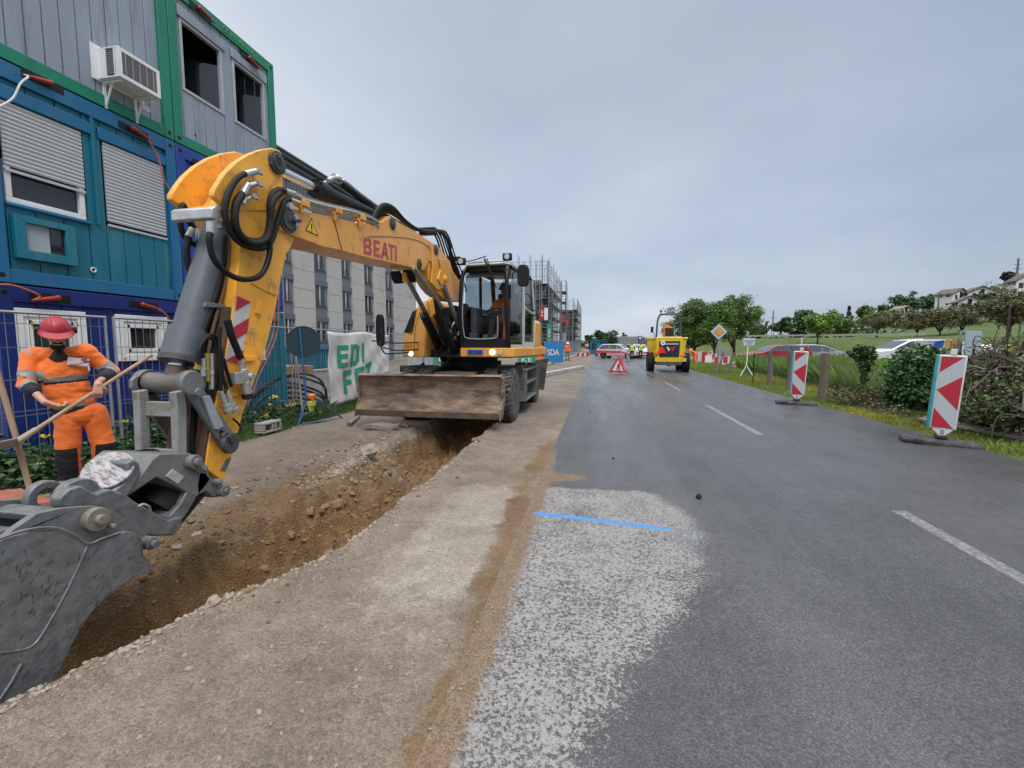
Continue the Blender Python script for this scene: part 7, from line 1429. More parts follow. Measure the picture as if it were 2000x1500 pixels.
for a in (R(-60),R(15),R(75),R(180)):
    b=MB(); d=V((math.sin(a),-math.cos(a),0)); b.tube([d*.3+V((0,0,.35)),d*.62+V((0,0,0.02))],.012,n=5,sm=False); b.build('leg',m_black(),t)
t.scale=(.85,.85,.88)
# ------------------------------------------------------------ dumper
yd=mat('dumper_yellow',(.66,.47,.015),.35,var=.06,coat=.3,dirt=(.3,.2,.08),damt=.08); p=G(1304,726)
DU=thing('site_dumper','yellow wheeled dumper driving away with a roll bar and a red triangle on its back','dumper',(p.x,p.y,.0),None)
def wheel2(par,c,r,w_,tread=True):
    c=V(c); o=MB(); ax=(1,0,0); o.lathe([(r*.55,-w_/2),(r*.8,-w_*.5),(r*.97,-w_*.4),(r*.97,w_*.4),(r*.8,w_*.5),(r*.55,w_/2)],c,ax,28)
    if tread:
        for i in range(18):
            for s_ in (-1,1):
                a=2*PI*(i+.25*s_)/18; d=V((0,math.cos(a),math.sin(a))); o.box(c+d*r*.98+V((s_*w_*.24,0,0)),(w_*.46,r*.09,r*.10),M.Rotation(a-PI/2,3,'X')@M.Rotation(s_*.5,3,'Z'))
    q=o.build('wheel',m_rub(),par,smooth=25); b=MB(); b.lathe([(r*.56,-w_*.42),(r*.56,w_*.42),(r*.3,w_*.3),(.02,w_*.32)],c,ax,20); b.build('rim',mat('rim_yellowish',(.3,.3,.3),.5,.4),q)
for x,y in ((-1.02,.0),(1.02,0),(-.95,2.4),(.95,2.4)): wheel2(DU,(x,y,.56),.56,.42)
b=MB(); b.bb((-.45,-.5,.55),(.45,3.0,.85)); b.cyl((-1,0,.56),(1,0,.56),.12); b.cyl((-1,2.4,.56),(1,2.4,.56),.12); b.bb((-.75,-.62,.42),(.75,-.45,.62)); b.bb((-.1,-.75,.35),(.1,-.6,.5)); b.build('chassis',dgry,DU,bevel=.02)
b=MB(); P=[(-.72,.62),(.72,.62),(.76,1.0),(.78,2.0),(.70,2.08),(-.70,2.08),(-.78,2.0),(-.76,1.0)]; b.prism([(x,-.62,z) for x,z in P],(0,1.25,0)); b.build('engine_cover',yd,DU,bevel=.05)
b=MB(); b.prism([(-.56,-.66,.90),(.56,-.66,.90),(.60,-.66,1.82),(-.60,-.66,1.82)],(0,.05,0)); gq=b.build('grille',mat('grille_black',(.02,.02,.025),.6),DU,bevel=.01); b=MB()
for i in range(9): b.bb((-.54,-.68,.95+i*.05),(.54,-.66,.965+i*.05))
b.build('slat',mat('slat_grey',(.06,.06,.065),.6),gq)
b=MB(); b.bb((-.82,-.64,.60),(.82,-.58,.90)); b.bb((-.86,-.5,.9),(-.72,.6,1.3)); b.bb((.72,-.5,.9),(.86,.6,1.3)); b.build('rear_bumper',yd,DU,bevel=.02)
b=MB()
def P2(pts,y,th=.012,mi=0): b.prism([(x,y,z) for x,z in pts],(0,-th,0),mi)
P2([(-.18,1.48),(-.08,1.48),(.02,1.30),(-.04,1.22)],-.682,.012,1); P2([(-.02,1.40),(.06,1.48),(.14,1.42),(.06,1.26),(.0,1.30)],-.684,.012,0); P2([(.12,1.36),(.2,1.48),(.32,1.48),(.2,1.22),(.14,1.26)],-.684,.012,0); b.build('emblem',[mat('emblem_red',(.5,.02,.03),.5),whi],DU)
b=MB(); b.prism([(-.72,-.70,1.12),(-.18,-.70,1.12),(-.45,-.70,1.56)],(0,-.02,0)); b.build('red_triangle',mat('reflector_red',(.75,.03,.02),.4),DU,bevel=.01)
b=MB(); b.cyl((-.38,-.67,1.72),(-.38,-.70,1.72),.14,n=24); s=b.build('speed_disc',whi,DU); b=MB(); b.text('30',.14,(-.38,-.705,1.72),(1,0,0),(0,0,1),.003); b.build('lettering',blki,s)
b=MB(); b.box((.12,-.675,1.66),(.78,.015,.08)); b.build('name_strip',mat('name_strip_grey',(.42,.42,.44),.5),DU)
for x in (-.80,.80):
    b=MB(); b.box((x,-.66,1.02),(.24,.06,.10)); b.build('tail_lamp',mat('lamp_red',(.6,.03,.03),.3,emit=(1,.1,.05),es=.6) if x>0 else rfr,DU,bevel=.01)
b=MB(); b.box((.86,-.67,.74),(.22,.02,.2)); b.build('number_plate',mat('plate_pale_yellow',(.5,.47,.2),.5),DU)
b=MB(); O=[(-1.18,1.15,1.95),(1.18,1.15,1.95),(1.10,1.15,1.15),(.8,1.15,1.0),(-.8,1.15,1.0),(-1.10,1.15,1.15)]
lay=[[(x,y,z) for x,_,z in O] for y in (1.05,)]; lay=[[(x*s_,y,1.0+(z-1.0)*k_) for x,_,z in O] for y,s_,k_ in ((1.0,1.0,1.0),(2.0,1.02,1.05),(3.1,.98,1.12),(3.5,.9,1.0))]; vs=[p for l in lay for p in l]; n=6
b.add(vs,[tuple(range(n))[::-1],tuple(range(3*n,4*n))]+[(j*n+i,j*n+(i+1)%n,(j+1)*n+(i+1)%n,(j+1)*n+i) for j in range(3) for i in range(n)]); b.bb((-1.24,.96,1.93),(1.24,1.04,2.06)); b.bb((-1.24,1.0,1.95),(-1.14,3.2,2.08)); b.bb((1.14,1.0,1.95),(1.24,3.2,2.08)); b.build('skip',yd,DU,bevel=.03)
b=MB(); b.tube([(-.72,.15,1.9),(-.68,.15,2.9),(-.60,.15,3.25),(-.42,.15,3.42),(.42,.15,3.42),(.60,.15,3.25),(.68,.15,2.9),(.72,.15,1.9)],.055,n=10); b.build('roll_bar',mat('roll_bar_grey',(.05,.06,.09),.4),DU)
b=MB(); b.cyl((-.48,.15,3.42),(-.48,.15,3.60),.035); b.lathe([(.09,0),(.10,.03),(.06,.05),(.05,.09)],(-.48,.15,3.60),(0,0,1)); b.build('beacon',m_black(),DU)
b=MB(); b.tube([(-.8,.3,1.9),(-.85,.3,2.3),(-.95,.3,2.4)],.02,n=6); b.prism([(-1.05,.3,2.35),(-.9,.3,2.35),(-.88,.3,2.7),(-1.04,.3,2.72)],(0,.05,0)); b.build('mirror',m_black(),DU,bevel=.02)
b=MB(); b.bb((-.20,.05,1.95),(.30,.16,2.62)); b.bb((-.28,.18,2.0),(.32,.6,2.12)); b.build('seat',BLKC,DU,bevel=.05)
DU.rotation_euler=(0,0,R(-3)); DU.scale=(.93,.96,.96)
dr=thing('person','dumper driver in orange and a pale helmet seen from behind on his seat','person',V((p.x,p.y,0))+M.Rotation(R(-3),3,'Z')@V((-.04,.3,2.06)),None)
SJ2={k:(v[0],-v[1],v[2]) for k,v in SJ.items()}; 
figure(dr,SJ2,(0,1,0),ORG,ORG,SKIN,mat('cream_helmet',(.55,.36,.18),.5),True,vox=.02)
# ------------------------------------------------------------ cars
def car(name,label,loc,rot,body,L=4.6,W=1.85,H=1.65,kind='suv',stripe=None,group=None,rack=None,cat='car',lights=True):
    t=thing(name,label,cat,(loc[0],loc[1],loc[2] if len(loc)>2 else 0),group); t.rotation_euler=(0,0,rot)
    if kind=='suv': pf=[(-.5,.32),(-.5,.60),(-.49,.66),(-.455,.69),(-.40,.93),(-.36,.985),(-.2,1),(.0,.995),(.08,.97),(.23,.70),(.40,.66),(.475,.60),(.5,.48),(.5,.22),(.4,.16),(-.42,.16)]
    elif kind=='hatch': pf=[(-.5,.3),(-.5,.62),(-.46,.70),(-.40,.95),(-.30,.99),(-.08,1),(.08,.96),(.27,.68),(.42,.60),(.485,.50),(.5,.40),(.49,.2),(.4,.14),(-.42,.15)]
    else: pf=[(-.5,.28),(-.5,.60),(-.48,.66),(-.46,.97),(-.3,1),(.05,1),(.12,.96),(.30,.66),(.44,.58),(.49,.48),(.5,.3),(.48,.18),(.4,.14),(-.44,.15)]
    N_=len(pf); hw=lambda z:(W/2)*(1-.22*max(0,(z-.66)/.34)-.06*max(0,(.35-z)/.2))
    b=MB(); vs=[]
    for y,z in pf: vs+= [(-hw(z)*(1-.10*max(0,abs(y)-.42)/.08),y*L,z*H),(hw(z)*(1-.10*max(0,abs(y)-.42)/.08),y*L,z*H)]
    fs=[(2*i,2*((i+1)%N_),2*((i+1)%N_)+1,2*i+1) for i in range(N_)]; 
    # side faces: lower body and greenhouse
    fs+=[tuple(2*i for i in range(N_)),tuple(2*i+1 for i in range(N_))[::-1]]
    b.add(vs,fs); b.build('body',body,t,bevel=.05,smooth=45)
    gl=MB(); sg=lambda y,z,s_:(s_*(hw(z)+.012),y*L,z*H)
    idx=[(y,z) for y,z in pf if z>.67 and -.46<y<.30]
    top=sorted(idx); lo=.68
    ys=(top[0][0]+.03,top[-1][0]-.03)
    zt=lambda y: np.interp(y,[q[0] for q in top],[q[1] for q in top])-.045
    for s_ in (-1,1):
        for (a,c) in ((ys[0],-.17),(-.155,.03),(.045,ys[1])):
            if c-a<.03: continue
            n=4; P=[sg(a+(c-a)*i/n,max(zt(a+(c-a)*i/n),lo+.005),s_) for i in range(n+1)]+[sg(c,lo,s_),sg(a,lo,s_)]; gl.prism(P,(s_*-.01,0,0))
    fr_=[q for q in pf if q[0]>.05 and q[1]>.6]; k=[i for i in range(N_-1) if pf[i][1]>.9 and pf[i+1][1]<.75 and pf[i][0]>0][0]
    def pane(i,j,out):
        (ya,za),(yb,zb_)=pf[i],pf[j]; A=(ya+(yb-ya)*.08,za+(zb_-za)*.08); B=(ya+(yb-ya)*.9,za+(zb_-za)*.9); gl.prism([(-hw(A[1])*.9,A[0]*L,A[1]*H),(hw(A[1])*.9,A[0]*L,A[1]*H),(hw(B[1])*.93,B[0]*L,B[1]*H),(-hw(B[1])*.93,B[0]*L,B[1]*H)],(0,out,.012))
    pane(k,k+1,.012); kr=[i for i in range(N_-1) if pf[i][1]<.75 and pf[i+1][1]>.9][0]; pane(kr+1,kr,-.012)
    gl.build('window',mat('car_glass',(.05,.065,.075),.05,spec=.8),t)
    for y in (-.31,.32):
        for s_ in (-1,1):
            r=.34; c=V((s_*(W/2-.10),y*L,r)); b=MB(); b.lathe([(r*.6,-.11),(r*.95,-.11),(r,-.08),(r,.08),(r*.95,.11),(r*.6,.11)],c,(s_,0,0),24); w__=b.build('wheel',m_rub(),t); b=MB(); b.lathe([(r*.62,-.09),(r*.62,.11),(r*.5,.08),(.05,.09)],c,(s_,0,0),20); 
            for q in range(5): a=2*PI*q/5; b.beam(c+V((s_*.09,0,0)),c+V((s_*.10,math.cos(a)*r*.58,math.sin(a)*r*.58)),.02,.05,up=(1,0,0))
            b.build('rim',mat('alloy',(.4,.41,.42),.35,.7),w__)
            b=MB(); b.cyl(c+V((s_*.02,0,.02)),c+V((s_*.085,0,.02)),r*1.15,n=24); b.build('wheel_arch',m_black(),t)
    b=MB(); 
    for s_ in (-1,1): b.box((s_*W*.34,.49*L,.52*H),(.36,.08,.13)); 
    b.build('headlight',lens,t,bevel=.02); b=MB()
    for s_ in (-1,1): b.box((s_*W*.40,-.495*L,.58*H),(.22,.06,.16))
    b.build('tail_light',rfr,t,bevel=.02); b=MB(); b.box((0,.497*L,.40*H),(W*.5,.05,.16)); b.box((0,.49*L,.22*H),(W*.8,.08,.12)); b.box((0,-.497*L,.25*H),(W*.85,.06,.16)); b.build('bumper_grille',m_black(),t,bevel=.01)
    b=MB()
    for s_ in (-1,1): b.box((s_*(W/2+.08),.13*L,.70*H),(.18,.10,.12)); 
    b.build('side_mirror',body,t,bevel=.02)
    if stripe:
        b=MB()
        for s_ in (-1,1):
            X=s_*(W/2+.006)
            b.prism([(X,-.49*L,.36*H),(X,-.40*L,.36*H),(X,-.40*L,.56*H),(X,-.49*L,.58*H)],(s_*.006,0,0)); b.prism([(X,-.42*L,.40*H),(X,.16*L,.40*H),(X,.38*L,.26*H),(X,.40*L,.34*H),(X,.10*L,.54*H),(X,-.42*L,.56*H)],(s_*.006,0,0)); b.prism([(X,-.2*L,.24*H),(X,.2*L,.24*H),(X,.3*L,.19*H),(X,-.2*L,.19*H)],(s_*.006,0,0))
        b.prism([(-W*.35,.507*L,.45*H),(-W*.12,.507*L,.40*H),(W*.12,.507*L,.40*H),(W*.35,.507*L,.45*H),(W*.35,.507*L,.36*H),(-W*.35,.507*L,.36*H)],(0,.01,0)); b.build('livery_stripe',stripe,t)
    return t
wp=mat('car_white',(.62,.64,.67),.3,coat=.4,var=.02); rp=mat('car_red',(.25,.012,.018),.3,coat=.4,var=.05); sp_=mat('car_silver',(.34,.37,.39),.3,.3,coat=.3,var=.04); bkp=mat('car_black',(.02,.022,.025),.3,coat=.4); redl=mat('livery_red',(.72,.05,.05),.4)
c1=car('police_car','white police car with red side stripes standing broadside across the lane',G(1207,700),R(-112),wp,4.7,1.9,1.68,'suv',redl,'police cars blocking the road')
b=MB(); b.box((0,0,1.70),(1.2,.3,.08)); b.build('light_bar',mat('light_bar',(.25,.3,.4),.3),c1)
c2=car('police_car','second white police car parked nose-on behind the two officers',G(1246,699),R(-160),wp,4.7,1.9,1.68,'suv',redl,'police cars blocking the road')
car('parked_car','dark van with its hatch open, partly hidden behind the first police car',G(1212,691),R(180),bkp,4.8,1.95,2.0,'van',None)
car('parked_car','pale car at the far end of the road behind the second police car',G(1262,692),R(170),wp,4.6,1.85,1.7,'suv',None)
car('parked_car','dark red low car parked beyond the meadow, nose to the left',(PY(1514,690,37).x,37,0),R(97),rp,4.5,1.85,1.56,'hatch',None)
car('parked_car','silver car parked behind the dark red one beyond the meadow, nose to the right',(PY(1588,690,39).x,39,0),R(-84),sp_,4.9,1.9,1.60,'hatch',None)
car('parked_car','white family car behind the ivy bush, nose to the left',(PY(1775,690,27.5).x,27.5,.12),R(88),wp,4.7,1.85,1.74,'hatch',None)
# grey lorry box at road end, sign
A=PY(1208,662,75); B=PY(1262,662,75); b=MB(); b.bb((A.x,75,1.2),(B.x-1.2,77.4,PY(1230,657,75).z)); t=thing('lorry','grey box lorry standing at the far end of the road','lorry',((A.x+B.x)/2,75,0),None,True); b.build('cargo_box',mat('lorry_grey',(.22,.24,.25),.5),t,bevel=.05); b=MB(); b.bb((B.x-1.1,75.1,.6),(B.x+.9,77.3,2.9)); b.build('cab',mat('lorry_cab',(.12,.13,.12),.4),t,bevel=.15); b=MB(); b.bb((A.x+.2,75.2,.7),(B.x,77.2,1.2))
for x in (A.x+1,A.x+2.2,B.x-.3): b.cyl((x,75.0,.5),(x,75.4,.5),.5,n=20)
b.build('undercarriage',m_black(),t)
t=thing('road_sign','small blue square sign at the far end of the road above the officers','road sign',(PY(1250,690,60).x,60,0),None,True); q=PY(1250,660,60); b=MB(); b.cyl((q.x,60,0),(q.x,60,q.z+.3),.04,n=8); b.build('pole',gsteel,t); b=MB(); b.box((q.x,59.93,q.z),(.5,.04,.52)); s=b.build('sign_panel',mat('sign_blue',(.02,.07,.25),.4),t,bevel=.02); b=MB(); b.box((q.x,59.9,q.z),(.24,.02,.26)); b.build('white_symbol',whi,s)
# officers
for (px,py,lab,a) in ((1234,703,'police officer in dark uniform and a yellow vest, left of the two on the road',.6),(1251,701,'police officer in dark uniform and a yellow vest, right of the two, side-on',-1.4)):
    t=thing('person',lab,'person',G(px,py),'police officers on the road'); figure(t,ST,(math.sin(a),-math.cos(a),0),YVEST,NVY,SKIN,None,False,vest=NVY,vox=.022); t.rotation_euler=(0,0,0)
# stooping worker
SP=dict(neck=(.28,-.05,1.15),chest=(.18,-.02,1.08),pel=(-.18,.05,.88),shL=(.22,-.22,1.12),shR=(.22,.16,1.12),elL=(.32,-.26,.85),elR=(.32,.14,.85),wrL=(.40,-.24,.62),wrR=(.40,.1,.62),hpL=(-.18,-.06,.86),hpR=(-.18,.14,.86),knL=(-.1,-.1,.47),knR=(-.22,.15,.48),anL=(-.2,-.1,.09),anR=(-.34,.15,.09),head=(.42,-.05,1.22))
SPm={k:(-v[0],v[1],v[2]) for k,v in SP.items()}
t=thing('person','worker all in orange bending over just right of the dumper','person',G(1353,713),None); figure(t,SPm,(-1,-.2,0),ORG,ORG,SKIN,None,False,vox=.022)
t=thing('person','worker in orange jacket and white helmet by the blue banner','person',G(1108,705),None); figure(t,dict(ST,wrR=(.25,-.30,1.02)),(.8,-.6,0),ORG,mat('grey_trousers',(.16,.16,.15),.8),SKIN,whi,False,vox=.022)
t=thing('person','distant worker in orange standing behind the cab by the site fence','person',G(1054,716),None); figure(t,ST,(0,-1,0),ORG,ORG,SKIN,None,False,vox=.022)
# ------------------------------------------------------------ red/white barriers
def barrier(label,p,rot,L,H=.25,z=.75,legs=True,diag=False,sc=1):
    t=thing('barrier_board',label,'barrier',(p[0],p[1],0),'red and white barrier boards'); t.rotation_euler=(0,0,rot); b=MB(); b.box((0,0,z),(L,.04,H)); a=b.build('board',rfw,t,bevel=.006); b=MB(); n=max(3,int(L/.3)); w_=L/n
    for i in range(0,n,2): x=-L/2+i*w_; b.prism([(x,-.024,z-H/2+.01),(x+w_,-.024,z-H/2+.01),(x+w_*(1+(.4 if diag else 0)),-.024,z+H/2-.01),(x+(w_*.4 if diag else 0),-.024,z+H/2-.01)],(0,-.003,0))
    b.build('red_stripes',rfr,a)
    if legs:
        for s_ in (-1,1): b=MB(); b.cyl((s_*L*.42,0,0),(s_*L*.42,0,z+H/2),.025,n=6); b.box((s_*L*.42,0,.05),(.5,.3,.09)); b.build('foot',rbase,t)
    return t
barrier('checkered barrier right of the stooping worker, nearest to him',G(1366,709),R(4),1.1,.85,.55); barrier('checkered barrier in the middle behind the small marker board',G(1392,708),R(-3),1.5,.4,.6); barrier('low barrier at the right end below the grey box',G(1412,713),R(8),1.3,.5,.4)
barrier('red and white barrier lying low on the left verge beyond the digger',G(1137,698),R(24),1.6,.5,.35,False,True)
t=thing('barrier_tower','upright red and white checked barrier stack beside the far site fence','barrier',G(1146,693),None,False); b=MB(); 
for i in range(5): b.box((0,0,.3+i*.42),(.55,.3,.4),mi=i%2)
b.build('striped_post',[rfr,rfw],t,bevel=.02); b=MB(); b.box((0,0,.05),(.8,.6,.1)); b.build('foot',rbase,t)
b=MB(); p=G(1412,712,0); b.box((p.x,p.y,.72),(.85,.35,1.1)); tag(b.build('grey_cabinet',mat('cabinet_grey',(.23,.23,.22),.8,var=.25,sc_=8),bevel=.02),'grey upright box behind the barriers under the priority sign','cabinet')
t=thing('info_board','small white board on a post beside the bin of barriers','road sign',G(1383,716),None); b=MB(); b.box((0,0,.55),(.45,.04,.5)); b.build('panel',whi,t); b=MB(); b.cyl((0,0.02,0),(0,.02,.5),.02); b.build('pole',gsteel,t)
# priority sign
Y=26; q=PY(1404,648,Y); t=thing('priority_sign','diamond priority road sign, yellow centre and white border, on a grey pole','road sign',(q.x,Y,0),None,True); b=MB(); b.cyl((q.x,Y+.05,0),(q.x,Y+.05,q.z+.3),.035,n=10); b.build('pole',gsteel,t)
def dia(r,y,m_,nm,par,th=.006): b=MB(); b.prism([(q.x-r,y,q.z),(q.x,y,q.z+r),(q.x+r,y,q.z),(q.x,y,q.z-r)],(0,th,0)); return b.build(nm,m_,par,bevel=.002)
s=dia(.47,Y,mat('sign_dark_edge',(.03,.04,.09),.4),'sign_panel',t,.03); dia(.435,Y-.008,rfw,'white_border',s); dia(.25,Y-.024,blki,'inner_edge',s); dia(.23,Y-.034,mat('sign_yellow',(.60,.33,.02),.4),'yellow_field',s)
# info sign on a tripod stand
Y=21.5; q=PY(1463,667,Y); b0=G(1458,735); t=thing('notice_sign','white rectangular notice sign on a thin post with a tripod foot in the meadow edge','road sign',(q.x,Y,0),None,True); b=MB(); b.prism([PY(1452,660,Y),PY(1475,661,Y),PY(1474,675,Y),PY(1452,675,Y)],(0,.03,0)); s=b.build('sign_panel',mat('notice_white',(.50,.53,.57),.5),t,bevel=.004); b=MB(); b.text('TRAVAUX',.1,V(PY(1463.5,666,Y-.02)),(1,0,0),(0,0,1),.002,fit=(.34,.07)); b.text('SIG',.1,V(PY(1463.5,671,Y-.02)),(1,0,0),(0,0,1),.002,fit=(.14,.06)); b.build('lettering',mat('grey_ink2',(.15,.16,.2),.6),s); b=MB(); b.tube([PY(1461,675,Y+.02),PY(1459,700,Y-.4),PY(1458,715,Y-.8)],.022,n=6,sm=False); b.build('pole',mat('pale_teal_tube',(.3,.42,.40),.5),t)
p_=G(1458,737); 
for x,y in ((1445,737),(1473,739),(1460,728)): b=MB(); e_=G(x,y); b.tube([PY(1458,714,p_.y+.3),e_+V((0,0,.02))],.025,n=6,sm=False); b.build('leg',mat('pale_teal_tube',(.3,.42,.4)),t)
# small yellow object / field post
t=thing('field_post','thin white post with a bracket standing in the field beyond the silver car','post',(PY(1565,672,48).x,48,0),None,True); b=MB(); b.cyl((PY(1565,672,48).x,48,0),PY(1566,661,48),.08,n=6); b.beam(PY(1562,662,48),PY(1569,660,48),.1,.08); b.build('post',mat('pale_post',(.45,.5,.45),.6),t)
# ------------------------------------------------------------ wire fence with wooden posts
wm_=mat('weathered_wood',(.15,.125,.10),.9,var=.3,sc_=3,bump=.5,bsc=12,stretch=(3,3,.4)); fp=[]
for i,(px,top,base,Y,r,lab) in enumerate(((1505,686,746,18.0,.085,'split wooden fence post between the notice sign and the second marker board'),(1543,686,748,16.2,.07,'brown fence post just left of the second marker board'),(1611,690,772,13.6,.115,'thick round wooden fence post right of the second marker board'),(1434,688,712,24.5,.07,'leaning wooden post behind the right-hand barrier'),(1413,688,713,24.8,.05,'dark leaning post beside the grey box'))):
    a=PY(px,top,Y); t=thing('fence_post',lab,'fence post',(a.x,Y,0),'wooden posts of the meadow fence',True); b=MB(); n=10; dx=[0,0,0,-.35,-.3][i]; pts=[(a.x+dx,Y,-.05),(a.x+.02+dx*.5,Y,a.z*.5),(a.x,Y,a.z)]; b.tube(pts,[r*1.08,r,r*.95,r*.9],n=n); b.build('shaft',wm_,t); fp.append(a)
a=PY(1473,690,19.3); b=MB(); b.cyl((a.x,19.3,0),a,.02,n=6); tag(b.build('metal_post',m_black()),'thin black metal stake left of the split wooden post','post')
line=[(float(GX(np.array([y]))[0]),y) for y in (26,22,18,14.5,11.5,9.5)]
t=thing('wire_fence','old wire mesh fence strung along the wooden posts in front of the meadow','fence',(7.6,16,0),None,True); b=MB(); hgt=.95
for (xa,ya_2),(xb,yb_2) in zip(line,line[1:]):
    L_=math.hypot(xb-xa,yb_2-ya_2); n=int(L_/.09)
    for z in (.95,.1): b.beam((xa,ya_2,z),(xb,yb_2,z),.006,.006)
    for i in range(-10,n):
        for s_ in (1,-1):
            u0,z0_=i/n,0.1; u1,z1_=(i+10)/n,.95
            if s_<0: z0_,z1_=z1_,z0_
            def cl_(u): return min(max(u,0),1)
            if u1<=0 or u0>=1: continue
            ua,ub=cl_(u0),cl_(u1); za=z0_+(z1_-z0_)*(ua-u0)/(u1-u0); zb_=z0_+(z1_-z0_)*(ub-u0)/(u1-u0)
            b.beam((xa+(xb-xa)*ua,ya_2+(yb_2-ya_2)*ua,za),(xa+(xb-xa)*ub,ya_2+(yb_2-ya_2)*ub,zb_),.0035,.0035)
b.build('wire',mat('rusty_wire',(.14,.13,.11),.7,.3),t,smooth=0,fix=False)
# planks lying in the grass by the near board
for i,(a_,c_) in enumerate((((1868,832),(2030,862)),((1800,818),(1845,832)))):
    p=G(*a_,.08);q=G(*c_,.08); b=MB(); b.beam(p,q,.14,.05); b.beam(p+V((.1,.1,.03)),q+V((.1,.1,.03)),.05,.03); tag(b.build('plank',mat('grey_plank',(.20,.18,.16),.85,var=.2,stretch=(1,.2,1)),bevel=.005),'long grey plank lying in the grass under the brush pile' if i==0 else 'short plank end in the grass left of the nearest marker board','plank')
# plywood sheets, pale blue panel, small machine beyond the bush
Y=20.5
def sheet(px0,px1,py0,py1,Y,m_,name,label,cat,extra=None):
    a=PY(px0,py1,Y);c=PY(px1,py0,Y); t=thing(name,label,cat,((a.x+c.x)/2,Y,0),None,True); b=MB(); b.bb((a.x,Y,max(a.z,0)),(c.x,Y+.05,c.z)); b.build('sheet',m_,t,bevel=.006)
    if extra: extra(t,a,c)
    return t
ply=mat('chipboard',(.42,.26,.11),.85,var=.25,sc_=25,dirt=(.3,.17,.07),damt=.3,dsc=3)
sheet(1845,1857,661,702,Y,mat('timber_orange',(.48,.27,.09),.7,var=.1),'timber_board','narrow orange-brown upright timber board left of the chipboard','board')
def stain(t,a,c):
    b=MB(); 
    for k in (.12,.55): b.bb((a.x+(c.x-a.x)*k,Y-.02,a.z+.05),(a.x+(c.x-a.x)*k+.07,Y-.004,a.z+.62))
    b.build('cleat',mat('timber_brown',(.3,.15,.05),.8),t)
sheet(1857,1881,661,702,Y-.0,ply,'chipboard_panel','speckled chipboard sheet standing behind the ivy bush','panel',stain)
pb=mat('pale_blue_panel',(.33,.42,.45),.5,var=.04)
def ribs(t,a,c):
    b=MB(); m=(a.z+c.z)/2
    for x0_,x1_,z0_,z1_ in ((a.x-.02,c.x+.02,c.z,c.z+.04),(a.x-.02,c.x+.02,m-.02,m+.02),(a.x-.03,a.x+.01,a.z,c.z),(c.x-.01,c.x+.03,a.z,c.z)): b.bb((x0_,Y-.06,z0_),(x1_,Y-.01,z1_))
    b.build('frame',mat('panel_frame_blue',(.25,.33,.37),.5),t)
sheet(1883,1919,647,698,Y-.3,pb,'noise_panel','pale blue two-part panel standing upright beside the chipboard','panel',ribs)
a=PY(1810,664,26);c=PY(1850,664,26); t=thing('site_trailer','blue and white trailer behind the white car','trailer',((a.x+c.x)/2,26.3,0),None,True); b=MB(); b.bb((a.x,26,.5),(c.x,28,a.z-.0)); b.build('body',wp,t,bevel=.03); b=MB(); b.prism([PY(1826,668,25.97),PY(1844,664,25.97),PY(1842,676,25.97),PY(1830,683,25.97),PY(1822,678,25.97)],(0,-.02,0)); b.build('blue_mark',mat('royal_blue',(.02,.08,.38),.5),t); b=MB(); b.beam((a.x-.2,25.9,a.z+.05),(c.x+1.2,25.9,a.z+.05),.06,.06); b.build('roof_rail',gsteel,t)
Y2=33; t=thing('mini_machine','white and yellow compact machine parked far right behind the brush pile','machine',(PY(1965,680,Y2).x,Y2,0),None,True)
b=MB(); b.prism([PY(1936,686,Y2),PY(1940,678,Y2),PY(1950,674,Y2),PY(1972,672,Y2),PY(1972,690,Y2),PY(1938,690,Y2)],(0,1.6,0)); b.build('hood',whi,t,bevel=.06); b=MB(); b.prism([PY(1960,672,Y2-.05),PY(1986,672,Y2-.05),PY(1989,685,Y2-.05),PY(1966,684,Y2-.05)],(0,1.7,0)); b.build('side_cover',yd,t,bevel=.05); b=MB(); a=PY(1940,690,Y2); c=PY(1990,690,Y2); b.bb((a.x,Y2+.05,.2),(c.x,Y2+1.5,a.z+.02)); 
for x in (a.x+.4,c.x-.4): b.cyl((x,Y2-.05,.35),(x,Y2+.2,.35),.35,n=20)
b.build('undercarriage',m_black(),t)
t=thing('rubble_heap','low heap of red and grey rubble behind the pale blue panel','rubble',(PY(1935,692,24).x,24,0),None,True); b=MB()
for i in range(60): q=PY(random.uniform(1915,1985),random.uniform(690,700),random.uniform(22,25)); rockmesh(b,(q.x,q.y,random.uniform(.2,.75)),random.uniform(.12,.3),i,.6,random.random()<.4)
b.build('stones',[mat('rubble_red',(.3,.13,.1),.9),mat('rubble_grey',(.28,.26,.25),.9)],t,smooth=0)
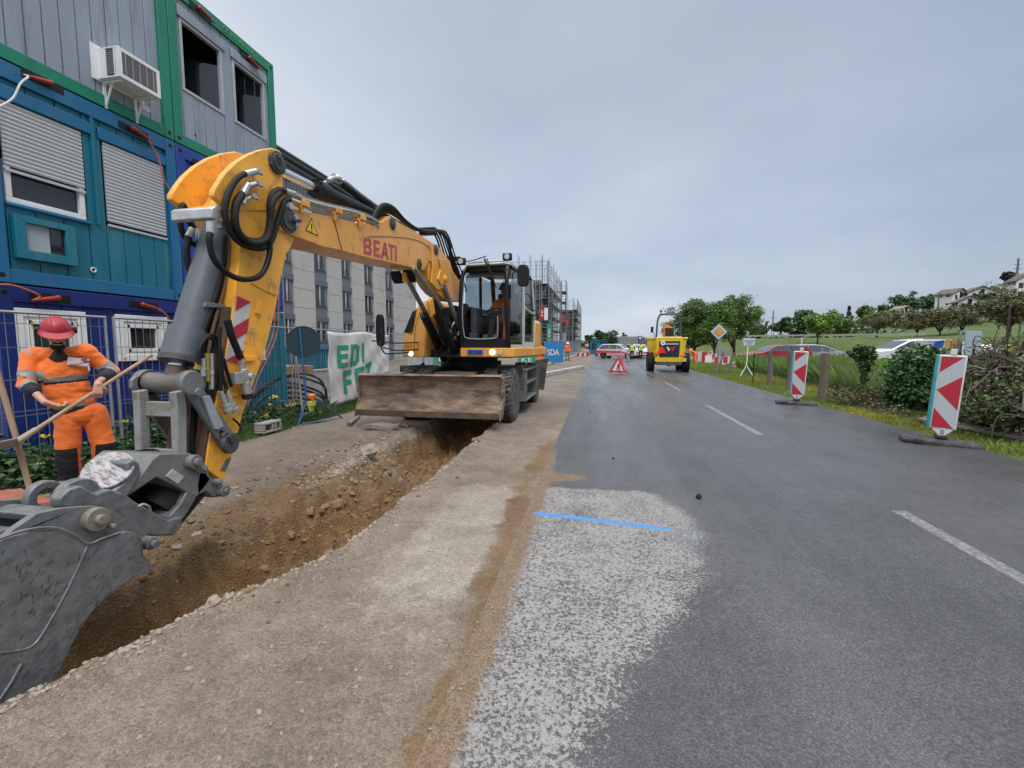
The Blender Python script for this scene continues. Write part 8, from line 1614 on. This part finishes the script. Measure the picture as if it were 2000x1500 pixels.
# ------------------------------------------------------------ left far side: site fence with blue banners, cabins
bann('banner',1062,1100,668,708,35,bb_,'blue banner with white lettering on the site fence beyond the digger','SDA',whi,False)
bann('banner',796,842,690,722,17,mat('grey_tarp',(.42,.44,.46),.6),'pale grey tarpaulin on the fence behind the left tyre of the digger')
bann('banner',846,905,686,716,22,gb,'green banner on the fence seen under the digger cab','EDI',whi,False)
bann('banner',1012,1046,690,716,24,gb,'green banner right of the rear wheels under the cab','KE',whi,False)
for i in range(9):
    P=V((-4.3+.16*i*1.0,38+i*3.5,0)); Q=V((-4.3+.16*(i+1),38+(i+1)*3.5,0)); t=thing('site_fence',('nearest','second','third','fourth','fifth','sixth','seventh','eighth','farthest')[i]+' grey site fence panel in the row beyond the blue banner','fence',P.lerp(Q,.5),'far site fence panels',True); b=MB(); b.tube([P,P+V((0,0,2)),Q+V((0,0,2)),Q],.03,n=5,sm=False); b.build('frame',gsteel,t); b=MB(); b.beam((P.lerp(Q,.5))+V((0,0,1)),(P.lerp(Q,.5))+V((0,0,1.001)),.01,.01) if False else None
    n=16
    for k in range(1,n): p=P.lerp(Q,k/n); b.beam(p+V((0,0,.1)),p+V((0,0,1.95)),.012,.012,up=(0,1,0))
    for z in (.5,1.,1.5): b.beam(P+V((0,0,z)),Q+V((0,0,z)),.012,.012)
    b.build('mesh',gsteel,t,smooth=0,fix=False)
for i,(x0,x1,y0,y1,Y,m_,l) in enumerate(((1152,1172,666,688,78,cteal,'long blue site cabin at the far left road edge, nearer one'),(1172,1186,668,683,96,croyal,'small blue site cabin farther down the left road edge'))):
    a=PY(x0,y1,Y);c=PY(x1,y0,Y); t=thing('site_cabin',l,'cabin',((a.x+c.x)/2,Y,0),None,True); b=MB(); b.bb((a.x,Y,0),(c.x,Y+8,c.z)); b.bb((a.x-.1,Y-.1,c.z),(c.x+.1,Y+8.1,c.z+.12)); b.build('wall',m_,t,bevel=.03); b=MB(); b.bb((a.x+.3,Y-.03,.9),(a.x+1.1,Y-.005,1.9)); b.build('window',dglass,t)
# white beam / kerb pieces in front of the far fence
for (a_,c_,l) in (((1035,722),(1132,692),'long pale concrete beam lying on the left verge beyond the digger'),((1030,738),(1138,717),'flat pale kerb line laid across the gravel far left of the road')):
    p=G(*a_,.1);q=G(*c_,.1); b=MB(); b.beam(p,q,.3,.2); tag(b.build('concrete_beam',mat('pale_concrete',(.36,.35,.34)),bevel=.02),l,'beam')
vx=[G(x,y,.02) for x,y in ((1122,716),(1142,712),(1157,690),(1153,690),(1135,700))]
# ------------------------------------------------------------ houses on the hill, pylons
hw_=mat('house_wall',(.72,.71,.69),.8,var=.05); hr=mat('house_roof',(.10,.082,.078),.8,var=.2,sc_=1)
def house(px,py,Y,wpx,hpx,label,rot=0,wall=hw_,roof=hr,gable=True):
    q=PY(px,py,Y); d=(q-CC).dot(FW); W=wpx*d/FPX; H=hpx*d/FPX; t=thing('house',label,'house',(q.x,Y,q.z-.0),'houses on the hillside'); t.rotation_euler=(0,0,rot); D=W*.7; wh=H*.62; b=MB()
    b.prism([(-W/2,-D/2,-3),(W/2,-D/2,-3),(W/2,-D/2,wh),(0,-D/2,H*.97),(-W/2,-D/2,wh)],(0,D,0)); b.build('wall',wall,t)
    b=MB()
    for s_ in (-1,1): b.prism([(0,-D/2-.4,H*.97+.05),(s_*(W/2+.5),-D/2-.4,wh-.15*H),(s_*(W/2+.5),-D/2-.4,wh-.15*H+.25),(0,-D/2-.4,H*.97+.33)],(0,D+.8,0))
    rf=b.build('roof',roof,t); b=MB(); b.bb((W*.15,-.4,H*.7),(W*.15+.6,.3,H*1.1)); b.build('chimney',hr,rf)
    for x in (-.28,.0,.26):
        for z in (.08,.42):
            if z*H+1.2>wh+ (H*.3 if x==0 else 0): continue
            b=MB(); b.bb((x*W-.45,-D/2-.04,z*H),(x*W+.45,-D/2+.02,z*H+1.2)); b.build('window',dglass,t)
    for y in (-.25,.2):
        b=MB(); b.bb((-W/2-.04,y*D-.5,.3*H),(-W/2+.02,y*D+.5,.3*H+1.1)); b.build('window',dglass,t)
house(1858,588,152,42,22,'long white house with a dark roof, leftmost at the hilltop',R(25)); house(1908,584,150,42,22,'white gabled house in the middle of the hilltop row',R(-8)); house(1886,604,138,34,24,'white house lower on the slope below the purple-leaved tree',R(-10)); house(1759,617,150,28,18,'house with a large brown roof among the trees left of the white ones',R(20),roof=mat('house_roof_brown',(.22,.17,.14),.8)); house(1996,566,128,34,30,'white house cut off by the right edge on the ridge',R(-5)); house(1905,618,130,26,12,'low pale terrace house at the foot of the hill gardens',R(0)); house(1552,655,128,16,8,'small dark barn roof beyond the bank right of the dark trees',0,hr,hr)
def pylon(px,pt,pb,Y,label,arms=3):
    a=PY(px,pb,Y);c=PY(px,pt,Y); t=thing('power_pylon',label,'pylon',(a.x,Y,a.z-3),'pylons on the skyline',True); b=MB(); H=c.z-a.z; w0=H*.05
    for s_ in (-1,1): b.beam((a.x+s_*w0,Y,a.z-3),(a.x+s_*w0*.25,Y,c.z),.16,.16,up=(0,1,0))
    n=9
    for i in range(n): z0_=a.z+H*i/n;z1_=a.z+H*(i+1)/n; f0=w0*(1-.75*i/n);f1=w0*(1-.75*(i+1)/n); b.beam((a.x-f0,Y,z0_),(a.x+f1,Y,z1_),.1,.1); b.beam((a.x+f0,Y,z0_),(a.x-f1,Y,z1_),.1,.1)
    b.build('mast',mat('pylon_grey',(.12,.13,.15),.6),t)
    for k in range(arms): b=MB(); z=a.z+H*(.55+.18*k); l=H*(.16-.03*k); b.beam((a.x-l,Y,z),(a.x+l,Y,z),.12,.12); b.build('cross_arm',mat('pylon_grey',(.12,.13,.15)),t)
pylon(1985,504,550,140,'tall lattice power pylon on the ridge at the right edge'); pylon(1509,606,640,190,'thin distant mast beyond the bank left of the dark trees',1); pylon(1833,572,590,150,'thin pole beside the leftmost white house on the hill',1)
# guard rail along the bank top
pts=[]; 
for a in np.linspace(.27,.62,16): th_=math.atan(a); x,y=93*math.sin(th_),93*math.cos(th_); pts.append(V((x,y,gz_at(x,y)+.45)))
t=thing('guard_rail','pale guard rail running along the top of the green bank behind the parked cars','guard rail',pts[8]-V((0,0,.4)),None,True); b=MB()
for p,q in zip(pts,pts[1:]): b.beam(p,q,.12,.30); b.beam(p-V((0,0,.5)),p,.12,.12,up=(0,1,0))
b.build('rail',mat('rail_pale',(.34,.33,.31),.6),t)
